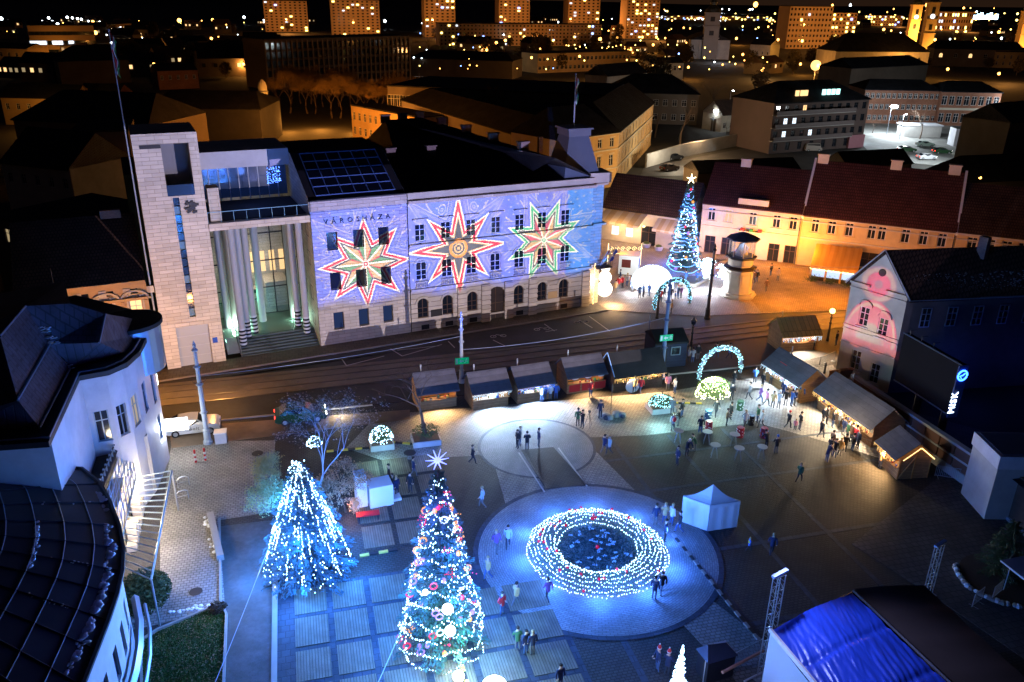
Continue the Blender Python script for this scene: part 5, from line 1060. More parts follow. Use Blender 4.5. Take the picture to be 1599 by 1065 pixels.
# left background
darkhouse((0, 150), (118, 153), 7.5, 9, 3, 'ochre lit house front at the far left edge', wm=M_BYEL, rows=[(4, 1.7, 7)], seed=18); darkhouse((118, 150), (182, 152), 7.5, 9, 3, 'brick red house beside the ochre lit one', wm=M_BRK, rows=[(4, 1.7, 5)], litp=.4, seed=19)
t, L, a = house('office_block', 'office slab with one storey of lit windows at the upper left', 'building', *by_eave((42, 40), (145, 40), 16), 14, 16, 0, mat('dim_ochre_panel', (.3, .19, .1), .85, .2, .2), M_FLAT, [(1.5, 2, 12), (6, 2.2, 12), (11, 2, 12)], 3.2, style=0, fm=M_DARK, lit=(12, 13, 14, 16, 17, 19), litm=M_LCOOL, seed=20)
darkhouse((-30, 73), (42, 76), 9, 12, 2, 'yellow lit house at the upper left edge', wm=M_BYEL, rows=[(5, 2, 6)], ww=1.4, seed=21); darkhouse((245, 110), (308, 108), 7, 12, 2, 'small red lit building with dark windows beyond the tall flagpole', wm=M_BRK, rows=[(3.5, 1.6, 5)]); darkhouse((170, 38), (222, 35), 10, 14, 2, 'far house with five bright windows on the left', wm=M_BYEL, rows=[(5.5, 2.2, 6)], ww=1.6, litp=.7, seed=3)
darkhouse((310, 80), (410, 78), 10, 16, 4, 'dim pale house with hipped roof left of the office grid', hip=1, rows=[(5, 2, 7)]); darkhouse((0, 250), (108, 262), 9, 12, 4.5, 'near dark house with a pale wall and small windows at the left edge', wm=M_STUC, rows=[(5.6, 1.6, 5)])
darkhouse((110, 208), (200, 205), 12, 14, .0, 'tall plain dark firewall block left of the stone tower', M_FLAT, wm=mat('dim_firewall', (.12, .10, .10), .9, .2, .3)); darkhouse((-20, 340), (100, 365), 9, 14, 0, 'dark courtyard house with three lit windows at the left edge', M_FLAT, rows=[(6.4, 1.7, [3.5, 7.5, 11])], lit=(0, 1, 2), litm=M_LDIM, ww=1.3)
darkhouse((20, 185), (230, 195), 9, 22, 5, 'black pitched roofs before the ochre lit houses', hip=.4); darkhouse((90, 95), (200, 92), 9, 20, 5, 'big black roof in the left distance', hip=.8); darkhouse((225, 168), (405, 170), 9, 20, 3, 'broad dark roof behind the town hall tower', hip=.3, wm=M_FLAT)
for px, py, w in ((60, 175, 2500), (150, 178, 1600), (275, 128, 1200), (20, 95, 2500), (90, 75, 4000), (195, 55, 3000)): point(G(px, py, 5), w, SOD, .3)
# panel flats on the skyline
def flats(px0, px1, ty, dist, label, n, m, seed, litp=.10):
    l = ray(px0, 30); r = ray(px1, 30); A = Vector((l.x, l.y, 0)) * (dist / l.y); B = Vector((r.x, r.y, 0)) * (dist / r.y); B.z = A.z = 0
    # height from top pixel
    lo, hi = 5, 120
    for _ in range(40):
        q = (lo + hi) / 2
        if PR((A.x, A.y, q))[1] > ty: lo = q
        else: hi = q
    h = lo; d = B - A; L = d.length; t = thing('panel_flats', label, 'building', A, math.atan2(d.y, d.x)); MB().box(0, L, 0, 16, 0, h).build('walls', M_BCON, t); rnd = random.Random(seed)
    dk = MB(); lt = [MB(), MB(), MB()]; fh = h / m
    for j in range(m):
        for i in range(n):
            x = L * (i + .5) / n; z = j * fh + fh * .3; w = L / n * .42; bb = dk
            if rnd.random() < litp: bb = lt[0 if rnd.random() < .6 else (1 if rnd.random() < .75 else 2)]; w *= 1.2
            bb.box(x - w / 2, x + w / 2, -.2 - .1 * (bb is not dk), -.01, z, z + fh * .45)
    dk.build('dark_windows', M_GLS, t, kind='stuff')
    for q, mm, nm in zip(lt, (M_FAR[2], M_LCOOL, M_FAR[3]), ('warm_windows', 'white_windows', 'blue_windows')):
        if q.v: q.build(nm, mm, t, kind='stuff')
    MB().box(-.5, L + .5, -.5, 16.5, h, h + .6).build('roof', M_FLAT, t)
    p = A + d * .5; point((p.x, p.y - 40, h * .35), 42000, (1, .36, .07), 1); return t
flats(413, 481, 1, 880, 'leftmost tower of flats on the skyline with pale corner', 9, 11, 1); flats(518, 593, 0, 800, 'second tower of flats on the skyline from the left', 10, 12, 2); flats(663, 711, -16, 780, 'narrow tower of flats with a bright stair column', 6, 15, 3, .16)
flats(779, 827, -14, 800, 'slim tower of flats in the middle of the skyline', 7, 15, 4); flats(887, 936, -12, 820, 'tower of flats to the right of the middle skyline', 7, 14, 5); flats(978, 1029, 0, 760, 'last tower of flats before the domed church', 8, 13, 6, .3)
flats(686, 940, 37, 640, 'very long low slab of flats with many lit windows', 44, 6, 7, .09); flats(1232, 1299, 10, 600, 'dark office tower at the upper right', 12, 8, 8, .06); flats(1294, 1338, 20, 640, 'white lit slab beside the dark office tower', 8, 8, 9, .16); flats(1000, 1200, 24, 1500, 'distant low row of flats near the domed church', 40, 5, 10, .3); flats(1350, 1410, 24, 1200, 'distant pale roofs with lit windows left of the orange towers', 14, 4, 11, .4); flats(1450, 1520, 18, 1000, 'long far building below the blue white rooftop sign', 18, 3, 12, .3)
# churches
def church_tower(px, bz_px, ty, w, label, wm, cat='church tower', dist=None, clock=True):
    p = G(px, bz_px); h = HT(px, bz_px, ty); t = thing('church_tower', label, cat, p, -.4); b = MB(); b.box(-w / 2, w / 2, -w / 2, w / 2, 0, h); 
    for z in (h * .45, h * .7, h - .4): b.box(-w / 2 - .5, w / 2 + .5, -w / 2 - .5, w / 2 + .5, z, z + .7)
    b.build('shaft', wm, t); MB().lathe([(w * .55, h + .31), (w * .5, h + 2), (w * .2, h + 4.5), (w * .25, h + 6), (.1, h + 9)], (0, 0, 0), 10).build('dome', mat('dark_copper', (.05, .06, .06), .5, .2), t)
    for z in (h * .52, h * .82): MB().box(-w * .15, w * .15, -w / 2 - .1, -w / 2 - .01, z, z + h * .1).build('belfry_window', M_DARK, t)
    if clock: MB().lathe([(w * .22, 0), (w * .22, .2)], (0, 0, 0), 16).build('clock_face', emi('clock_light', (.8, .85, 1), 2.5), t).matrix_local = Matrix.Translation((0, -w / 2 - .02, h * .76)) @ Matrix.Rotation(math.pi / 2, 4, 'X')
    return t, p, h
M_OCH = mat('church_ochre', (.6, .42, .2), .8, .15, .3)
t, L, a = house('church_nave', 'long church nave with dark roof beside the twin orange lit towers', 'church', *by_eave((1306, 79), (1452, 80), 12), 20, 12, 8, M_STUC, M_DROOF, [(4, 5, 5)], 1.8, fm=M_DARK, hip=1, arch=True)
_, p, h = church_tower(1418, 84, 8, 6.5, 'left of the twin orange lit church towers with white clock', M_OCH); point(p + Vector((-3, -14, 4)), 30000, (1, .45, .08), .5); point(p + Vector((-3, -12, 16)), 30000, (1, .45, .08), .5)
_, p, h = church_tower(1441, 92, 4, 6.5, 'right of the twin orange lit church towers with white clock', M_OCH); point(p + Vector((5, -13, 3)), 40000, (1, .45, .08), .5)
_, p, h = church_tower(1592, 85, 18, 8, 'ochre church tower with dark clock at the upper right edge', M_OCH, clock=False); point(p + Vector((-6, -18, 5)), 45000, (1, .4, .08), .5)
t, p, h = church_tower(1106, 92, 20, 9, 'dim grey stone church tower with baroque base in the middle distance', mat('grey_church_stone', (.25, .23, .22), .85, .2, .2), clock=False); MB().box(-12, 12, -3, 12, 0, h * .42).build('west_front', M_CONC, t); b = MB(); [b.box(x - .7, x + .7, -3.5, -3.01, 0, h * .42) for x in (-11, -6, -3, 3, 6, 11)]; b.build('pilasters', M_CONC, t); MB().add([(-12.5, -3.5, h * .42 + .01), (12.5, -3.5, h * .42 + .01), (12.5, 40, h * .42 + .01), (-12.5, 40, h * .42 + .01), (0, -3.5, h * .42 + 5), (0, 40, h * .42 + 5)], [(0, 1, 4), (1, 2, 5, 4), (3, 0, 4, 5), (2, 3, 5)]).build('roof', M_DROOF, t); point(p + Vector((-8, -30, 6)), 5000, (.8, .85, 1), .5)
# round stone turret near the trees
p = G(411, 150, 8); t = thing('bell_turret', 'small round lit stone turret rising from the dark roofs', 'turret', V2(p)); MB().lathe([(1.3, 6), (1.3, 9), (1.6, 9.2), (1.2, 9.5), (1.2, 10.6), (.9, 11.6), (.2, 12.4)], (0, 0, 0), 12).build('turret', M_STUC, t); point((p.x + 3, p.y - 4, 8), 200, SOD, .2)
for px, py, z in ((1575, 60, 7), (1540, 70, 7)): pass
darkhouse((1330, 106), (1450, 100), 12, 14, 3, 'row of black dormered roofs before the church nave', hip=.4); darkhouse((1460, 75), (1600, 78), 10, 14, 4, 'dark long roof with three round lit windows at the upper right', hip=.3, rows=[(5, 2.4, 6)], lit=(0, 2, 4), litm=M_LWARM, ww=2.0, arch=True)
darkhouse((1555, 80), (1640, 82), 9, 12, 2, 'ochre lit house below the right edge tower', wm=M_BYEL, rows=[(1.5, 2, 8), (5, 2, 8)]); darkhouse((1172, 68), (1204, 70), 9, 9, 3, 'small bright house front between church and lamp', wm=M_STUC, rows=[(3, 1.8, 4)], ww=1.1)
point(G(1195, 95, 8), 12000, (1, .5, .15), .3); point(G(1580, 102, 8), 12000, (1, .42, .1), .3); point(G(880, 100, 8), 9000, (1, .42, .1), .3); point(G(1040, 112, 6), 2500, WARM, .3); point(G(1420, 95, 8), 9000, SOD, .3); point(G(1230, 75, 8), 8000, SOD, .3); point(G(1470, 210, 7), 9000, (.85, .95, 1), .3); point(G(1550, 225, 7), 6000, (.85, .95, 1), .3)
# the great sodium lamp
dv = ray(1274, 102); k_ = 290 / dv.y; p = Vector((0, 0, CAM_H)) + dv * k_; o = thing('street_lamp', 'dazzling orange sodium lamp on a mast above the apartment block roof', 'street lamp', (p.x, p.y, 0)); MB().tube([(0, 0, 0), (0, 0, p.z)], .15, 6).build('mast', M_POLE, o); MB().ball((0, 0, p.z), 1.9, 16, 10).build('lamp_head', emi('dazzling_sodium', (1, .55, .16), 2.6), o, smooth=True); point(p + Vector((0, -2, 0)), 26000, (1, .4, .07), 1)
# rooftop sign
A = G(1520, 30, 22); o = thing('rooftop_sign', 'small glowing white and blue sign on a far roof', 'sign', A); b = MB(); [b.box(k * 3.2, k * 3.2 + 2.4, 0, .5, 0, 3.2 + (k % 3)) for k in range(8)]; b.build('sign_letters', emi('white_blue_sign', (.5, .8, 1), 10), o)
# small far houses
rnd = random.Random(9); fhm = None
for i in range(130):
    px = rnd.uniform(-20, 1620); py = rnd.uniform(34, 128)
    if (400 < px < 660 and py > 40) or (1190 < px and py > 60) or (1060 < px < 1180 and py > 45) or (600 < px < 960 and py > 95): continue
    p = G(px, py); A = V2(p); a = rnd.uniform(-.6, .6); L = rnd.uniform(10, 22); o = thing('far_house', 'small dark house in the distant town with a few lit windows', 'house', A, a, 'distant dark houses'); z = rnd.uniform(4, 9)
    MB().box(0, L, 0, 10, 0, z).build('walls', rnd.choice((M_BWALL, M_BYEL, M_BWALL)), o); b = MB(); roofmb(b, L, 10, z + .01, rnd.uniform(2.5, 4)); b.build('roof', rnd.choice((M_DROOF, M_TILE2)), o)
    for k in range(4): MB().box(L * (k + .5) / 4 - .7, L * (k + .5) / 4 + .7, -.1, -.01, z * .5, z * .5 + 1.6).build('window', rnd.choice((M_GLS, M_LWARM, M_GLS, M_LWARM, M_LDIM)), o)
# hills
def hill(name, pts, y):
    b = MB(); vs = []; 
    for x, z in pts: vs += [(x, y, -1), (x, y + 500, z), (x, y + 1500, z * .7)]
    fs = []
    for i in range(len(pts) - 1):
        for k in (0, 1): fs.append((3 * i + k, 3 * i + 3 + k, 3 * i + 4 + k, 3 * i + 1 + k))
    b.add(vs, fs); b.build(name, mat('dark_wooded_hill', (.03, .028, .02), .95, .4, .01), kind='structure')
hill('hills', [(-2500 + k * 260, 38 + 22 * math.sin(k * .9) + 10 * math.sin(k * 2.3)) for k in range(12)], 2600); hill('hills', [(300 + k * 400, 14 + 8 * math.sin(k * .8)) for k in range(14)], 3400)
# far lamps: tiny lit heads scattered over the town
far = [MB() for _ in range(4)]; rnd = random.Random(21)
def fl_(px, py, ci, s=1.0, z=8):
    d = ray(px, py); 
    if py > 26: t = (z - CAM_H) / d.z; p = Vector((0, 0, CAM_H)) + d * t
    else: p = Vector((0, 0, CAM_H)) + d * (2200 / d.y)
    dist = (p - Vector((0, 0, CAM_H))).length; far[ci].ball(p, dist * .00085 * s, 6, 4)
for px, py, s in ((1, 18, 1.6), (2, 29, 1.8), (21, 17, 2.2), (31, 25, 2), (40, 18, 2.2), (52, 21, 2.2), (66, 33, 1), (76, 28, 1.4), (82, 34, 1.6), (90, 38, 1.8), (91, 24, 1.2), (105, 27, 1.4), (113, 28, 1.3), (121, 29, 1.3), (127, 30, 1.3), (138, 33, 1), (156, 35, 1.6), (381, 27, 1.6), (601, 33, 1.8), (660, 36, 1.5), (174, 67, 1.6), (1328, 8, 1.5), (1303, 114, 2)): fl_(px, py, 0, s)
for px, py, s in ((145, 34, 1.8), (149, 37, 2), (149, 51, 2.4), (280, 32, 2.6), (332, 31, 1.8), (775, 67, 2), (789, 63, 1.8), (937, 61, 2.4), (964, 58, 2.2), (1003, 58, 1.6), (1025, 58, 1.6), (1180, 7, 3.4), (1448, 8, 2.6), (1300, 8, 1.4), (1555, 24, 1.8), (1202, 32, 2)): fl_(px, py, 1, s)
for i in range(110): fl_(rnd.uniform(1190, 1600), rnd.uniform(12, 62), rnd.choice((0, 1, 2, 2, 1)), rnd.uniform(.5, 1.3))
for i in range(110): fl_(rnd.uniform(640, 1200), rnd.uniform(24, 110), rnd.choice((1, 2, 2, 1, 0, 3)), rnd.uniform(.5, 1.2))
for i in range(30): fl_(rnd.uniform(0, 420), rnd.uniform(30, 60), rnd.choice((1, 2, 1, 0)), rnd.uniform(.4, .9))
for i in range(26): fl_(rnd.uniform(840, 1010), rnd.uniform(70, 84), rnd.choice((1, 2)), rnd.uniform(.5, 1.0))
for i in range(40): fl_(rnd.uniform(1030, 1180), rnd.uniform(14, 34), rnd.choice((0, 0, 2, 1)), rnd.uniform(.5, 1.2))
rnd = random.Random(33)
for px, py in ((60, 60), (130, 88), (230, 75), (330, 60), (380, 100), (240, 100), (700, 84), (760, 78), (830, 90), (905, 88), (940, 105), (985, 78), (1020, 70), (1075, 105), (1160, 85), (1150, 60), (1215, 62), (1190, 110), (1290, 72), (1380, 46), (1460, 62), (1520, 66), (1560, 50), (1250, 100), (1480, 108), (1560, 115)):
    fl_(px, py, 1, 1.7); d = G(px, py, 5); point(d - Vector((0, 3, 0)), 11 * d.y, (1, .38, .06), .4)  # invented lamps, added to brighten the walls of the far town
for q, mm, nm in zip(far, M_FAR, ('white', 'orange', 'warm', 'blue')): o = q.build('distant_lamps', mm, kind='stuff'); tag(o, 'pinpoint %s lamps scattered over the distant town' % nm, 'lamps')
# ---- trees
def bare_tree(name, h, seed, r0=.16, spread=.55, levels=5, twigm=M_TWIG, barkm=M_BARK, droop=0, leaf=None, nleaf=0):
    """returns (trunk mesh, crown mesh) with all limbs"""
    rnd = random.Random(seed); tk = MB(); cn = MB(); lf = MB()
    def grow(p, d, L, r, lv):
        q = p; path = [p]; rs = [r]
        for k in range(3):
            d = (d + Vector((rnd.gauss(0, .13), rnd.gauss(0, .13), rnd.gauss(0, .06) - droop * (levels - lv) * .06))).normalized(); q = q + d * L / 3; path.append(q); rs.append(r * (1 - .15 * (k + 1)))
        (tk if lv >= levels - 1 else cn).tube(path, rs, 6 if lv >= levels - 1 else 3, cap=False)
        if lv == 0:
            for _ in range(nleaf): v = path[rnd.randint(1, 3)] + Vector((rnd.gauss(0, .15), rnd.gauss(0, .15), rnd.gauss(0, .15))); s = .085; lf.quad(v, v + Vector((s, rnd.uniform(-s, s), rnd.uniform(-s, s))), v + Vector((0, s, rnd.uniform(-s, s))))
            return
        for k in range(rnd.choice((3, 4)) if lv < levels else 4):
            a = rnd.uniform(0, 6.28); n = Vector((math.cos(a), math.sin(a), 0)); nd = (d * (1 - spread * .5) + n * spread * rnd.uniform(.7, 1.2) + Vector((0, 0, .12))).normalized(); grow(path[rnd.choice((2, 3, 3))] if lv < levels else q, nd, L * rnd.uniform(.62, .8), rs[-1] * .62, lv - 1)
    grow(Vector((0, 0, 0)), Vector((0, 0, 1)), h * .32, r0, levels)
    return tk.mesh('trunk', barkm), cn.mesh('branches', twigm), (lf.mesh('leaves', leaf) if leaf else None)
def tree(label, loc, ms, s=1, rz=0, group=None, name='bare_tree'):
    o = thing(name, label, 'tree', loc, rz, group); o.scale = (s, s, s); put('trunk', ms[0], o); put('branches', ms[1], o)
    if ms[2]: put('leaves', ms[2], o)
    return o
M_AMBER = mat('amber_crown_flecks', (.32, .20, .07), .8, .5, 3)  # flecks added so the bare crowns read as amber lit
bt1 = bare_tree('a', 9, 1, .2, .6, 5, leaf=M_AMBER, nleaf=16); bt2 = bare_tree('b', 8, 2, .18, .7, 5); bt3 = bare_tree('c', 10, 3, .22, .5, 5)
rnd = random.Random(4); k = 0
for (x0, y0, x1, y1, n) in ((430, 175, 600, 190, 9), (440, 160, 560, 170, 6), (660, 190, 860, 240, 9), (610, 180, 660, 190, 3)):
    for i in range(n):
        t = (i + rnd.uniform(.2, .8)) / n; p = G(x0 + (x1 - x0) * t, y0 + (y1 - y0) * t + rnd.uniform(-3, 3)); tree('bare tree with orange lit twigs in the street behind the town hall', p, bt1, rnd.uniform(1.15, 1.6), rnd.uniform(0, 6), 'trees in the orange lit street')
for px, py, w in ((450, 188, 5000), (500, 185, 6000), (560, 190, 7000), (620, 196, 5000), (680, 206, 3000), (740, 222, 3000), (800, 238, 3000), (850, 252, 2200)): point(G(px, py, 3), w, (1, .36, .05), .3); (point(G(px - 15, py - 8, 9), w * 2.2, (1, .33, .04), .3) if px < 600 else None)  # upper lamps added among the crowns to make them glow
for px, py, s, lb_ in ((1022, 215, 1.35, 'tall bare tree left of the pair before the pale office'), (1062, 228, 1.5, 'tall bare tree right of the pair before the pale office'), (1110, 175, 1.3, 'orange brown tree beyond the white road lamp'), (1135, 210, .6, 'low shrub like tree by the blue bins'), (1436, 217, 1.1, 'bare tree in the middle of the car park'), (1362, 208, .7, 'small tree beside the glaring floodlight'), (1545, 190, .7, 'small bare tree before the white windows')): tree(lb_, G(px, py), bt3 if s > 1 else bt2, s, px)
dk_ = []
for sd in range(3):
    rr = random.Random(40 + sd); b = MB()
    for i in range(520): v = Vector((rr.gauss(0, 1), rr.gauss(0, 1), rr.gauss(0, 1))).normalized() * rr.uniform(.5, 1.08); v = Vector((v.x * 3, v.y * 3, 5 + v.z * 3.4)); q = rr.uniform(.35, .8); b.quad(v, v + Vector((q, rr.uniform(-q, q), rr.uniform(-q, q))), v + Vector((rr.uniform(-q, q), q, q)))
    dk_.append((MB().tube([(0, 0, 0), (0, 0, 4)], [.25, .12], 5).mesh('trunk', M_BARK), b.mesh('crown', mat('dark_bushy_leaves', (.07, .05, .025), .9, .5, .5))))
rnd = random.Random(50)
for i in range(150):
    px = rnd.uniform(-10, 1610); py = rnd.uniform(48, 150)
    if (400 < px < 650 and py > 55) or (px > 1190 and py > 118) or (px < 400 and py > 130) or (600 < px < 1000 and py > 120): continue
    t = thing('bushy_tree', 'dark bushy tree among the houses of the distant town', 'tree', G(px, py), rnd.uniform(0, 6), 'dark trees in the distant town'); s = rnd.uniform(.7, 1.5); t.scale = (s, s, s * rnd.uniform(.8, 1.2)); q = rnd.choice(dk_); put('trunk', q[0], t); put('crown', q[1], t)
pt = bare_tree('p', 17, 6, .3, .38, 5, twigm=mat('frosted_twigs', (.4, .38, .36), .9, .2), leaf=mat('silver_leaves', (.4, .38, .34), .8, .4), nleaf=7)
for px, py, lb_ in ((668, 94, 'left silvery tree lit from below in the distance'), (690, 90, 'right silvery tree lit from below in the distance')): tree(lb_, G(px, py), pt, 1.15, px)
point(G(672, 98, 5), 9000, (1, .9, .75), .5); point(G(700, 97, 5), 5000, (1, .9, .75), .5)
# ================================================================= MARKET STALLS
rndS = random.Random(5)
GOODS = [mat('goods_%d' % i, c, .6, .1) for i, c in enumerate(((.6, .08, .05), (.7, .45, .1), (.6, .55, .45), (.1, .3, .12), (.1, .15, .45), (.45, .2, .1)))]
def stall(label, A, B, ez, D=2.5, rise=1.1, wood=None, roof=None, leds=True, P=160, col=(1, .8, .55), ledm=None, front=True, trim=None, group='wooden stalls of the christmas market', over=.55):
    wood = wood or M_WOOD; A = V2(A); B = V2(B); d = B - A; L = d.length; a = math.atan2(d.y, d.x); n_ = Vector((-d.y, d.x, 0)).normalized(); A = A + n_ * over
    t = thing('market_stall', label, 'stall', A, a, group); t_ = .06; rz = ez + rise
    for x in (0, L - t_): b = MB(); b.ext([(x, 0, 0), (x, D, 0), (x, D, ez), (x, D * .5, rz - .12), (x, 0, ez)], (t_, 0, 0)); b.build('side_wall', wood, t)
    MB().box(t_, L - t_, D - t_, D, 0, ez).build('back_wall', wood, t)
    MB().box(t_, L - t_, 0, t_, 0, 1.0).build('counter_front', wood, t); MB().box(-.02, L + .02, -.28, .3, 1.001, 1.05).build('counter_top', wood, t); MB().box(t_, L - t_, .02, .08, ez - .18, ez + .05).build('fascia', wood, t)
    for k in range(1, max(2, int(L / 2.2))): x = L * k / max(2, int(L / 2.2)); MB().box(x - .05, x + .05, .02, .1, 1.05, ez - .18).build('post', wood, t)
    b = MB(); s_ = (rise) / (D * .5)
    for q in (0, .06): b.add([(-.2, -over, ez - s_ * over * .5 - q), (L + .2, -over, ez - s_ * over * .5 - q), (L + .2, D * .5, rz - q), (-.2, D * .5, rz - q), (-.2, D + .3, ez - .2 - q), (L + .2, D + .3, ez - .2 - q)], [(0, 1, 2, 3), (3, 2, 5, 4)])
    b.quad((-.2, -over, ez - s_ * over * .5 - .06), (L + .2, -over, ez - s_ * over * .5 - .06), (L + .2, -over, ez - s_ * over * .5), (-.2, -over, ez - s_ * over * .5)); b.build('roof', roof or M_FELT, t)
    MB().box(.1, L - .1, D - .5, D - .1, 1.4, 1.44).build('shelf', wood, t); gx_ = rndS.uniform(.25, .6) * L; MB().box(gx_ - .55, gx_ + .55, -.05, .015, ez - .32, ez - .06).build('sign_board', rndS.choice(GOODS), t)
    if L > 3: MB().tube([(L * .2, D * .7, ez + .3), (L * .2, D * .7, rz + .45)], .06, 6).build('stove_pipe', M_STEEL, t)
    for k in range(int(L * 5)):
        x = .15 + (L - .3) * rndS.random(); s = rndS.uniform(.08, .2); y, z = ((rndS.uniform(-.2, .2), 1.055) if rndS.random() < .5 else (D - .35, 1.45)); MB().box(x - s / 2, x + s / 2, y - s / 2, y + s / 2, z, z + s * rndS.uniform(.6, 1.6)).build('goods', rndS.choice(GOODS), t)
    if leds:
        b = MB(); n = int(L * 11)
        for k in range(n):
            x = -.15 + (L + .3) * k / n
            for j in range(rndS.randint(1, 5)): b.bulb((x, -over - .02, ez - s_ * over * .5 - .1 - .1 * j), .02)
        b.build('string_lights', ledm or M_BULB, t, kind='stuff')
    if trim: MB().tube([(-.22, -over, ez - .15), (-.22, D * .5, rz + .05), (-.22, D + .3, ez - .2)], .05, 4).build('roof_trim', trim, t)
    R_ = Matrix.Rotation(a, 3, 'Z'); w = lambda x, y, z: A + R_ @ Vector((x, y, z))
    n = max(1, int(L / 2.2))
    for k in range(n):
        x = L * (k + .5) / n; point(w(x, D * .45, ez - .3), P * 1.6, col, .12)
        MB().ball((x, D * .55, ez - .12), .1, 6, 4).build('bulb', M_BULBW, t)
        spot(w(x, -.5, ez - .32), w(x, -2.6, 0), P * 16, col, 140, .6, .1)
    return t, A, a, L
ZE = 2.05
st = [((655, 618), (715, 610), 'first stall in the north row, half hidden behind the dark bare tree', WARM, 130, False, None),
      ((741, 617), (797, 609), 'second stall in the north row with white icicle lights under its grey roof', (.5, .7, 1), 460, True, None),
      ((812, 607), (865, 598.5), 'third stall in the north row with blue icicle lights and customers at its counter', (.45, .66, 1), 460, True, M_BULBB),
      ((890, 592), (947, 584), 'fourth stall in the north row with red panels and round garlands', WARM, 150, False, None),
      ((963, 590), (1040, 580), 'wide dark gabled stall at the east end of the north row', WARM, 140, True, M_BULBW)]
stalls = []
for (a_, c_, lb_, col, P, leds, lm_) in st: stalls.append(stall(lb_, G(*a_, ZE - .25), G(*c_, ZE - .25), ZE, 2.6, 1.15 if 'wide' not in lb_ else 1.5, col=col, P=P, leds=leds, ledm=lm_, wood=M_WOOD if 'wide' not in lb_ else M_DWOOD, roof=M_FELT if 'wide' not in lb_ else M_FLAT, trim=mat('blue_trim', (.3, .5, .8), .4, .05) if 'wide' in lb_ else None))
t, A, a, L = stalls[3]
for k in range(3): MB().box(.2 + k * 1.3, 1.3 + k * 1.3, -.03, -.002, .15, .95).build('red_panel', M_RED, t); b = MB(); b.tube([(.75 + k * 1.3 + .4 * math.cos(q), -.1, 1.75 + .3 * math.sin(q)) for q in [math.pi + math.pi * j / 7 for j in range(8)]], .06, 5); b.build('garland', M_WHITE, t)
R1 = stall('north most stall of the east row with red mark on its roof', G(1191, 567, 1.9), G(1245, 602, 1.9), 2.1, 2.6, 1.2, P=170, col=(.75, .9, 1)); MB().box(1.4, 2.4, .3, .8, 2.52, 2.56).build('red_roof_mark', M_RED, R1[0])
R2 = stall('longest stall of the east row with food counter and a waiting crowd', G(1272, 610, 1.9), G(1357, 669, 1.9), 2.1, 3.0, 1.4, P=130, col=(1, .78, .5), ledm=M_BULBW)
R3 = stall('small end stall of the east row outlined with warm bulbs', G(1368, 690, 1.9), G(1396, 716, 1.9), 2.1, 2.6, 1.1, P=150, col=(1, .6, .25), ledm=M_BULBW)
b = MB(); L = R3[3]
for k in range(26): b.bulb((L + .28, .1 + 2.5 * k / 25, 1.85 + 1.0 * (1 - abs(k / 12.5 - 1))), .05)
b.build('string_lights', M_BULBW, R3[0], kind='stuff')
b = MB(); b.box(L + .001, L + .05, .02, .1, 0, 2.1); b.box(L + .001, L + .05, 1.2, 1.28, 0, 2.6); b.box(L + .001, L + .05, 2.5, 2.58, 0, 2.1); b.tube([(L + .03, .1, .1), (L + .03, 1.2, 1.9)], .04, 4); b.build('wall_braces', mat('orange_brace', (.5, .22, .06), .7, .2), R3[0])
R4 = stall('lone stall by the street with orange lit plank roof near the pink gable', G(1226, 527, 1.9), G(1283, 523, 1.9), 2.1, 2.8, 1.3, P=420, roof=mat('orange_lit_plank_roof', (.65, .38, .12), .7, .3, 2, .3, 14, pat=1, pw=.5, ph=30, mort=.03, axes='xy'), ledm=M_BULB)  # orange lamp light put into the plank colour
# dark ticket hut
o = thing('ticket_hut', 'dark blue painted hut with small window beside the tall trolley pole', 'hut', G(1020, 575), -.05)
MB().box(0, 3.4, 0, 2.8, 0, 2.9).build('walls', mat('dark_blue_boards', (.02, .03, .07), .6, .2, 2, pat=1, pw=30, ph=.16, mort=.01), o); b = MB(); roofmb(b, 3.4, 2.8, 2.92, .7, 0, .3); b.build('roof', M_FLAT, o); window(o, 2.2, 1.3, 1.0, .9, fm=M_ZINC, style=0, y=-.11); MB().box(.4, 1.3, -.05, -.003, 0, 2).build('door', M_DARK, o)
# ================================================================= POLES, LAMPS, WIRES
def pole(name, label, px, py, ty, m=M_POLE, r=.13, lantern=None, arms=False, cat='pole', collars=True):
    p = G(px, py); h = HT(px, py, ty); o = thing(name, label, cat, p); b = MB(); b.lathe([(r * 2.2, 0), (r * 2.2, .25), (r * 1.7, .35), (r * 1.6, 1.1), (r * 1.15, 1.3), (r * 1.1, h * .5), (r * .8, h - .4)], (0, 0, 0), 10); b.build('shaft', m, o)
    if collars:
        for z in (1.25, h * .33, h * .62, h * .8): MB().lathe([(r * 1.3, -.1), (r * 1.9, 0), (r * 1.3, .1)], (0, 0, z), 10).build('collar', m, o)
    if lantern: 
        MB().lathe([(.1, 0), (.24, .1), (.28, .45), (.05, .65)], (0, 0, h - .5), 6).build('lantern', lantern, o); MB().lathe([(.32, 0), (.1, .22), (.03, .4)], (0, 0, h - .04), 6).build('lantern_cap', M_IRON, o)
    else: MB().lathe([(r * 1.3, -.4), (r * 1.5, -.3), (r * .5, -.1), (r * .9, .1), (.02, .45)], (0, 0, h), 8).build('finial', m, o)
    return o, p, h
_, pA, hA = pole('trolley_pole', 'ornate grey pole by the silver car left of the birch', 325, 692, 541, M_POLE, .17)
MB().tube([pA + Vector((.5 * math.cos(t), .5 * math.sin(t), hA * .66)) - pA for t in [k * math.pi / 6 for k in range(12)]], .03, 4, closed=True).build('ring', M_IRON, _)
_, pB, hB = pole('trolley_pole', 'blue grey pole carrying a green exit sign behind the second north stall', 721, 597, 493, M_POLE, .15)
exit_sign('exit_sign', 'green exit sign with running man on the pole behind the north stalls', pB + Vector((0, -.25, HT(721, 597, 562))), 0, 1.3, .62)
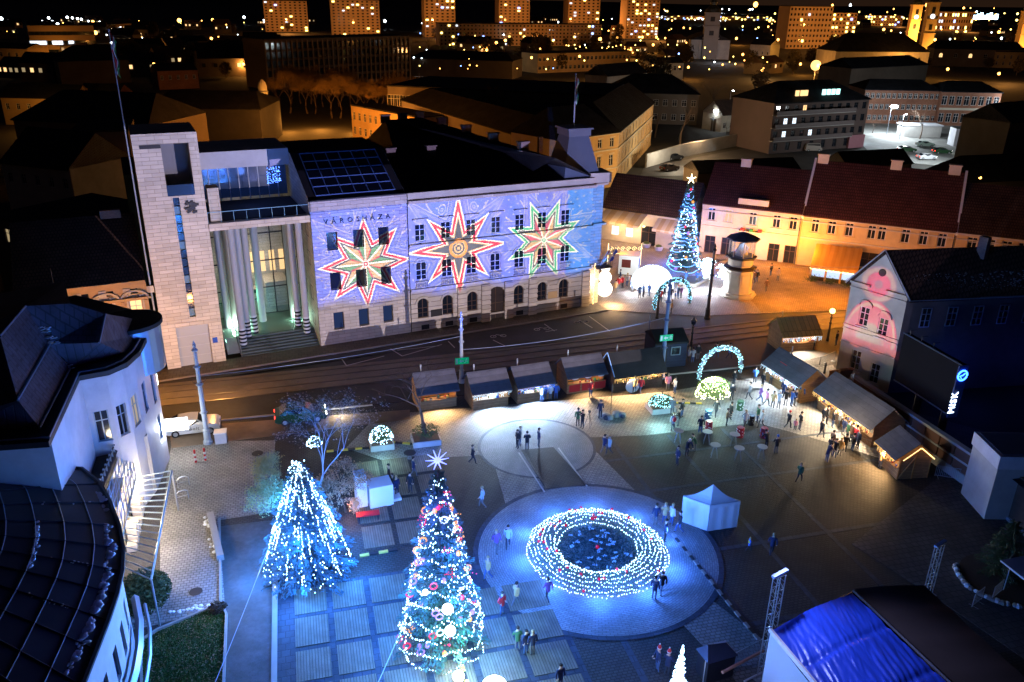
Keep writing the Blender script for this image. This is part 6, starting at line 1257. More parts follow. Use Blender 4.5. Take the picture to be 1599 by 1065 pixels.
_, pC, hC = pole('trolley_pole', 'tall blue pole with exit sign rising by the dark ticket hut', 1033, 590, 441, mat('blue_grey_pole', (.12, .17, .3), .5, .1), .17)
exit_sign('exit_sign', 'green exit sign with running man on the tall pole by the dark hut', pC + Vector((0, -.25, HT(1033, 590, 526))), 0, 1.3, .62)
_, pD, hD = pole('trolley_pole', 'dark cast iron pole between the blue tree and the octagonal monument', 1104, 498, 386, M_IRON, .17)
pole('trolley_pole', 'slim dark pole before the lit garland arch on the upper plaza', 1026, 497, 452, M_IRON, .1)
pole('street_lamp', 'unlit black lantern lamp by the kerb behind the dark hut', 1078, 552, 500, M_IRON, .08, M_GLS, cat='street lamp')
_, p, h = pole('street_lamp', 'orange glowing lantern lamp in front of the pink gable house', 1292, 532, 487, M_IRON, .08, cat='street lamp'); MB().ball((0, 0, h + .1), .3, 12, 8).build('glowing_globe', emi('sodium_globe', (1, .62, .2), 6), _); point(p + Vector((0, 0, h + .1)), 6500, (1, .4, .06), .3)
_, p, h = pole('street_lamp', 'double headed lamp before the long yellow house', 1368, 400, 368, M_IRON, .08, cat='street lamp'); MB().ball((-.5, 0, h), .22, 10, 6).build('lamp_head', emi('sodium_globe', (1, .62, .2), 6), _); point(p + Vector((-.6, -.3, h)), 7000, (1, .4, .06), .3)
for px, py, w in ((1240, 425, 5200), (1430, 425, 6500), (1180, 415, 2500), (1300, 470, 5000), (1560, 420, 8000), (1215, 475, 4000), (1330, 505, 3000), (965, 425, 1300)): point(G(px, py) + Vector((0, -.5, 4.2)), w * .6, (1, .33, .03), .3)
_, p, h = pole('sign_post', 'plain grey post with small plate by the tram rails', 1011, 548, 497, M_POLE, .05, cat='post', collars=False)
p = G(1200, 270, 6)
o = thing('street_lamp', 'small warm lamp on the wall behind the far right yellow house', 'street lamp', G(1531, 276, 8.5)); MB().box(-.3, .3, -.1, .3, -.1, .1).build('bracket', M_IRON, o); MB().ball((0, 0, -.15), .22, 8, 5).build('lamp_head', emi('far_sodium_lamp', (1, .42, .08), 9), o); point(G(1531, 276, 8.2), 700, (1, .6, .25), .2)
def wire(label, p, q, sag=.5, r=.025):
    o = thing('overhead_wire', label, 'wire'); b = MB(); b.tube([p.lerp(q, k / 14) - Vector((0, 0, sag * 4 * (k / 14) * (1 - k / 14))) for k in range(15)], r, 4); b.build('wire', mat('blue_grey_wire', (.3, .35, .45), .4, .05), o)
wire('span wire from the exit sign pole across to the tall pole by the hut', pB + Vector((0, 0, HT(721, 597, 546))), pC + Vector((0, 0, 6.3))); wire('span wire from the left pole towards the exit sign pole', pA + Vector((0, 0, hA * .7)), pB + Vector((0, 0, hB * .7)), .3, .018)
wire('guy wire of the tall tree running down to the lower edge', G(630, 975, 1.5), G(575, 1100, 2), .05, .02); wire('long thin wire slanting over the dark path on the left', G(427, 835, 4), G(330, 1080, 4), .1, .022)
wire('contact wire over the rails from the dark iron pole to the right', pD + Vector((0, 0, hD * .75)), Vector((96, 76, 6)), .8, .02)
# ================================================================= MONUMENT
o = thing('octagonal_monument', 'pale octagonal tower monument with glazed top sheltering a seated statue', 'monument', G(1150, 460)); MS = mat('monument_stone', (.5, .45, .4), .7, .12, 1, .15, 10, wear=.12); e8 = math.pi / 8
for nm, pr, m in (('base_step', [(2.4, 0), (2.4, .25), (2.15, .26), (2.15, .55)], MS), ('lower_tier', [(1.75, .551), (1.62, 3.3), (1.75, 3.5)], MS), ('ledge', [(1.95, 3.501), (2.05, 3.6), (2.05, 3.72), (1.6, 3.9)], M_DWOOD), ('middle_tier', [(1.5, 3.901), (1.5, 4.85)], MS), ('upper_ledge', [(1.75, 4.851), (1.9, 4.95), (1.9, 5.1), (1.5, 5.15)], M_DARK), ('roof', [(2.05, 7.2), (1.98, 7.35), (.5, 7.95), (.15, 8.0)], mat('blue_slate_cap', (.06, .08, .16), .5, .2, spec=.5))): MB().lathe(pr, (0, 0, 0), 8, e8).build(nm, m, o)
for k in range(8):
    t = k * math.pi / 4 + e8; MB().lathe([(.07, 5.16), (.07, 7.19)], (1.55 * math.cos(t), 1.55 * math.sin(t), 0), 6).build('corner_post', MS, o)
    t2 = t + e8; c, s = math.cos(t2), math.sin(t2); b = MB(); b.M = Matrix.Rotation(t2, 4, 'Z'); b.box(1.40, 1.42, -.52, .52, 5.2, 7.15); b.build('glass_pane', glassy('lantern_glass', (.4, .5, .6), .05, .12), o)
    b = MB(); b.M = Matrix.Rotation(t2, 4, 'Z'); b.box(1.505, 1.6, -.45, .45, .9, 3.0); b.box(1.39, 1.44, -.4, .4, 4.05, 4.7); b.build('wall_panel', M_STUC, o)
b = MB(); b.lathe([(.8, 5.16), (.75, 5.7), (.5, 6.1), (.42, 6.5), (.15, 6.6)], (0, 0, 0), 10); b.ball((0, -.05, 6.75), .2, 10, 7); b.tube([(.4, 0, 6.4), (.65, -.3, 6.0), (.3, -.6, 5.8)], .12, 6); b.tube([(-.4, 0, 6.4), (-.7, -.3, 6.0), (-.4, -.6, 5.7)], .12, 6); b.build('seated_statue', M_WPL, o, smooth=True); point(G(1150, 460) + Vector((0, -.9, 6.9)), 60, (.6, .75, 1), .1)
b = MB(); b.box(-3.1, -2.0, -.1, .1, 4.6, 4.7); b.box(-3.3, -3.0, -.2, .2, 4.5, 4.75); b.build('spotlight_arm', M_IRON, o)
# ================================================================= UPPER PLAZA LIGHT FIGURES
c = G(1018, 446); rD = 2.75; o = thing('light_dome', 'overexposed glowing white dome on the upper plaza by the blue tree', 'dome', c)
b = MB(); b.lathe([(rD * math.cos(t), rD * math.sin(t) * .95) for t in [k * math.pi / 2 / 9 for k in range(9)]] + [(.05, rD * .95)], (0, 0, 0), 20); b.build('dome_skin', emi('dome_glow', (.9, .97, 1), 1.7, True), o, smooth=True)
b = MB()
for k in range(10): t = k * math.pi / 5; b.tube([((rD + .03) * math.cos(t) * math.cos(q), (rD + .03) * math.sin(t) * math.cos(q), (rD + .03) * .95 * math.sin(q)) for q in [j * math.pi / 2 / 7 for j in range(8)]], .04, 4)
b.build('dome_ribs', emi('dome_rib_light', (.6, .75, 1), 3), o)
for dx, dy in ((-3.6, -2.5), (3.4, -3), (0, -4.2)): point((c.x + dx, c.y + dy, 1.2), 700, (.75, .88, 1), .3)
point((c.x, c.y, 4), 500, (.8, .9, 1), .5)
o = thing('snowman_light', 'overexposed glowing snowman figure at the corner of the town hall', 'light figure', G(943, 463)); hS = HT(943, 463, 402)
for z, r in ((.2, .25), (.5, .2), (.73, .14)): MB().ball((0, 0, hS * z), hS * r * .8, 16, 10).build('glowing_ball', emi('snowman_glow', (1, .93, .8), 1.8, True), o, smooth=True)
point(G(943, 470) + Vector((.5, -2, 1)), 900, (1, .6, .25), .3); point(G(925, 440, 3), 300, (1, .75, .4), .1)
b = MB(); e = TH.w(XR + .6, -.2, 0)
o = thing('corner_string_lights', 'vertical string of warm bulbs at the town hall corner', 'string lights', e)
for k in range(60): b.bulb((.05 * math.sin(k), -.1, .3 + k * .085), .05)
b.build('bulbs', M_BULBW, o, kind='stuff')
o = thing('photo_booth', 'white square booth with red picture beside the glowing snowman', 'booth', G(965, 428), HR.a + .2); MB().box(0, 2.6, 0, 2.2, 0, 2.6).build('walls', mat('lit_white_booth', (.75, .75, .72), .6, .05, em=(1, 1, .95), es=.35), o); MB().box(.4, 1.6, -.04, -.002, 1.0, 2.1).build('red_picture', mat('dark_red_picture', (.2, .04, .03), .6, .4, 3), o); MB().box(-.05, 2.65, -.05, 2.25, 2.601, 2.7).build('roof', M_WPL, o); MB().box(2.601, 2.63, .4, 1.8, 1.0, 2.1).build('blue_picture', mat('blue_picture', (.1, .2, .4), .6, .4, 3), o)
o = thing('scroll_light_fence', 'thin warm glowing scrollwork frame behind the photo booth', 'light figure', G(948, 415), -.2); b = MB(); hF = 3.2
for x in (0, .05, 4.6): b.tube([(x, 0, 0), (x, 0, hF)], .03, 4)
b.tube([(0, 0, hF * .55), (4.6, 0, hF * .55)], .03, 4)
for k in range(6): b.tube([(.4 + k * .8 + .35 * (1 - q / 14) * math.cos(q * .7), 0, hF * .75 + .35 * (1 - q / 14) * math.sin(q * .7)) for q in range(14)], .025, 4)
b.build('light_tubes', emi('warm_tube', (1, .75, .4), 3), o)
def arch(name, label, L_, R_, top, n, r, m, frame, nb, cat='arch'):
    A, B = V2(L_), V2(R_); d = B - A; Lw = d.length; o = thing(name, label, cat, A, math.atan2(d.y, d.x)); f = MB(); b = MB(); P = []
    for k in range(25): t = math.pi * (k / 24); x = Lw / 2 - Lw / 2 * 1.0 * math.cos(t); P.append(Vector((x, 0, top * math.sin(t) ** .72)))
    f.tube(P, r * .7, 6); f.build('frame', frame, o); rr = random.Random(8)
    for k in range(nb):
        q = rr.uniform(0, 23.99); i = int(q); p = P[i].lerp(P[i + 1], q - i); u = Vector((rr.gauss(0, 1), rr.gauss(0, 1), rr.gauss(0, 1))).normalized() * r; b.bulb(p + u, .05)
    b.build('bulbs', m, o, kind='stuff'); return o
arch('light_arch', 'ring shaped arch covered with white blue bulbs on the square', G(1091, 592), G(1156, 582), HT(1125, 587, 543), 25, .24, M_BULBT, M_POLE, 330)
arch('garland_arch', 'blue lit fir garland arch before the glowing dome', G(1021, 484), G(1077, 474), HT(1048, 480, 438), 25, .28, emi('ice_led_bulb', (.25, .7, 1), 3.5), M_NEED, 420)
point(G(1125, 590, 2.5), 900, (.45, .8, 1), .4)
o = thing('angel_light', 'dazzling white figure of lights left of the iron pole', 'light figure', G(1103, 436)); b = MB(); rr = random.Random(3)
for k in range(260): z = rr.random() ** .8; b.bulb((rr.gauss(0, .35 + .7 * (z > .5) * (1 - z)), rr.gauss(0, .25), .2 + z * 2.6), .11)
b.build('bulbs', M_BULB, o, kind='stuff'); MB().lathe([(.5, 0), (.15, 2.0), (.2, 2.5)], (0, 0, 0), 8).build('body_frame', emi('soft_figure_glow', (.9, .95, 1), 2), o); point(G(1112, 438, 1.5), 1100, (.8, .92, 1), .3)
o = thing('light_figure', 'dazzling white star figure at the left foot of the monument', 'light figure', G(1128, 437)); b = MB()
for k in range(160): b.bulb((rr.gauss(0, .4), rr.gauss(0, .2), .3 + rr.random() * 1.8), .1)
b.build('bulbs', M_BULB, o, kind='stuff'); MB().tube([(0, 0, 0), (0, 0, 2)], .05, 4).build('stake', M_GLOW, o)
sheet('planting_bed', gpx((1062, 432), (1108, 434), (1085, 446), (1058, 442)), .2, mat('winter_bed', (.08, .07, .05), .9, .4, 3)); kerbline([(1060, 446), (1085, 448), (1110, 435)], .2, .35)
for k, (px, py) in enumerate(((1009, 386), (1028, 391))): o = thing('planter', '%s low white planter on the plaza before the cafe' % ('left', 'right')[k], 'planter', G(px, py)); MB().lathe([(.5, 0), (.7, .5), (.7, .6)], (0, 0, 0), 12).build('bowl', M_WPL, o); MB().ball((0, 0, .62), .5, 8, 5, 1, 1, .5).build('soil', M_BUSH, o)
for k, (px, py) in enumerate(((960, 400), (975, 405), (985, 398))):
    o = thing('cafe_table', '%s small cafe table under the awning with chairs' % ('left', 'middle', 'right')[k], 'table', G(px, py)); MB().lathe([(.35, .7), (.35, .74)], (0, 0, 0), 10).build('table_top', M_DWOOD, o); MB().tube([(0, 0, 0), (0, 0, .7)], .04, 5).build('leg', M_IRON, o)
# ================================================================= CONIFERS
def conifer(name, label, loc, h, R, seed, m, dens=1.0, base=.06, tex=.34):
    rnd = random.Random(seed); o = thing(name, label, 'christmas tree', loc); MB().lathe([(h * .022, 0), (h * .012, h * .6), (.03, h * .97)], (0, 0, 0), 8).build('trunk', M_BARK, o); b = MB(); br = MB()
    nb = int(150 * dens)
    for i in range(nb):
        u = (i + rnd.random()) / nb; z = h * (base + (1 - base) * u * .97); L = R * (1 - u) ** .82 * rnd.uniform(.88, 1.2) + .14; a = i * 2.399 + rnd.gauss(0, .2); dr = Vector((math.cos(a), math.sin(a), -.22 + .35 * u)); p0 = Vector((0, 0, z))
        br.tube([p0, p0 + dr * L], [.035, .01], 3, cap=False); n = int(L * 44 * dens) + 9; sd = Vector((-math.sin(a), math.cos(a), 0))
        for k in range(n):
            t = (k + rnd.random()) / n; wd = .42 * (1 - t * .55) * min(1, L * .6); q = p0 + dr * L * t + sd * rnd.uniform(-wd, wd) + Vector((0, 0, rnd.uniform(-.22, .06))); s = rnd.uniform(.06, .135) * tex / .34; d1 = (dr + sd * rnd.uniform(-.9, .9)).normalized() * s * 1.5; d2 = sd * s * .55 + Vector((0, 0, rnd.uniform(-.5, .3) * s))
            b.quad(q, q + d1 + d2 * .4, q + d1 * 1.25 - Vector((0, 0, s * .4)), q + d1 * .4 - d2)
    br.build('branches', M_BARK, o); b.build('crown', m, o, kind='stuff'); return o
def rad(h, R, z, base=.06): u = max(0, min(1, (z / h - base) / (1 - base) / .97)); return R * .93 * (1 - u) ** .82 + .08
# big tree in the foreground
T1 = G(690, 1003); H1_, R1_ = 11.6, 2.4
t1 = conifer('christmas_tree', 'tallest foreground tree wrapped in white garlands with star and coloured figures', T1, H1_, R1_, 3, M_NEED, 1.15)
bl = MB(); rnd = random.Random(12)
for k in range(13):                               # garlands draped in scallops
    z = .5 + k * .87; r = rad(H1_, R1_, z) * 1.03; nsc = max(3, int(r * 2.2)); n = int(2 * math.pi * r / .135)
    b = MB()
    for i in range(n):
        t = 2 * math.pi * i / n + k * .5; sag = .5 * abs(math.sin(t * nsc / 2)); rq = r * (1 + .07 * math.sin(t * 7 + k)); b.bulb((rq * math.cos(t) + rnd.gauss(0, .03), rq * math.sin(t) + rnd.gauss(0, .03), z - sag + rnd.gauss(0, .07)), .036, .075)
    b.build('light_garland', M_BULB, t1, kind='stuff')
for k in range(11): 
    a = k * 2.399; b = MB()
    z0 = rnd.uniform(1, 8)
    for i in range(9): z = z0 + i * .25; r = rad(H1_, R1_, z) * 1.04; b.bulb((r * math.cos(a) + rnd.gauss(0, .07), r * math.sin(a), z), .035, .08)
    b.build('light_garland', M_BULB, t1, kind='stuff')
fig = [('red', (.9, .02, .07), 1.1), ('amber', (1, .36, .05), 1.3), ('violet', (.45, .2, 1), 1.1), ('green', (.05, .9, .35), .9), ('white', (.8, .92, 1), 1.5)]
for k in range(52):
    z = .8 + (k * .618 % 1) * 9.2; a = -math.pi / 2 + rnd.uniform(-1.7, 1.7); r = rad(H1_, R1_, z) * .98; f = fig[rnd.choice((0, 0, 1, 1, 2, 4))]; p = Vector((r * math.cos(a), r * math.sin(a), z)); b = MB()
    if k % 3 == 1: b.tube([p + Vector((.2 * math.cos(q), 0, .2 * math.sin(q))) for q in [j * math.pi / 4 for j in range(8)]], .05, 5, closed=True)
    elif k % 3: b.ball(p, .13, 8, 6, 1, 1, 1.3)
    else: [b.bulb(p + Vector((rnd.gauss(0, .14), rnd.gauss(0, .05), rnd.gauss(0, .18))), .05) for _ in range(12)]
    b.build('ornament', emi('%s_ornament_light' % f[0], f[1], f[2]), t1)
for (px, py, r) in ((699, 951, .3), (703, 985, .3), (664, 925, .16)):  # glowing balls stand in for the glare of floodlights
    d = ray(px, py); c0_ = Vector((0, 0, CAM_H)); # nearest approach to the trunk axis plane
    t = (T1.y - 2.0 - 0) / d.y; p = c0_ + d * t - T1; MB().ball(p, r, 14, 9).build('glowing_globe', emi('white_globe_light', (.85, .95, 1), 7, True), t1, smooth=True)
b = MB()
for k in range(10): a = k * math.pi / 5; b.tube([(0, 0, H1_ + .35), (.62 * math.cos(a), .1, H1_ + .35 + .62 * math.sin(a))], [.06, .015], 4)
b.ball((0, 0, H1_ + .35), .16, 8, 6); b.build('star_topper', emi('star_topper_light', (.25, .3, 1), 2.6), t1)
def ring_lights(c, r, z, n, w, col, rr=.25, a0=0):
    for k in range(n): a = a0 + 2 * math.pi * k / n; point((c.x + r * math.cos(a), c.y + r * math.sin(a), z), w, col, rr)
ring_lights(T1, 3.1, 1.6, 5, 380, (.03, .24, 1), a0=.4); ring_lights(T1, 2.5, 4.6, 5, 1200, (.05, .24, 1), a0=1); ring_lights(T1, 2.0, 7.2, 4, 1200, (.06, .2, 1), a0=.3); ring_lights(T1, 1.6, 9.8, 3, 800, (.08, .14, 1))
for px, py, w in ((699, 951, 480), (703, 988, 420)): d = ray(px, py); t = (T1.y - 2.9) / d.y; point(Vector((0, 0, CAM_H)) + d * t, w, (.35, .85, 1), .35)
point(T1 + Vector((.8, -3.0, 2.4)), 350, (.1, 1, .6), .3)
# second tree on the left
T2 = G(482, 893); H2_ = HT(480, 893, 715) * .98; R2_ = 2.9
t2 = conifer('spruce_tree', 'broad blue spruce hung with vertical strings of white lights on the left', T2, H2_, R2_, 8, mat('blue_spruce_needles', (.07, .14, .18), .7, .4, 2.5), 1.25)
for k in range(46):
    a = -math.pi / 2 + (k - 22.5) * .092 + rnd.gauss(0, .08); zt = rnd.uniform(.22, .95) * H2_; zb2 = max(.4, zt - rnd.uniform(1.0, 2.4)); b = MB(); n = int((zt - zb2) / .14)
    for i in range(n): z = zt - i * .14; r = rad(H2_, R2_, max(z, .5)) * 1.02; (b.bulb((r * math.cos(a) + rnd.gauss(0, .025), r * math.sin(a) + rnd.gauss(0, .025), z), .042, .075) if rnd.random() < .8 else None)
    b.build('light_string', M_BULB, t2, kind='stuff')
b = MB(); 
for k in range(90): b.bulb((rnd.gauss(0, .22), rnd.gauss(0, .2), H2_ - rnd.random() * 1.1), .055)
for k in range(260): z = H2_ * rnd.uniform(.06, .8); a = rnd.uniform(-3.3, .2); r = rad(H2_, R2_, z); b.bulb((r * math.cos(a), r * math.sin(a), z), .038, .06)
b.build('top_lights', M_BULB, t2, kind='stuff')
for px, py, w in ((480, 880, 1), (440, 860, 1), (520, 870, 1)): pass
ring_lights(T2, 3.3, 1.3, 5, 560, (.03, .24, 1), a0=.8); ring_lights(T2, 2.7, 4.0, 5, 1700, (.03, .24, 1), a0=-.6); ring_lights(T2, 1.7, 6.4, 3, 800, (.03, .24, 1), a0=-.3)
# far tree
T3 = G(1066, 420); H3_ = HT(1066, 420, 283); t3 = conifer('christmas_tree', 'slender tall tree with blue white garlands and star on the upper plaza', T3, H3_, 2.15, 5, M_NEED, .9, tex=.5)
for k in range(15):
    z = .6 + k * (H3_ - 1) / 15; r = rad(H3_, 2.15, z) * 1.05; b = MB(); n = int(2 * math.pi * r / .15); sl = 1
    for i in range(n): t = 2 * math.pi * i / n; b.bulb((r * math.cos(t), r * math.sin(t), z + .35 * math.sin(t * 1.0 + k) - .18 * abs(math.sin(t * 3))), .07)
    b.build('light_garland', emi('ice_led_bulb2', (.2, .5, 1), 3.2), t3)
b = MB(); [b.bulb((rad(H3_, 2.15, z) * math.cos(a), rad(H3_, 2.15, z) * math.sin(a), z), .085) for z, a in [(rnd.uniform(.5, 8.5), rnd.uniform(-3.3, .2)) for _ in range(150)]]; b.build('scattered_lights', M_BULB, t3, kind='stuff')
for k in range(14): z = .6 + k * .8; a = rnd.uniform(-3, 0); r = rad(H3_, 2.15, z); MB().ball((r * math.cos(a), r * math.sin(a), z), .2, 8, 5).build('ornament', emi('%s_ornament_light' % ('violet', 'red', 'amber')[k % 3], (1, 1, 1), 1), t3)
b = MB(); [b.tube([(0, 0, H3_ + .3), (.7 * math.cos(q), 0, H3_ + .3 + .7 * math.sin(q))], [.12, .02], 4) for q in [math.pi / 2 + j * 2 * math.pi / 5 for j in range(5)]]; b.ball((0, 0, H3_ + .3), .2, 8, 5); b.build('star_topper', emi('warm_star_light', (1, .85, .5), 8), t3)
ring_lights(T3, 2.9, 1.5, 4, 500, (.03, .16, 1), a0=.3); ring_lights(T3, 2.3, 5.0, 4, 520, (.03, .16, 1), a0=1); ring_lights(T3, 1.5, 8.8, 4, 420, (.03, .16, 1), a0=-2)
# cone of lights at the bottom edge, partly cropped
o = thing('light_cone_tree', 'small glowing white cone tree at the bottom edge beside two santa hats', 'light figure', G(1057, 1090)); hc = HT(1057, 1090, 1008); b = MB(); b.lathe([(.6, 0), (.5, hc * .25), (.24, hc * .4), (.2, hc * .6), (.12, hc * .62), (.07, hc * .85), (.02, hc)], (0, 0, 0), 12); b.build('glowing_cone', emi('cone_glow', (.4, .5, 1), 2.4, True), o, smooth=True)
b = MB(); [b.bulb((.6 * (1 - z) * math.cos(q), .6 * (1 - z) * math.sin(q), z * hc), .05) for q, z in [(rnd.uniform(0, 6.3), rnd.random()) for _ in range(150)]]; b.build('bulbs', M_BULB, o, kind='stuff'); point(G(1057, 1090, 2) + Vector((0, .0, 1.2)), 350, (.3, .35, 1), .2); point(G(1050, 1075, .8), 500, (.6, .8, 1), .2)
for k, (px, py, r, lb_) in enumerate(((716, 1056, .32, 'small white light ball at the bottom edge'), (772, 1078, .75, 'large white light globe cut by the bottom edge'))): c = G(px, py, r); o = thing('light_ball', lb_, 'light figure', c); MB().ball((0, 0, 0), r, 16, 10).build('globe', emi('white_globe_light', (.85, .95, 1), 7, True), o, smooth=True); MB().lathe([(.15, -r), (.15, -r + .1)], (0, 0, 0), 8).build('foot', M_IRON, o); point(c + Vector((0, .3, r + .6)), 260, (.7, .9, 1), .3)
# ================================================================= WREATH
o = thing('advent_wreath', 'huge round light wreath lying on the ring paving with red balls', 'wreath', WC); m_ = [MB(), MB()]; rr = random.Random(31)
for i in range(9000):
    a = rr.uniform(0, 6.283); r = 4.55 - 2.1 * rr.random() ** 1.1; z = .12 + .75 * math.sin(max(0, min(1, (4.7 - r) / 2.2)) * math.pi) * rr.random(); v = Vector((r * math.cos(a), r * math.sin(a), z)); s = .12; m_[0].quad(v, v + Vector((rr.uniform(-s, s), rr.uniform(-s, s), s * .6)), v + Vector((rr.uniform(-s, s), rr.uniform(-s, s), -s * .1)))
m_[0].build('fir_greenery', M_NEED, o, kind='stuff')
for i in range(2600):
    a = rr.uniform(0, 6.283); r = 2.45 * math.sqrt(rr.random()); v = Vector((r * math.cos(a), r * math.sin(a), rr.uniform(.05, .3))); s = .16; m_[1].quad(v, v + Vector((rr.uniform(-s, s), rr.uniform(-s, s), s * .5)), v + Vector((rr.uniform(-s, s), rr.uniform(-s, s), 0)))
m_[1].build('inner_planting', mat('dark_planting', (.03, .06, .07), .8, .4, 3), o, kind='stuff')
for k, (r, z) in enumerate(((4.66, .14), (4.45, .32), (4.22, .5), (3.98, .66), (3.72, .77), (3.45, .83), (3.17, .8), (2.9, .66), (2.64, .42))):
    b = MB(); n = int(2 * math.pi * r / .15)
    for i in range(n): a = 2 * math.pi * i / n; b.bulb(((r + .05 * math.sin(a * 11 + k * 1.7)) * math.cos(a) + rr.gauss(0, .03), (r + .07 * math.sin(a * 9 + k)) * math.sin(a) + rr.gauss(0, .03), z + rr.gauss(0, .045)), .034, .06) if rr.random() < .9 else None
    b.build('light_ring', M_BULB, o, kind='stuff')
for k in range(34):
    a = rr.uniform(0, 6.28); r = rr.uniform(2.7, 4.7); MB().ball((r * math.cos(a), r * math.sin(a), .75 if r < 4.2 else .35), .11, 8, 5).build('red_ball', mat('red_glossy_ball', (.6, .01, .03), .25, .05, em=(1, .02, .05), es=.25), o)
MB().ball((0, 0, .4), .14, 8, 5).build('red_ball', mat('red_glossy_ball', (.6, .01, .03), .25), o)
for k in range(34): a = rr.uniform(0, 6.28); r = 2.3 * math.sqrt(rr.random()); b = MB(); [b.ball((r * math.cos(a) + rr.gauss(0, .09), r * math.sin(a) + rr.gauss(0, .06), .3), .06, 5, 4) for _ in range(5)]; b.build('pale_flower', mat('pale_flowers', (.35, .45, .6), .8, .1), o, kind='stuff')
ring_lights(WC, 5.05, .9, 10, 400, (.05, .20, 1), .15); ring_lights(WC, 3.4, 1.4, 4, 300, (.05, .28, 1), .2); point(WC + Vector((0, 0, 5)), 900, (.03, .18, 1), .5)
# ================================================================= PLANTED AND LIT BUSHES
def lit_bush(label, loc, sx, sy, h, n, bm, leafm, seed, planter=True, z0=.5, lm=1):
    rr = random.Random(seed); o = thing('lit_bush', label, 'bush', loc)
    if planter: MB().box(-sx, sx, -sy, sy, 0, z0).build('planter_box', M_CONC, o); MB().box(-sx + .1, sx - .1, -sy + .1, sy - .1, z0, z0 + .02).build('soil', M_BARK, o)
    lf = MB(); b = MB()
    for i in range(n * 4):
        v = Vector((rr.gauss(0, 1), rr.gauss(0, 1), rr.gauss(0, 1))).normalized() * rr.uniform(.6, 1); v = Vector((v.x * sx, v.y * sy, z0 + h / 2 + v.z * h / 2)); s = .12; lf.quad(v, v + Vector((rr.uniform(-s, s), rr.uniform(-s, s), s)), v + Vector((s, rr.uniform(-s, s), 0)))
    for i in range(n): v = Vector((rr.gauss(0, 1), rr.gauss(0, 1), abs(rr.gauss(0, 1)))).normalized() * 1.02; b.bulb((v.x * sx, v.y * sy, z0 + h * .1 + v.z * h * .9), .05)
    lf.build('foliage', leafm, o, kind='stuff'); b.build('bulbs', bm, o, kind='stuff'); return o
lit_bush('white lit bush with blue glow between the yellow cable covers near the white boxes', G(596, 697), .95, .8, 1.3, 190, M_BULB, M_BUSH, 1); point(G(596, 704, 1.2), 260, (.35, .85, 1), .2)
lit_bush('white lit planter bush at the foot of the young tree in the market', G(1031, 640), 1.15, .85, .9, 230, M_BULBT, M_BUSH, 2); point(G(1031, 650, 1.2), 420, (.4, .95, 1), .2)
lit_bush('big round bush glowing yellow green near the light arch', G(1112, 622), 1.6, 1.2, 1.9, 360, emi('lime_led_bulb', (.85, 1, .45), 9), mat('lime_bush', (.16, .2, .05), .7, .4, 3), 3, False, .15); point(G(1112, 634, 1.5), 380, (.6, 1, .85), .2)
lit_bush('small cluster of white lights in the birch branches', G(492, 706), .6, .5, .8, 120, M_BULB, M_BUSH, 4, False, .6)
o = lit_bush('unlit square planter with evergreen below the dark bare tree', G(665, 690), 1.15, .9, 1.1, 60, M_BUSH, M_BUSH, 6)
bt4 = bare_tree('d', 6.8, 11, .13, .75, 5, twigm=mat('dark_twigs', (.08, .055, .05), .9, .3)); tree('dark spreading bare tree in the square planter before the north stalls', G(665, 688) + Vector((0, 0, .5)), bt4, 1.3, .3)
tree('young bare tree standing in the white lit planter', G(1031, 638) + Vector((0, 0, .5)), bt4, .55, 1.4); point(G(660, 692, 1.2), 120, (.15, .25, 1), .2)
bir = bare_tree('e', 9.5, 23, .14, .42, 5, twigm=mat('blue_lit_twigs', (.35, .35, .42), .9, .3), barkm=M_BIRCH, droop=.6, leaf=mat('pale_hanging_leaves', (.30, .24, .2), .8, .4), nleaf=3); tree('pale birch with thin drooping blue lit limbs behind the spruce', G(487, 800), bir, 1.05, .6)
wil = bare_tree('f', 5, 29, .09, .6, 5, twigm=mat('tan_twigs', (.38, .24, .15), .9, .3), droop=1.6, leaf=mat('tan_leaves', (.42, .24, .13), .8, .4), nleaf=9); tree('small tan weeping tree lit warm beside the white boxes', G(540, 800), wil, 1.0, 0); tree('rusty tan shrubby tree behind the spruce', G(515, 810), wil, .85, 2)
yel = bare_tree('g', 5.5, 31, .1, .6, 5, leaf=mat('pale_yellow_leaves', (.40, .38, .16), .8, .4), nleaf=9); tree('pale yellow leaved tree at the left side of the spruce', G(432, 850), yel, 1.0, 0); tree('greenish shrub tree by the light paving left of the spruce', G(420, 790), yel, .75, 1.7)
point(G(420, 840, 4) + Vector((-2, -1, 0)), 350, (1, .95, .7), .3); point(G(552, 790, 1.2), 160, (1, .6, .3), .2)
def bush(label, loc, sx, sy, h, n, m, seed, name='shrub'):
    rr = random.Random(seed); b = MB()
    for i in range(n): v = Vector((rr.gauss(0, 1), rr.gauss(0, 1), rr.gauss(0, 1))).normalized() * rr.uniform(.55, 1.05); v = Vector((v.x * sx, v.y * sy, h * .5 + v.z * h * .5)); s = .13; b.quad(v, v + Vector((rr.uniform(-s, s), rr.uniform(-s, s), s)), v + Vector((s, rr.uniform(-s, s), s * .4)))
    o = b.build(name, m, loc=loc); return tag(o, label, 'shrub')
bush('dark evergreen shrub under the glass canopy by the curved kerb', G(226, 945), 1.5, 1.9, 1.8, 4200, M_BUSH, 4)
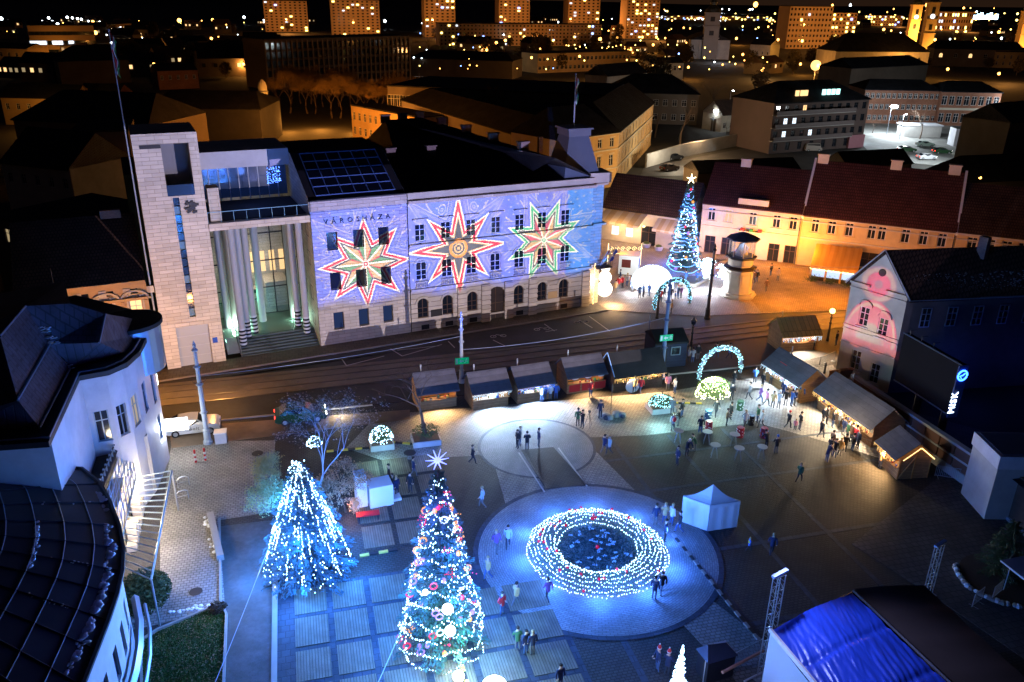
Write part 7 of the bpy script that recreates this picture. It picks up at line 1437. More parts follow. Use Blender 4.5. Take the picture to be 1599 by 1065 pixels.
# street furniture
o = thing('snowy_bench', 'low stone bench with snow patches along the dark path', 'bench', G(335, 843), 0); A, B = G(329, 808), G(345, 876); d = (B - A).normalized(); n_ = Vector((-d.y, d.x, 0)) * .22; b = MB(); b.M = Matrix.Translation(-o.location); b.prism([A - n_, A + n_, B + n_, B - n_], 0, .45); b.build('seat_wall', M_KERB, o); b = MB(); rr = random.Random(1)
for k in range(16): p = A.lerp(B, rr.random()) - o.location - n_ * rr.uniform(.4, 2.0); b.ball((p.x, p.y, .2), rr.uniform(.08, .2), 6, 4, 1, 1, .5)
b.build('snow', M_SNOW, o, smooth=True, kind='stuff')
o = thing('snow_patch', 'melting snow heap at the top edge of the lawn', 'snow', G(305, 951)); b = MB(); [b.ball((rr.gauss(0, .5), rr.gauss(0, .12), .05), rr.uniform(.06, .18), 6, 4, 1, 1, .5) for _ in range(26)]; b.build('snow', M_SNOW, o, smooth=True, kind='stuff')
bush('brown dead plants at the corner of lawn and path', G(340, 955), .5, .5, .5, 260, M_BARK, 6)
for k, (px, py) in enumerate(((306, 722), (321, 719))):
    o = thing('bollard', '%s red and white bollard on the pavement by the silver car' % ('left', 'right')[k], 'bollard', G(px, py)); c = MB()
    for j in range(5): c.cm = j % 2; c.lathe([(.08, 0), (.08, .2)], (0, 0, j * .2), 8)
    c.build('post', [M_RED, M_WHITE], o); MB().ball((0, 0, 1.03), .1, 8, 5).build('cap', M_RED, o)
for k, (px, py) in enumerate(((287, 760), (286, 782))): o = thing('bike_rack', '%s steel bike rack hoop on the light paving' % ('far', 'near')[k], 'bike rack', G(px, py), .3); MB().tube([(-.4, 0, 0), (-.4, 0, .7), (-.2, 0, .85), (.2, 0, .85), (.4, 0, .7), (.4, 0, 0)], .035, 6).build('hoop', M_STEEL, o); MB().tube([(-.4, 0, .4), (.4, 0, .4)], .02, 4).build('bar', M_STEEL, o)
o = thing('litter_bin', 'white box bin on the kerb beside the ornate grey pole', 'bin', G(346, 690)); MB().box(-.45, .45, -.4, .4, 0, .95).build('bin_body', M_WPL, o); MB().box(-.5, .5, -.45, .45, .951, 1.02).build('lid', M_WHITE, o)
def cable(label, pts, m1=mat('yellow_rubber', (.6, .42, .06), .7, .2)):
    o = thing('cable_cover', label, 'cable cover'); b = MB(); k = 0
    for i in range(len(pts) - 1):
        A, B = G(*pts[i], .06), G(*pts[i + 1], .06); n = max(2, int((B - A).length / .5)); d = (B - A).normalized(); n_ = Vector((-d.y, d.x, 0)) * .1
        for j in range(n): b.cm = j % 2; p, q = A.lerp(B, j / n), A.lerp(B, (j + .96) / n); b.prism([p - n_, p + n_, q + n_, q - n_], 0, .12)
    b.build('ramp', [m1, M_DARK], o)
    return o
cable('yellow striped cable cover left of the white lit bush', ((510, 705), (588, 698))); cable('yellow striped cable cover right of the white lit bush', ((606, 690), (652, 694)))
cable('yellow cable cover below the two dark paving panels', ((562, 868), (621, 858)), mat('bright_yellow_rubber', (.7, .5, .1), .7, .1)); cable('yellow cable cover from the big tree to the bottom edge', ((714, 1015), (732, 1075)), mat('bright_yellow_rubber', (.7, .5, .1), .7, .1)); cable('yellow cable cover between the two lit bushes in the market', ((1050, 629), (1096, 630))); cable('long dark cable cover running from the wreath to the stage', ((1050, 834), (1185, 1000)), mat('grey_rubber', (.25, .22, .2), .7, .1))
# white boxes
o = thing('white_booth', 'group of white box plinths beside the weeping tree', 'booth', G(560, 798), .12); MW = mat('white_box_paint', (.72, .72, .72), .5, .04)
for (x0, x1, y0, y1, h) in ((0, .75, .3, 1.2, 2.6), (.85, 2.55, -.1, 1.3, 1.7), (2.56, 3.2, .2, 1.4, .25)): MB().box(x0, x1, y0, y1, 0, h).build('box', MW, o)
MB().box(0, .75, .3, 1.2, 2.605, 2.65).build('lid', MW, o); point(G(585, 770, 3.4), 140, (1, .75, .5), .2)
o = thing('blurred_stand', 'low red draped bench stand on the paving panels', 'stand', G(575, 812)); MB().box(-.8, .8, -.3, .3, .5, .56).build('table_top', M_RED, o); [MB().tube([(x, y, 0), (x, y, .5)], .03, 4).build('leg', M_IRON, o) for x in (-.7, .7) for y in (-.2, .2)]
# rock with pole
c = G(953, 652); o = thing('rock_planter', 'low rock heap with a thin pole standing before the fourth stall', 'rock', c); rr = random.Random(2); [MB().ball((rr.gauss(0, .45), rr.gauss(0, .3), .15), rr.uniform(.25, .5), 7, 5, 1, 1, .8).build('rock', M_KERB if k % 3 else mat('dark_rock', (.05, .05, .07), .8, .3), o) for k in range(9)]; MB().tube([(0, 0, 0), (0, 0, HT(953, 652, 600))], .03, 5).build('pole', M_IRON, o)
# white pop-up tent
o = thing('popup_tent', 'white pop-up tent with closed walls beside the light wreath', 'tent'); zt = 2.15; Q = [G(1064, 768, zt), G(1116, 786, zt), G(1150, 792, zt), G(1112, 762, zt)]
A, Bq = G(1063, 815), G(1104, 830); Cq = G(1150, 823); Dq = A + (Cq - Bq); base = [A, Bq, Cq, Dq]; ap = sum(base, Vector()) / 4 + Vector((0, 0, 3.3)); MT = mat('white_tent_cloth', (.7, .7, .74), .7, .05, 1, .3, 6)
print('tent', [(round((base[i] - base[(i + 1) % 4]).length, 2)) for i in range(4)])
for i in range(4):
    p, q = base[i], base[(i + 1) % 4]; b = MB(); n = 16; nn_ = (q - p).normalized().cross(Vector((0, 0, 1)))
    for k in range(n):
        f = lambda t: p.lerp(q, t) + nn_ * .012 * math.sin(t * 17); u, v = f(k / n), f((k + 1) / n); b.quad(u, v, v + Vector((0, 0, zt)), u + Vector((0, 0, zt)))
    b.build('side_wall', MT, o); b = MB(); c_ = (p + q) / 2; P_ = Vector((p.x, p.y, zt)); Q_ = Vector((q.x, q.y, zt)); e_ = nn_ * .06
    for k in range(6):
        a1, a2 = k / 6, (k + 1) / 6; sg_ = lambda t: t ** 1.0; f = lambda e, t: e.lerp(ap, t) - Vector((0, 0, .22 * math.sin(math.pi * t)))
        b.quad(f(P_, a1), f(Q_, a1), f(Q_, a2), f(P_, a2))
    b.quad(P_ + e_, Q_ + e_, Q_ + e_ - Vector((0, 0, .25)), P_ + e_ - Vector((0, 0, .25))); b.build('roof_panel', MT, o)
for p in base: MB().tube([p, p + Vector((0, 0, zt))], .03, 4).build('pole', M_STEEL, o)
# ================================================================= STAGE
sz = 4.4; s0_, s1_, s2_ = G(1203, 985, sz), G(1330, 926, sz), G(1470, 1072, sz); s3_ = s0_ + (s2_ - s1_); o = thing('stage_tent', 'large stage tent with shiny blue tarpaulin and dark brown rear roof', 'stage'); ex_ = (s1_ - s0_); ey_ = (s2_ - s1_) * 1.25; print('stage', ex_.length, ey_.length, ex_, ey_)
b = MB(); n, m = 110, 120; vs = []
for j in range(m + 1):
    for i in range(n + 1):
        u, v = i / n, j / m; p = s0_ + ex_ * u + ey_ * v; w_ = abs(noise.noise(Vector((u * 16 + v * 5, v * 3.2, 1)))) * .15 + abs(noise.noise(Vector((u * 34 + v * 20, v * 7, 4)))) * .07 + noise.noise(Vector((u * 3, v * 3, 9))) * .12; edge = min(v * 3, 1) * .6 + .4; seam = -.09 * (math.exp(-((v - .33) * 40) ** 2) + math.exp(-((v - .72) * 40) ** 2)); vs.append(p + Vector((0, 0, .45 * math.sin(math.pi * u) * .4 + w_ * (1 - .5 * v) * edge + seam + v * .5)))
b.add(vs, [(j * (n + 1) + i, j * (n + 1) + i + 1, (j + 1) * (n + 1) + i + 1, (j + 1) * (n + 1) + i) for j in range(m) for i in range(n)]); b.build('blue_tarpaulin', mat('blue_tarpaulin', (.02, .065, .5), .34, .15, .6, .5, 2.2, spec=.5, wear=.12), o, smooth=True)
r0, r1 = s1_ + Vector((.25, .1, .15)), G(1442, 926, sz - .4); ey2 = ey_ * 1.0; b = MB(); n = 12; vs = []
for j in range(25):
    for i in range(n + 1): p = r0.lerp(r1, i / n) + ey2 * (j / 24) + Vector((0, 0, .5 * math.sin(math.pi * i / n * .5) - .06 * abs(math.sin(j * math.pi / 6)) ** .5)); vs.append(p)
b.add(vs, [(j * 13 + i, j * 13 + i + 1, (j + 1) * 13 + i + 1, (j + 1) * 13 + i) for j in range(24) for i in range(12)]); b.build('brown_roof', mat('dark_brown_tarp', (.06, .045, .04), .6, .15), o, smooth=True)
b = MB(); b.quad(s0_ - Vector((0, 0, .1)), s0_ + ey_ - Vector((0, 0, .1)), V2(s0_ + ey_), V2(s0_)); b.build('white_side_cloth', mat('white_side_cloth', (.6, .6, .6), .7, .05), o); b = MB(); b.tube([s0_ + Vector((-.03, 0, .05)), s0_ + ey_ + Vector((-.03, 0, .5))], .14, 5); b.build('side_beam', M_WHITE, o); b = MB(); b.tube([s1_ + Vector((.1, 0, .12)), s1_ + ey_ + Vector((.1, 0, .6))], .09, 5); b.tube([s0_, s1_], .06, 5); b.build('ridge_beam', M_DARK, o)
b = MB(); b.quad(V2(s0_) + Vector((0, .02, 0)), V2(s1_) + Vector((0, .02, 0)), s1_ + Vector((0, .02, -.05)), s0_ + Vector((0, .02, -.05))); b.quad(V2(s1_), V2(r1), r1, s1_); b.build('rear_cloth', mat('black_stage_cloth', (.02, .02, .025), .9, .1), o)
def truss(label, px, py, ty, w=.32):
    p = G(px, py); h = HT(px, py, ty); o = thing('truss_tower', label, 'truss', p, .35); b = MB(); q = w / 2
    for x, y in ((-q, -q), (q, -q), (q, q), (-q, q)): b.tube([(x, y, 0), (x, y, h)], .028, 5)
    b.build('chords', M_STEEL, o); b = MB(); n = int(h / w)
    for k in range(n):
        z = k * h / n; z2 = (k + 1) * h / n
        for (a_, c_) in (((-q, -q), (q, -q)), ((q, -q), (q, q)), ((q, q), (-q, q)), ((-q, q), (-q, -q))): 
            if k % 2: a_, c_ = c_, a_
            b.tube([(a_[0], a_[1], z), (c_[0], c_[1], z2)], .014, 3)
    b.build('bracing', M_STEEL, o); MB().box(-.55, .55, -.1, .1, h, h + .12).build('head_bar', mat('blue_lit_head', (.4, .5, .7), .4, .05), o); MB().box(-.4, .4, -.4, .4, 0, .06).build('base_plate', M_STEEL, o); return p, h
pT, hT = truss('tall lighting truss at the left front corner of the blue stage', 1190, 1062, 897, .42); pT2, hT2 = truss('short lighting truss at the far right corner of the stage roof', 1448, 929, 850, .36)
spot(pT + Vector((-.6, 1.0, hT + 3.0)), s0_ + ex_ * .6 + ey_ * .45, 3300, (.4, .46, 1), 74, .8, .2)
o = thing('loudspeaker', 'dark covered loudspeaker box left of the stage barriers', 'speaker', G(1115, 1052), .1); MB().box(-.85, .85, -.5, .5, 0, 1.5).build('cabinet', M_DARK, o); MB().add([(-.95, -.6, 1.51), (.95, -.6, 1.51), (.95, .6, 1.51), (-.95, .6, 1.51), (-.5, .2, 2.0), (.6, .1, 1.9)], [(0, 1, 5, 4), (1, 2, 5), (2, 3, 4, 5), (3, 0, 4)]).build('cover', mat('dark_plastic_cover', (.04, .045, .07), .4, .2), o); MB().tube([(-1.05, -.5, 0), (-1.05, -.5, 1.7)], .03, 5).build('stand', M_STEEL, o)
def barrier(label, A, B, n=1, h=1.05, name='crowd_barrier', m=M_STEEL, group=None):
    A, B = V2(A), V2(B); d = (B - A); L = d.length; o = thing(name, label, 'barrier', A, math.atan2(d.y, d.x), group); b = MB(); b.tube([(0, 0, .12), (0, 0, h), (L, 0, h), (L, 0, .12)], .024, 5); b.tube([(0, 0, .2), (L, 0, .2)], .02, 4); b.build('frame', m, o); b = MB(); k = 0.12
    while k < L: b.tube([(k, 0, .2), (k, 0, h)], .011, 3); k += .13
    b.build('bars', m, o); [MB().tube([(x, -.3, .02), (x, .3, .02)], .022, 4).build('foot', m, o) for x in (.25, L - .25)]; return o
barrier('steel barrier beside the tall truss with orange tube above it', G(1132, 1050), G(1188, 1020)); o = thing('orange_tube', 'orange lit horizontal tube resting on the stage barrier', 'tube'); MB().tube([G(1128, 1050, 1.25), G(1192, 1016, 1.25)], .09, 6).build('tube', mat('orange_tube', (.6, .25, .15), .6, .1), o); o = thing('white_tube', 'short white rod lying at the bottom edge by the truss', 'tube'); MB().tube([G(1162, 1064, .3), G(1190, 1050, .3)], .06, 6).build('tube', M_WHITE, o)
barrier('pale steel barrier on the dark paving below the end stall', G(1459, 745), G(1503, 752)); barrier('dim barrier left of a pair by the stone planter', G(1517, 950), G(1532, 938)); barrier('dim barrier right of a pair by the stone planter', G(1548, 938), G(1562, 926)); barrier('left steel barrier behind the east row by the pink gable house', G(1256, 578), G(1279, 572)); barrier('right steel barrier behind the east row by the pink gable house', G(1280, 572), G(1302, 563))
barrier('wooden slat fence closing the queue at the long stall', G(1340, 700), G(1362, 708), m=mat('wooden_slat', (.35, .25, .15), .7, .2), name='queue_fence')
# planter with stones, dark fir and sign at the lower right
c = G(1565, 905); o = thing('stone_planter', 'round bed edged with pale frosted stones at the lower right', 'planter', c); rr = random.Random(6)
for k in range(46): a = math.pi * .75 + k * .07; r = 2.7; MB().ball((r * math.cos(a) + rr.gauss(0, .05), r * 1.0 * math.sin(a) + rr.gauss(0, .05), .12), rr.uniform(.12, .24), 6, 4, 1, 1, .7).build('stone', M_KERB if k % 3 else M_SNOW, o)
MB().lathe([(2.5, 0), (2.5, .15)], (0, 0, 0), 24).build('soil', M_BARK, o); conifer('fir_tree', 'dark unlit fir in the round stone edged bed', c + Vector((.3, .5, 0)), 4.2, 1.5, 19, M_BUSH, .7)
o = thing('street_sign', 'round sign on a thin blue lit post in the stone edged bed', 'sign', c + Vector((-.9, -1.0, .1))); MB().tube([(0, 0, 0), (0, 0, 2.5)], .035, 5).build('post', M_POLE, o); MB().lathe([(.3, 0), (.3, .04)], (0, 0, 0), 12).build('disc', M_IRON, o).matrix_local = Matrix.Translation((0, -.05, 2.5)) @ Matrix.Rotation(math.pi / 2, 4, 'X')
o = thing('awning_roof', 'corner of a white flat canopy at the lower right edge', 'canopy', G(1582, 893, 2.6)); MB().box(0, 4, -3, 1, 0, .12).build('canopy_top', M_WPL, o); MB().box(0, 4, -3.03, -2.9, -2.6, -.001).build('canopy_wall', M_DARK, o)
for px, py, z, lb_ in ((1270, 604, 1.6, 'wooden pallet box leaning by the gable house'),): 
    o = thing('pallet_box', lb_, 'box', G(1312, 600)); b = MB(); b.M = Matrix.Rotation(.35, 4, 'X'); b.box(-.7, .7, 0, .3, 0, 1.9); b.build('boards', M_WOOD, o); MB().box(-.7, .7, .9, 1.0, 0, 1.1).build('support', M_WOOD, o)
for k, (px, py) in enumerate(((1322, 618), (1332, 622), (1343, 622), (1301, 616))): o = thing('waste_container', '%s container in the cluster behind the east stalls' % ('dark', 'grey', 'pale grey', 'black round topped')[k], 'container', G(px, py), GP.a); MB().box(-.55, .55, -.45, .45, .1, 1.35).build('bin_body', (M_DARK, M_CONC, M_CONC, M_DARK)[k], o); MB().box(-.6, .6, -.5, .5, 1.351, 1.46).build('lid', M_STEEL if k in (1, 2) else M_DARK, o)
for px, py in ((1287, 583),): o = thing('bollard', 'dark iron bollard behind the longest stall', 'bollard', G(px, py)); MB().lathe([(.12, 0), (.1, .8), (.15, .9), (.05, 1.1)], (0, 0, 0), 8).build('post', M_IRON, o); MB().ball((0, 0, 1.1), .1, 8, 5).build('knob', M_IRON, o)
# high tables and drums
def htable(label, px, py): o = thing('high_table', label, 'table', G(px, py)); MB().lathe([(.42, 1.06), (.42, 1.11)], (0, 0, 0), 16).build('table_top', mat('pale_table_top', (.45, .40, .42), .5, .05), o); [MB().tube([(.35 * math.cos(a), .35 * math.sin(a), 0), (.1 * math.cos(a), .1 * math.sin(a), 1.06)], .02, 4).build('leg', M_STEEL, o) for a in (0.3, 1.9, 3.4, 5)]
for q in (('high table with folding legs left most of the front four', 1115, 713), ('second high table of the front four', 1152, 718), ('round high table behind the second and third', 1145, 696), ('high table at which a bent person leans', 1188, 716), ('high table beside the person with the red rucksack', 1058, 690), ('folding high table next to the polka dot drum', 1103, 692)): htable(*q)
def drum(label, px, py, m, spot_m): 
    o = thing('drum', label, 'drum', G(px, py)); MB().lathe([(.29, 0), (.3, .02), (.3, .3), (.32, .32), (.3, .34), (.3, .6), (.32, .62), (.3, .64), (.3, .9), (.28, .92)], (0, 0, 0), 14).build('shell', m, o); b = MB()
    for k in range(22): a = rndS.uniform(0, 6.3); z = rndS.uniform(.1, .82); b.ball((.31 * math.cos(a), .31 * math.sin(a), z), .05, 6, 4, 1, 1, 1)
    b.build('dots', spot_m, o, kind='stuff')
for q in (('dark green drum by the market path', 1155, 640, mat('drum_green', (.05, .12, .06), .5, .1), M_WHITE), ('blue drum with white dots', 1105, 655, mat('drum_blue', (.04, .1, .2), .5, .1), M_WHITE), ('dark red drum with dots between standing people', 1106, 672, mat('drum_red', (.35, .03, .05), .5, .1), M_WHITE), ('red drum with blue dots near the high tables', 1192, 683, mat('drum_red', (.35, .03, .05), .5, .1), mat('dot_blue', (.1, .3, .8), .5, .1)), ('red dotted drum behind the round table', 1155, 682, mat('drum_red', (.35, .03, .05), .5, .1), M_WHITE), ('black drum at the edge of the tables', 1172, 663, M_DARK, M_POLE)): drum(*q)
o = thing('round_banner', 'white round banner disc at the wide dark stall', 'banner', G(987, 614)); MB().ball((0, 0, .75), .7, 16, 10, 1, .15, 1).build('disc', M_WPL, o); MB().tube([(0, .1, 0), (0, .1, .8)], .04, 4).build('stake', M_IRON, o)
# ================================================================= PEOPLE
SKIN = mat('skin', (.5, .32, .24), .6, .05); TRO = [mat('dark_trousers', (.03, .035, .05), .8, .2), mat('blue_jeans', (.05, .09, .2), .8, .2), mat('grey_trousers', (.12, .12, .13), .8, .2), mat('pale_trousers', (.4, .38, .36), .8, .1)]; SHOE = mat('shoes', (.03, .03, .03), .6, .1)
CO = {k: mat('coat_' + k, c, .75, .15) for k, c in dict(black=(.018, .018, .022), navy=(.02, .03, .08), blue=(.04, .12, .4), grey=(.16, .16, .18), white=(.6, .6, .62), red=(.55, .03, .04), tan=(.4, .26, .12), brown=(.14, .08, .05), green=(.04, .12, .06), pink=(.6, .2, .3), pale=(.4, .45, .5), yellow=(.6, .5, .1), purple=(.2, .08, .3)).items()}
HAIR = {'dark': mat('dark_hair', (.03, .02, .015), .7, .2), 'fair': mat('fair_hair', (.35, .24, .12), .7, .2), 'hatred': CO['red'], 'hatwhite': CO['white'], 'hatblack': CO['black'], 'hatblue': CO['blue'], 'hood': CO['grey']}
def skin_mesh(name, nodes, edges, root=0, sub=1):
    me = bpy.data.meshes.new(name); me.from_pydata([n[:3] for n in nodes], edges, []); o = bpy.data.objects.new(name, me); COL.objects.link(o)
    import bmesh
    bm = bmesh.new(); bm.from_mesh(me); ly = bm.verts.layers.skin.verify(); bm.verts.ensure_lookup_table()
    for i, n in enumerate(nodes): r = n[3]; bm.verts[i][ly].radius = (r, n[4] if len(n) > 4 else r); bm.verts[i][ly].use_root = (i == root)
    bm.to_mesh(me); bm.free(); m = o.modifiers.new('s', 'SKIN'); m.use_smooth_shade = True; s2 = o.modifiers.new('d', 'SUBSURF'); s2.levels = sub; s2.render_levels = sub
    dg = bpy.context.evaluated_depsgraph_get(); r = bpy.data.meshes.new_from_object(o.evaluated_get(dg)); bpy.data.objects.remove(o); r.name = name; return r
def pose_mesh(kind):
    """facing -y, 1.74 m tall"""
    lean = .0; kneeL, kneeR = (-.10, -.02), (.10, -.02); footL, footR = (-.12, 0), (.12, 0); hl, hr_ = (-.27, -.05, .86), (.27, -.05, .86); el, er = (-.27, .02, 1.13), (.27, .02, 1.13); fz = [0, 0]
    if kind == 'walk': kneeL, kneeR = (-.09, -.20), (.09, .02); footL, footR = (-.09, -.26), (.10, .30); hl, hr_ = (-.24, .14, .90), (.25, -.24, .93); el, er = (-.26, .1, 1.15), (.27, -.05, 1.14); fz = [0, .05]
    if kind == 'cup': hr_ = (.10, -.32, 1.14); er = (.26, -.10, 1.10); hl = (-.10, -.30, 1.08); el = (-.26, -.08, 1.10)
    if kind == 'photo': hl, hr_ = (-.07, -.30, 1.52), (.09, -.30, 1.52); el, er = (-.28, -.22, 1.28), (.28, -.22, 1.28)
    if kind == 'pocket': hl, hr_ = (-.20, -.10, .98), (.20, -.10, .98); el, er = (-.32, .06, 1.16), (.32, .06, 1.16)
    if kind == 'bend': lean = .45; hl, hr_ = (-.16, -.62, .98), (.16, -.62, .98); el, er = (-.26, -.40, 1.05), (.26, -.40, 1.05)
    def L(p):
        z = p[2]; k = max(0, z - .95); return (p[0], p[1] - math.sin(lean) * k, z - (1 - math.cos(lean)) * k) + tuple(p[3:])
    nodes = [(0, 0, .95, .15, .11), L((0, 0, 1.18, .14, .10)), L((0, .01, 1.38, .16, .11)), L((0, .005, 1.49, .062)), L((0, -.02, 1.57, .085, .095)), L((0, -.02, 1.68, .085, .095)),
             (-.09, 0, .86, .095), (kneeL[0], kneeL[1], .48, .065), (footL[0], footL[1] + .03, .09 + fz[0], .042), (footL[0], footL[1] - .12, .045 + fz[0], .04),
             (.09, 0, .86, .095), (kneeR[0], kneeR[1], .48, .065), (footR[0], footR[1] + .03, .09 + fz[1], .042), (footR[0], footR[1] - .12, .045 + fz[1], .04),
             L((-.19, 0, 1.41, .06)), (*el, .045), (*hl, .035), (.5 * 0 + hl[0] * .9, hl[1] - .06, hl[2] - .04, .028),
             L((.19, 0, 1.41, .06)), (*er, .045), (*hr_, .035), (hr_[0] * .9, hr_[1] - .06, hr_[2] - .04, .028)]
    edges = [(0, 1), (1, 2), (2, 3), (3, 4), (4, 5), (0, 6), (6, 7), (7, 8), (8, 9), (0, 10), (10, 11), (11, 12), (12, 13), (2, 14), (14, 15), (15, 16), (16, 17), (2, 18), (18, 19), (19, 20), (20, 21)]
    body = skin_mesh('body', nodes, edges); body.materials.clear(); [body.materials.append(x) for x in (TRO[0], SKIN, SHOE)]
    hn = nodes[4]
    for p in body.polygons:
        c = p.center; p.material_index = 1 if (c.z > hn[2] - .1 or (Vector(hl) - c).length < .12 or (Vector(hr_) - c).length < .12) else (2 if c.z < .1 + .02 else 0)
    cn = [(0, 0, .72, .19, .14), (0, 0, .95, .185, .14), L((0, 0, 1.18, .17, .13)), L((0, .01, 1.38, .185, .135)), L((0, .01, 1.47, .10, .09)), L((-.2, 0, 1.40, .08)), (*el, .062), (hl[0] + (el[0] - hl[0]) * .12, hl[1] + (el[1] - hl[1]) * .12, hl[2] + (el[2] - hl[2]) * .12, .046), L((.2, 0, 1.40, .08)), (*er, .062), (hr_[0] + (er[0] - hr_[0]) * .12, hr_[1] + (er[1] - hr_[1]) * .12, hr_[2] + (er[2] - hr_[2]) * .12, .046)]
    coat = skin_mesh('coat', cn, [(0, 1), (1, 2), (2, 3), (3, 4), (3, 5), (5, 6), (6, 7), (3, 8), (8, 9), (9, 10)], 1); coat.materials.clear(); coat.materials.append(CO['black'])
    h5 = nodes[5]; b = MB(); b.ball((h5[0], h5[1] + .015, h5[2] + .02), .118, 12, 8, .9, 1.02, 1.0); nb = [tuple(f) for f in b.f]; b.f = [f for f in nb if (sum(b.v[i][2] for i in f) / len(f) > h5[2] + .01 or sum(b.v[i][1] for i in f) / len(f) > h5[1] + .03)]; b.mi = [0] * len(b.f)
    hair = b.mesh('hair', HAIR['dark'], True)
    b = MB(); f = Vector((h5[0], h5[1], h5[2])); b.box(f.x - .012, f.x + .012, f.y - .125, f.y - .08, f.z - .06, f.z - .01); b.box(f.x - .045, f.x - .02, f.y - .10, f.y - .085, f.z, f.z + .015); b.box(f.x + .02, f.x + .045, f.y - .10, f.y - .085, f.z, f.z + .015); b.box(f.x - .025, f.x + .025, f.y - .10, f.y - .086, f.z - .085, f.z - .075); face = b.mesh('face_features', mat('face_shade', (.35, .2, .15), .6, .1))
    return body, coat, hair, face
POSES = {k: pose_mesh(k) for k in ('stand', 'walk', 'cup', 'photo', 'pocket', 'bend')}
prnd = random.Random(77)
def person(px, py, pose, coat, hair, label, face=None, s=1.0, tr=None, z=0, props=()):
    p = G(px, py, z); o = thing('person', label, 'person', p, prnd.uniform(0, 6.28) if face is None else math.radians(face)); o.scale = (s * .98, s * .98, s * prnd.uniform(.95, 1.03)); B = POSES[pose]
    for i, (nm, me) in enumerate(zip(('body', 'coat', 'hair', 'face_features'), B)):
        if nm == 'hair' and hair.startswith('hat'): nm = 'hat'
        q = put(nm, me, o)
        if i == 0: q.material_slots[0].link = 'OBJECT'; q.material_slots[0].material = TRO[tr] if tr is not None else prnd.choice(TRO[:3])
        if i == 1: q.material_slots[0].link = 'OBJECT'; q.material_slots[0].material = CO[coat]
        if i == 2: q.material_slots[0].link = 'OBJECT'; q.material_slots[0].material = HAIR[hair]; 
        if i == 2 and hair.startswith('hat'): q.scale = (1.06, 1.06, 1.0); q.location = (0, 0, .03)
    for pr in props:
        if pr == 'bag': MB().ball((0, .2, 1.2), .2, 8, 6, .8, .6, 1.2).build('rucksack', CO['red'], o, smooth=True)
        if pr == 'santa': MB().lathe([(.12, 1.74), (.09, 1.84), (.03, 1.97)], (0, -.0, 0), 10).build('santa_hat', CO['red'], o); MB().lathe([(.125, 1.70), (.13, 1.75)], (0, 0, 0), 10).build('hat_rim', CO['white'], o); MB().ball((0, 0, 2.0), .045, 6, 4).build('pompom', CO['white'], o)
        if pr == 'vest': MB().lathe([(.20, 1.12), (.21, 1.2), (.21, 1.32), (.19, 1.38)], (0, 0, 0), 10).build('yellow_band', CO['yellow'], o)
    return o
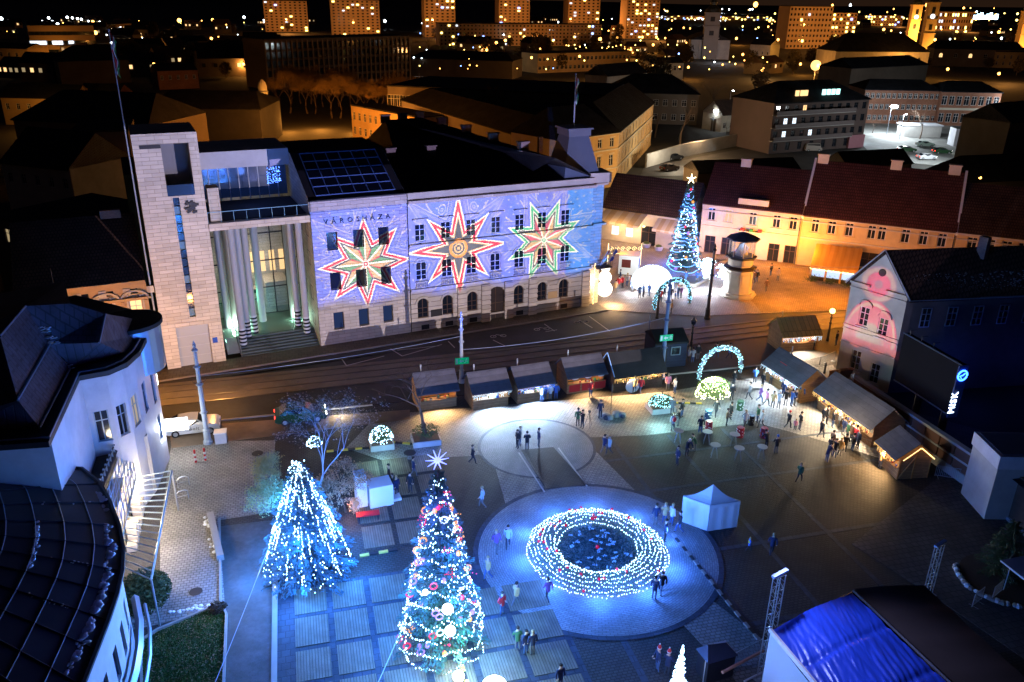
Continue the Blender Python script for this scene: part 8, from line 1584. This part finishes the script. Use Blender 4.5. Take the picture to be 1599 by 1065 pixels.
PE = [
 (808, 700, 'pocket', 'black', 'dark', 'leftmost of four people standing on the upper ring paving'), (812, 696, 'stand', 'grey', 'fair', 'person half behind the leftmost of four on the ring paving'), (823, 703, 'cup', 'black', 'dark', 'person in black jacket and blue jeans in the middle of the ring paving four'), (841, 698, 'pocket', 'navy', 'dark', 'rightmost of four people standing on the upper ring paving'),
 (902, 666, 'stand', 'green', 'dark', 'person standing just left of the photographer with tripod'), (909, 669, 'photo', 'black', 'hatblack', 'photographer in black bent to a tripod before the rock heap'), (937, 653, 'stand', 'navy', 'hood', 'person standing immediately left of the rock heap'),
 (943, 707, 'walk', 'navy', 'dark', 'left walker of a pair on the dark paving below the rock heap'), (951, 710, 'walk', 'pale', 'fair', 'right pale walker of a pair on the dark paving below the rock heap'), (738, 724, 'walk', 'black', 'dark', 'lone walker in black above the big tree'), (753, 793, 'walk', 'pale', 'fair', 'lone walker in pale coat right of the big tree top'),
 (614, 770, 'cup', 'black', 'dark', 'left person of the group by the white boxes'), (608, 757, 'stand', 'black', 'hatblack', 'back person of the group by the white boxes'), (620, 775, 'stand', 'navy', 'fair', 'front person of the group by the white boxes'), (641, 770, 'stand', 'black', 'dark', 'person between the white boxes and the tree star'), (646, 745, 'walk', 'navy', 'dark', 'person in dark clothes left above the tree star'),
 (851, 626, 'stand', 'blue', 'hatblue', 'left customer in blue at the third north stall'), (846, 628, 'cup', 'pale', 'fair', 'second customer from left at the third north stall'), (859, 626, 'stand', 'white', 'dark', 'customer in white at the third north stall'), (868, 624, 'stand', 'blue', 'dark', 'right customer in blue at the third north stall'), (922, 620, 'stand', 'red', 'hatred', 'person all in red suit before the fourth north stall'),
 (990, 615, 'walk', 'tan', 'fair', 'left person in orange clothes at the wide dark stall'), (1000, 614, 'walk', 'red', 'dark', 'right person in red coat at the wide dark stall'), (1053, 615, 'cup', 'white', 'dark', 'person in white behind the lit planter tree'), (1042, 610, 'stand', 'pink', 'fair', 'person in pale pink behind the lit planter tree'),
 (1050, 673, 'stand', 'pale', 'fair', 'person with red rucksack beside the high table'), (1059, 665, 'cup', 'black', 'dark', 'person in black facing the one with red rucksack'), (1064, 652, 'stand', 'black', 'hatblack', 'person in black left of the blue dotted drum'), (1049, 648, 'stand', 'grey', 'dark', 'person directly right of the white lit planter'), (1072, 712, 'bend', 'navy', 'hatwhite', 'bent person with pale cap at the left high tables'), (1057, 727, 'stand', 'navy', 'dark', 'dark lone person at the left edge of the tables'), (1085, 705, 'bend', 'green', 'dark', 'bent person in green by the left high tables'), (1093, 677, 'stand', 'black', 'dark', 'person in black left of the dark red drum'),
 (1117, 650, 'walk', 'black', 'dark', 'dark walker directly below the lime glowing bush'), (1140, 655, 'stand', 'black', 'dark', 'person in black left of the dark green drum'), (1134, 665, 'cup', 'brown', 'dark', 'person in brown left of the black drum'), (1162, 668, 'walk', 'pale', 'fair', 'walker in white jacket by the black drum'), (1188, 668, 'walk', 'white', 'hatwhite', 'person in white coat right of the black drum'), (1182, 660, 'stand', 'green', 'dark', 'person in green beside the white coated one'), (1196, 702, 'bend', 'black', 'dark', 'person bent over the right high table'), (1211, 709, 'cup', 'black', 'hatblue', 'person with blue cap holding a tray right of the tables'),
 (1145, 603, 'stand', 'black', 'dark', 'tall dark person right of the light arch'), (1142, 625, 'stand', 'black', 'dark', 'dark person right of the lime bush'), (1178, 598, 'cup', 'blue', 'dark', 'person in blue near the first east stall'), (1190, 606, 'stand', 'black', 'fair', 'person with fair hair before the first east stall'), (1169, 624, 'walk', 'grey', 'dark', 'walker in grey crossing toward the light arch'), (1186, 628, 'walk', 'purple', 'fair', 'walker in purple between arch and first east stall'), (1196, 634, 'walk', 'pink', 'dark', 'walker in pink between arch and first east stall'),
 (1203, 600, 'stand', 'pale', 'fair', 'left most customer at the first east stall'), (1210, 598, 'stand', 'blue', 'dark', 'second customer at the first east stall'), (1206, 637, 'stand', 'tan', 'dark', 'person in tan coat below the first east stall'), (1215, 638, 'cup', 'pale', 'hatwhite', 'person in white patterned coat below the first east stall'), (1226, 634, 'stand', 'black', 'dark', 'left person of the queue in black by the first east stall'), (1222, 620, 'stand', 'navy', 'dark', 'back person of the queue by the first east stall'), (1235, 635, 'cup', 'blue', 'dark', 'middle person of the queue in blue by the first east stall'), (1240, 634, 'stand', 'navy', 'dark', 'person in navy in the queue by the first east stall'), (1250, 628, 'stand', 'blue', 'fair', 'right most person of the queue by the first east stall'),
 (1230, 669, 'walk', 'black', 'hatred', 'person with red cap in the open middle of the market'), (1241, 672, 'stand', 'pink', 'fair', 'small child in pink beside an adult in the market'), (1248, 672, 'pocket', 'black', 'dark', 'adult next to the small child in pink'), (1281, 684, 'walk', 'black', 'dark', 'dark person walking toward the longest stall'), (1284, 664, 'stand', 'black', 'fair', 'person left of the longest stall corner'), (1290, 662, 'stand', 'black', 'dark', 'person second from left at the longest stall'), (1299, 668, 'stand', 'black', 'dark', 'tall dark person at the counter of the longest stall'), (1309, 668, 'cup', 'white', 'fair', 'person in white at the counter of the longest stall'),
 (1316, 680, 'stand', 'navy', 'dark', 'queue member in navy nearest the long counter'), (1322, 686, 'stand', 'green', 'dark', 'queue member in green by the long counter'), (1328, 690, 'cup', 'brown', 'dark', 'queue member in brown by the long counter'), (1334, 694, 'stand', 'red', 'dark', 'queue member in red by the long counter'), (1338, 701, 'stand', 'navy', 'fair', 'queue member beside the slat fence'), (1330, 705, 'pocket', 'black', 'dark', 'queue member in black below the slat fence'), (1310, 712, 'stand', 'tan', 'fair', 'queue member in a tan jacket at the tail'), (1302, 715, 'stand', 'black', 'dark', 'queue member in black at the tail'), (1294, 712, 'walk', 'black', 'dark', 'person at the far left tail of the queue'), (1318, 706, 'cup', 'black', 'hatblack', 'queue member with black cap in the middle'), (1290, 722, 'bend', 'navy', 'dark', 'crouching person at the end of the queue'), (1298, 700, 'stand', 'brown', 'dark', 'person in brown behind the queue tail'),
 (1373, 732, 'stand', 'tan', 'dark', 'lone person backlit in front of the small end stall'), (1247, 753, 'walk', 'green', 'fair', 'lone walker in green on the dark paving below the market'),
 (961, 458, 'stand', 'tan', 'dark', 'person in tan left of the glowing dome queue'), (966, 452, 'stand', 'red', 'dark', 'first person in red left of the glowing dome'), (972, 450, 'cup', 'red', 'fair', 'second person in red left of the glowing dome'), (968, 441, 'stand', 'navy', 'dark', 'person in navy before the photo booth'), (979, 447, 'stand', 'white', 'fair', 'person in white left of the glowing dome'), (987, 457, 'stand', 'navy', 'dark', 'person at the lower left rim of the glowing dome'),
 (998, 466, 'stand', 'blue', 'dark', 'left of two people below the glowing dome'), (1004, 464, 'stand', 'blue', 'dark', 'right of two people below the glowing dome'), (1013, 463, 'stand', 'blue', 'fair', 'person below the centre of the glowing dome'), (1031, 472, 'stand', 'red', 'dark', 'person in red inside the garland arch'), (1037, 464, 'stand', 'navy', 'dark', 'person in navy left inside the garland arch'), (1047, 469, 'stand', 'navy', 'dark', 'tall person in the middle of the garland arch'), (1058, 467, 'cup', 'navy', 'hatred', 'person with red scarf in the garland arch'), (1063, 466, 'stand', 'purple', 'dark', 'person at the right side of the garland arch'), (1054, 468, 'stand', 'blue', 'dark', 'child in blue in the garland arch'),
 (1048, 490, 'stand', 'tan', 'fair', 'lone person in tan standing in front of the garland arch'), (1070, 442, 'stand', 'blue', 'dark', 'person left at the planting bed'), (1088, 442, 'cup', 'blue', 'dark', 'person right at the planting bed'),
 (1176, 443, 'cup', 'brown', 'dark', 'left of two people at the right foot of the monument'), (1181, 441, 'stand', 'black', 'dark', 'right of two people at the right foot of the monument'), (1196, 456, 'walk', 'brown', 'dark', 'lone walker right of the monument'), (1203, 431, 'stand', 'black', 'dark', 'left of two people before the cream house'), (1214, 439, 'stand', 'tan', 'dark', 'right of two people before the cream house'), (972, 375, 'stand', 'tan', 'dark', 'waiter like person under the left awning'), (990, 368, 'stand', 'black', 'dark', 'person by the cafe door'),
 (1075, 566, 'stand', 'white', 'fair', 'left of three people right of the dark hut'), (1081, 567, 'cup', 'pale', 'dark', 'middle of three people right of the dark hut'), (1089, 562, 'stand', 'black', 'dark', 'right of three people right of the dark hut'), (1138, 561, 'walk', 'blue', 'dark', 'right walker seen through the light arch'), (1118, 560, 'walk', 'navy', 'dark', 'left walker seen through the light arch'), (1305, 540, 'stand', 'black', 'dark', 'dark person by the corner of the pink gable house'), (1232, 548, 'cup', 'brown', 'dark', 'left customer at the lone stall by the street'), (1245, 547, 'stand', 'navy', 'dark', 'middle customer at the lone stall by the street'), (1270, 546, 'stand', 'white', 'fair', 'right customer at the lone stall by the street'),
 (784, 960, 'pocket', 'red', 'dark', 'person in red jacket between big tree and wreath'), (808, 1016, 'cup', 'green', 'dark', 'left of three people below the wreath paving'), (821, 1021, 'stand', 'navy', 'dark', 'middle of three people below the wreath paving'), (831, 1023, 'stand', 'navy', 'fair', 'right of three people below the wreath paving'), (775, 862, 'walk', 'purple', 'fair', 'walker in violet between tree and wreath top'), (793, 855, 'walk', 'pale', 'dark', 'walker in pale coat beside the violet one'), (762, 905, 'walk', 'tan', 'fair', 'walker in tan right of the tree'), (806, 945, 'walk', 'tan', 'dark', 'hurrying person in tan at the lower left of the wreath'), (855, 938, 'walk', 'purple', 'dark', 'hurrying person in violet below the wreath'),
 (1021, 936, 'stand', 'navy', 'dark', 'left of a couple at the lower right wreath rim'), (1032, 928, 'walk', 'black', 'dark', 'right of a couple at the lower right wreath rim'), (1023, 820, 'stand', 'navy', 'dark', 'person at the upper right wreath rim'), (1037, 818, 'cup', 'tan', 'fair', 'person in tan between wreath and white tent'), (1038, 845, 'stand', 'navy', 'dark', 'dark person by the right rim of the wreath'), (1048, 820, 'stand', 'white', 'fair', 'person in white at the tent edge'),
 (1026, 1049, 'cup', 'navy', 'dark', 'left person wearing a santa hat at the bottom'), (1041, 1055, 'cup', 'navy', 'dark', 'right person wearing a santa hat at the bottom'), (874, 1078, 'stand', 'navy', 'dark', 'person whose head shows at the bottom edge'), (1169, 861, 'walk', 'blue', 'fair', 'small child with yellow striped jacket right of the wreath'), (1204, 866, 'walk', 'navy', 'fair', 'dark figure right of the small child'), (1060, 832, 'walk', 'black', 'dark', 'dark person crouched at the left tent corner')]
for i, (px, py, po, co, ha, lb_) in enumerate(PE):
    s = .62 if 'child' in lb_ and 'adult next' not in lb_ and 'dark figure' not in lb_ else 1.0; pr = []
    if 'rucksack' in lb_ and 'facing' not in lb_: pr.append('bag')
    if 'santa' in lb_: pr.append('santa')
    if 'yellow striped' in lb_: pr.append('vest')
    f = None
    if 'stall' in lb_ or 'queue' in lb_: f = 180 + prnd.uniform(-30, 30) if px < 1180 else 90 + prnd.uniform(-40, 40)
    person(px, py, po, co, ha, lb_, f, s, props=pr)
o = thing('tripod', 'camera on a black tripod in front of the photographer', 'tripod', G(919, 667)); [MB().tube([(0, 0, 1.45), (.4 * math.cos(a), .4 * math.sin(a), 0)], .018, 4).build('leg', M_IRON, o) for a in (.5, 2.6, 4.7)]; MB().box(-.09, .09, -.14, .1, 1.46, 1.6).build('camera', M_IRON, o)
# ================================================================= CARS
def car(label, px, py, rz, col, z=0, taxi=False, lights=0, hatch=True, van=False):
    o = thing('parked_car', label, 'car', G(px, py), rz); m = mat('car_' + label.split()[0], col, .25, .03, spec=.6); b = MB(); Lc, Wc = 4.3, 1.78
    H_ = 1.95 if van else 1.45
    sil = [(-2.15, .35), (-2.12, .75), (-1.9, .92), (-1.75, .95)] + ([(-1.7, 1.5), (-1.5, H_), (1.75, H_), (2.1, 1.1)] if van else [(-1.1, .98), (-.45, 1.40), (.2, 1.45), (1.1, 1.38), (1.75, 1.02), (2.1, .95)]) + [(2.15, .4), (1.9, .25), (-1.95, .25)]
    sil = [(-x, z_) for x, z_ in sil]; n = len(sil)                    # front towards +x
    W_ = [Wc / 2 * (.82 if z_ > 1.1 else (.97 if z_ > .9 else 1)) for x, z_ in sil]
    b.add([(x, -w, z_) for (x, z_), w in zip(sil, W_)] + [(x, w, z_) for (x, z_), w in zip(sil, W_)], [tuple(range(n)), tuple(range(2 * n - 1, n - 1, -1))] + [(i, i + n, (i + 1) % n + n, (i + 1) % n) for i in range(n)]); b.build('body', m, o)
    g = MB()
    if not van:
        for s in (-1, 1): g.quad((.98, s * .80, 1.0), (.42, s * .748, 1.36), (-.2, s * .745, 1.40), (-1.05, s * .75, 1.34), (-1.5, s * .80, 1.05), (-.2, s * .85, .99))
        g.quad((1.12, -.72, 1.0), (1.12, .72, 1.0), (.47, .66, 1.405), (.47, -.66, 1.405)); g.quad((-1.15, -.68, 1.395), (-1.15, .68, 1.395), (-1.72, .74, 1.07), (-1.72, -.74, 1.07))
    else:
        for s in (-1, 1): g.quad((1.6, s * .80, 1.15), (1.45, s * .76, 1.8), (-1.6, s * .76, 1.8), (-1.7, s * .80, 1.15))
        g.quad((1.74, -.7, 1.2), (1.74, .7, 1.2), (1.56, .66, 1.85), (1.56, -.66, 1.85))
    g.v = [(x * 1.004, y * 1.025, z_ + .006) for x, y, z_ in g.v]; g.build('windows', M_GLS, o)
    for x in (-1.35, 1.38):
        for s in (-1, 1):
            w = put('wheel', WH[0], o, (x, s * .80, .32)); put('rim', WH[1], w)
    for s in (-1, 1):
        MB().box(2.10, 2.17, s * .62 - .16, s * .62 + .16, .62, .78).build('headlight', emi('headlight_glow', (1, .97, .9), 30) if lights else M_WHITE, o); MB().box(-2.17, -2.09, s * .66 - .12, s * .66 + .12, .7, .88).build('tail_light', emi('tail_glow', (1, .05, .03), 5) if lights else M_RED, o); MB().box(.85, 1.0, s * .93 - .08, s * .93 + .08, .98, 1.1).build('mirror', m, o)
    MB().box(-2.2, -2.165, -.25, .25, .48, .6).build('number_plate', M_WHITE, o)
    if taxi: letters('Bolt', .42, M_DARK, o, lambda x: ((-.25 + x, -.912, .55), (math.pi / 2, 0, 0)), depth=.012)
    return o
b = MB(); b.lathe([(.2, -.11), (.32, -.1), (.32, .1), (.2, .11)], (0, 0, 0), 16); b.v = [(x, z_, y) for x, y, z_ in b.v]; w1 = b.mesh('wheel', mat('tyre_rubber', (.02, .02, .02), .8, .1)); b = MB(); b.lathe([(.04, -.12), (.19, -.118), (.19, .118), (.04, .12)], (0, 0, 0), 10); b.v = [(x, z_, y) for x, y, z_ in b.v]; WH = (w1, b.mesh('rim', M_STEEL))
car('silver hatchback with dark lettering on its door left of the ornate pole', 303, 673, .02, (.55, .56, .58), taxi=True); o = car('dark green car with glowing headlights behind the birch', 470, 655, .03, (.02, .06, .025), lights=1); point(Vector(o.location) + Vector((3.4, 0, .8)), 260, (1, .97, .85), .1)
car('black car in the dark yard below the curved wall', 1052, 249, .2, (.03, .03, .035)); car('grey car at the far end of the dark yard', 1185, 207, .3, (.15, .15, .16)); car('white van parked in front of the apartment block', 1268, 236, -.15, (.45, .4, .36), van=True); car('dark red car with glowing tail lights by the apartment block', 1298, 228, -.1, (.1, .02, .03), lights=1)
car('silver car on the lit road beyond the yellow row', 1446, 249, -.15, (.5, .52, .55), lights=1); car('dark car on the lit road left of the silver one', 1415, 237, -.2, (.05, .06, .07)); car('pale green car on the lit road by the kiosk', 1444, 229, -.3, (.3, .4, .35)); car('small dark car between the tall tree top and the rooftops', 1045, 266, .3, (.08, .06, .05)); car('dark blue car with bright tail lights on the lit road', 1470, 240, -.2, (.03, .04, .12), lights=1)
# ================================================================= extra square lights
for px, py, w, c in ((1180, 650, 700, (.3, .6, 1)), (1290, 690, 700, (1, .8, .5))): point(G(px, py) + Vector((0, 0, 2.6)), w, c, .3)
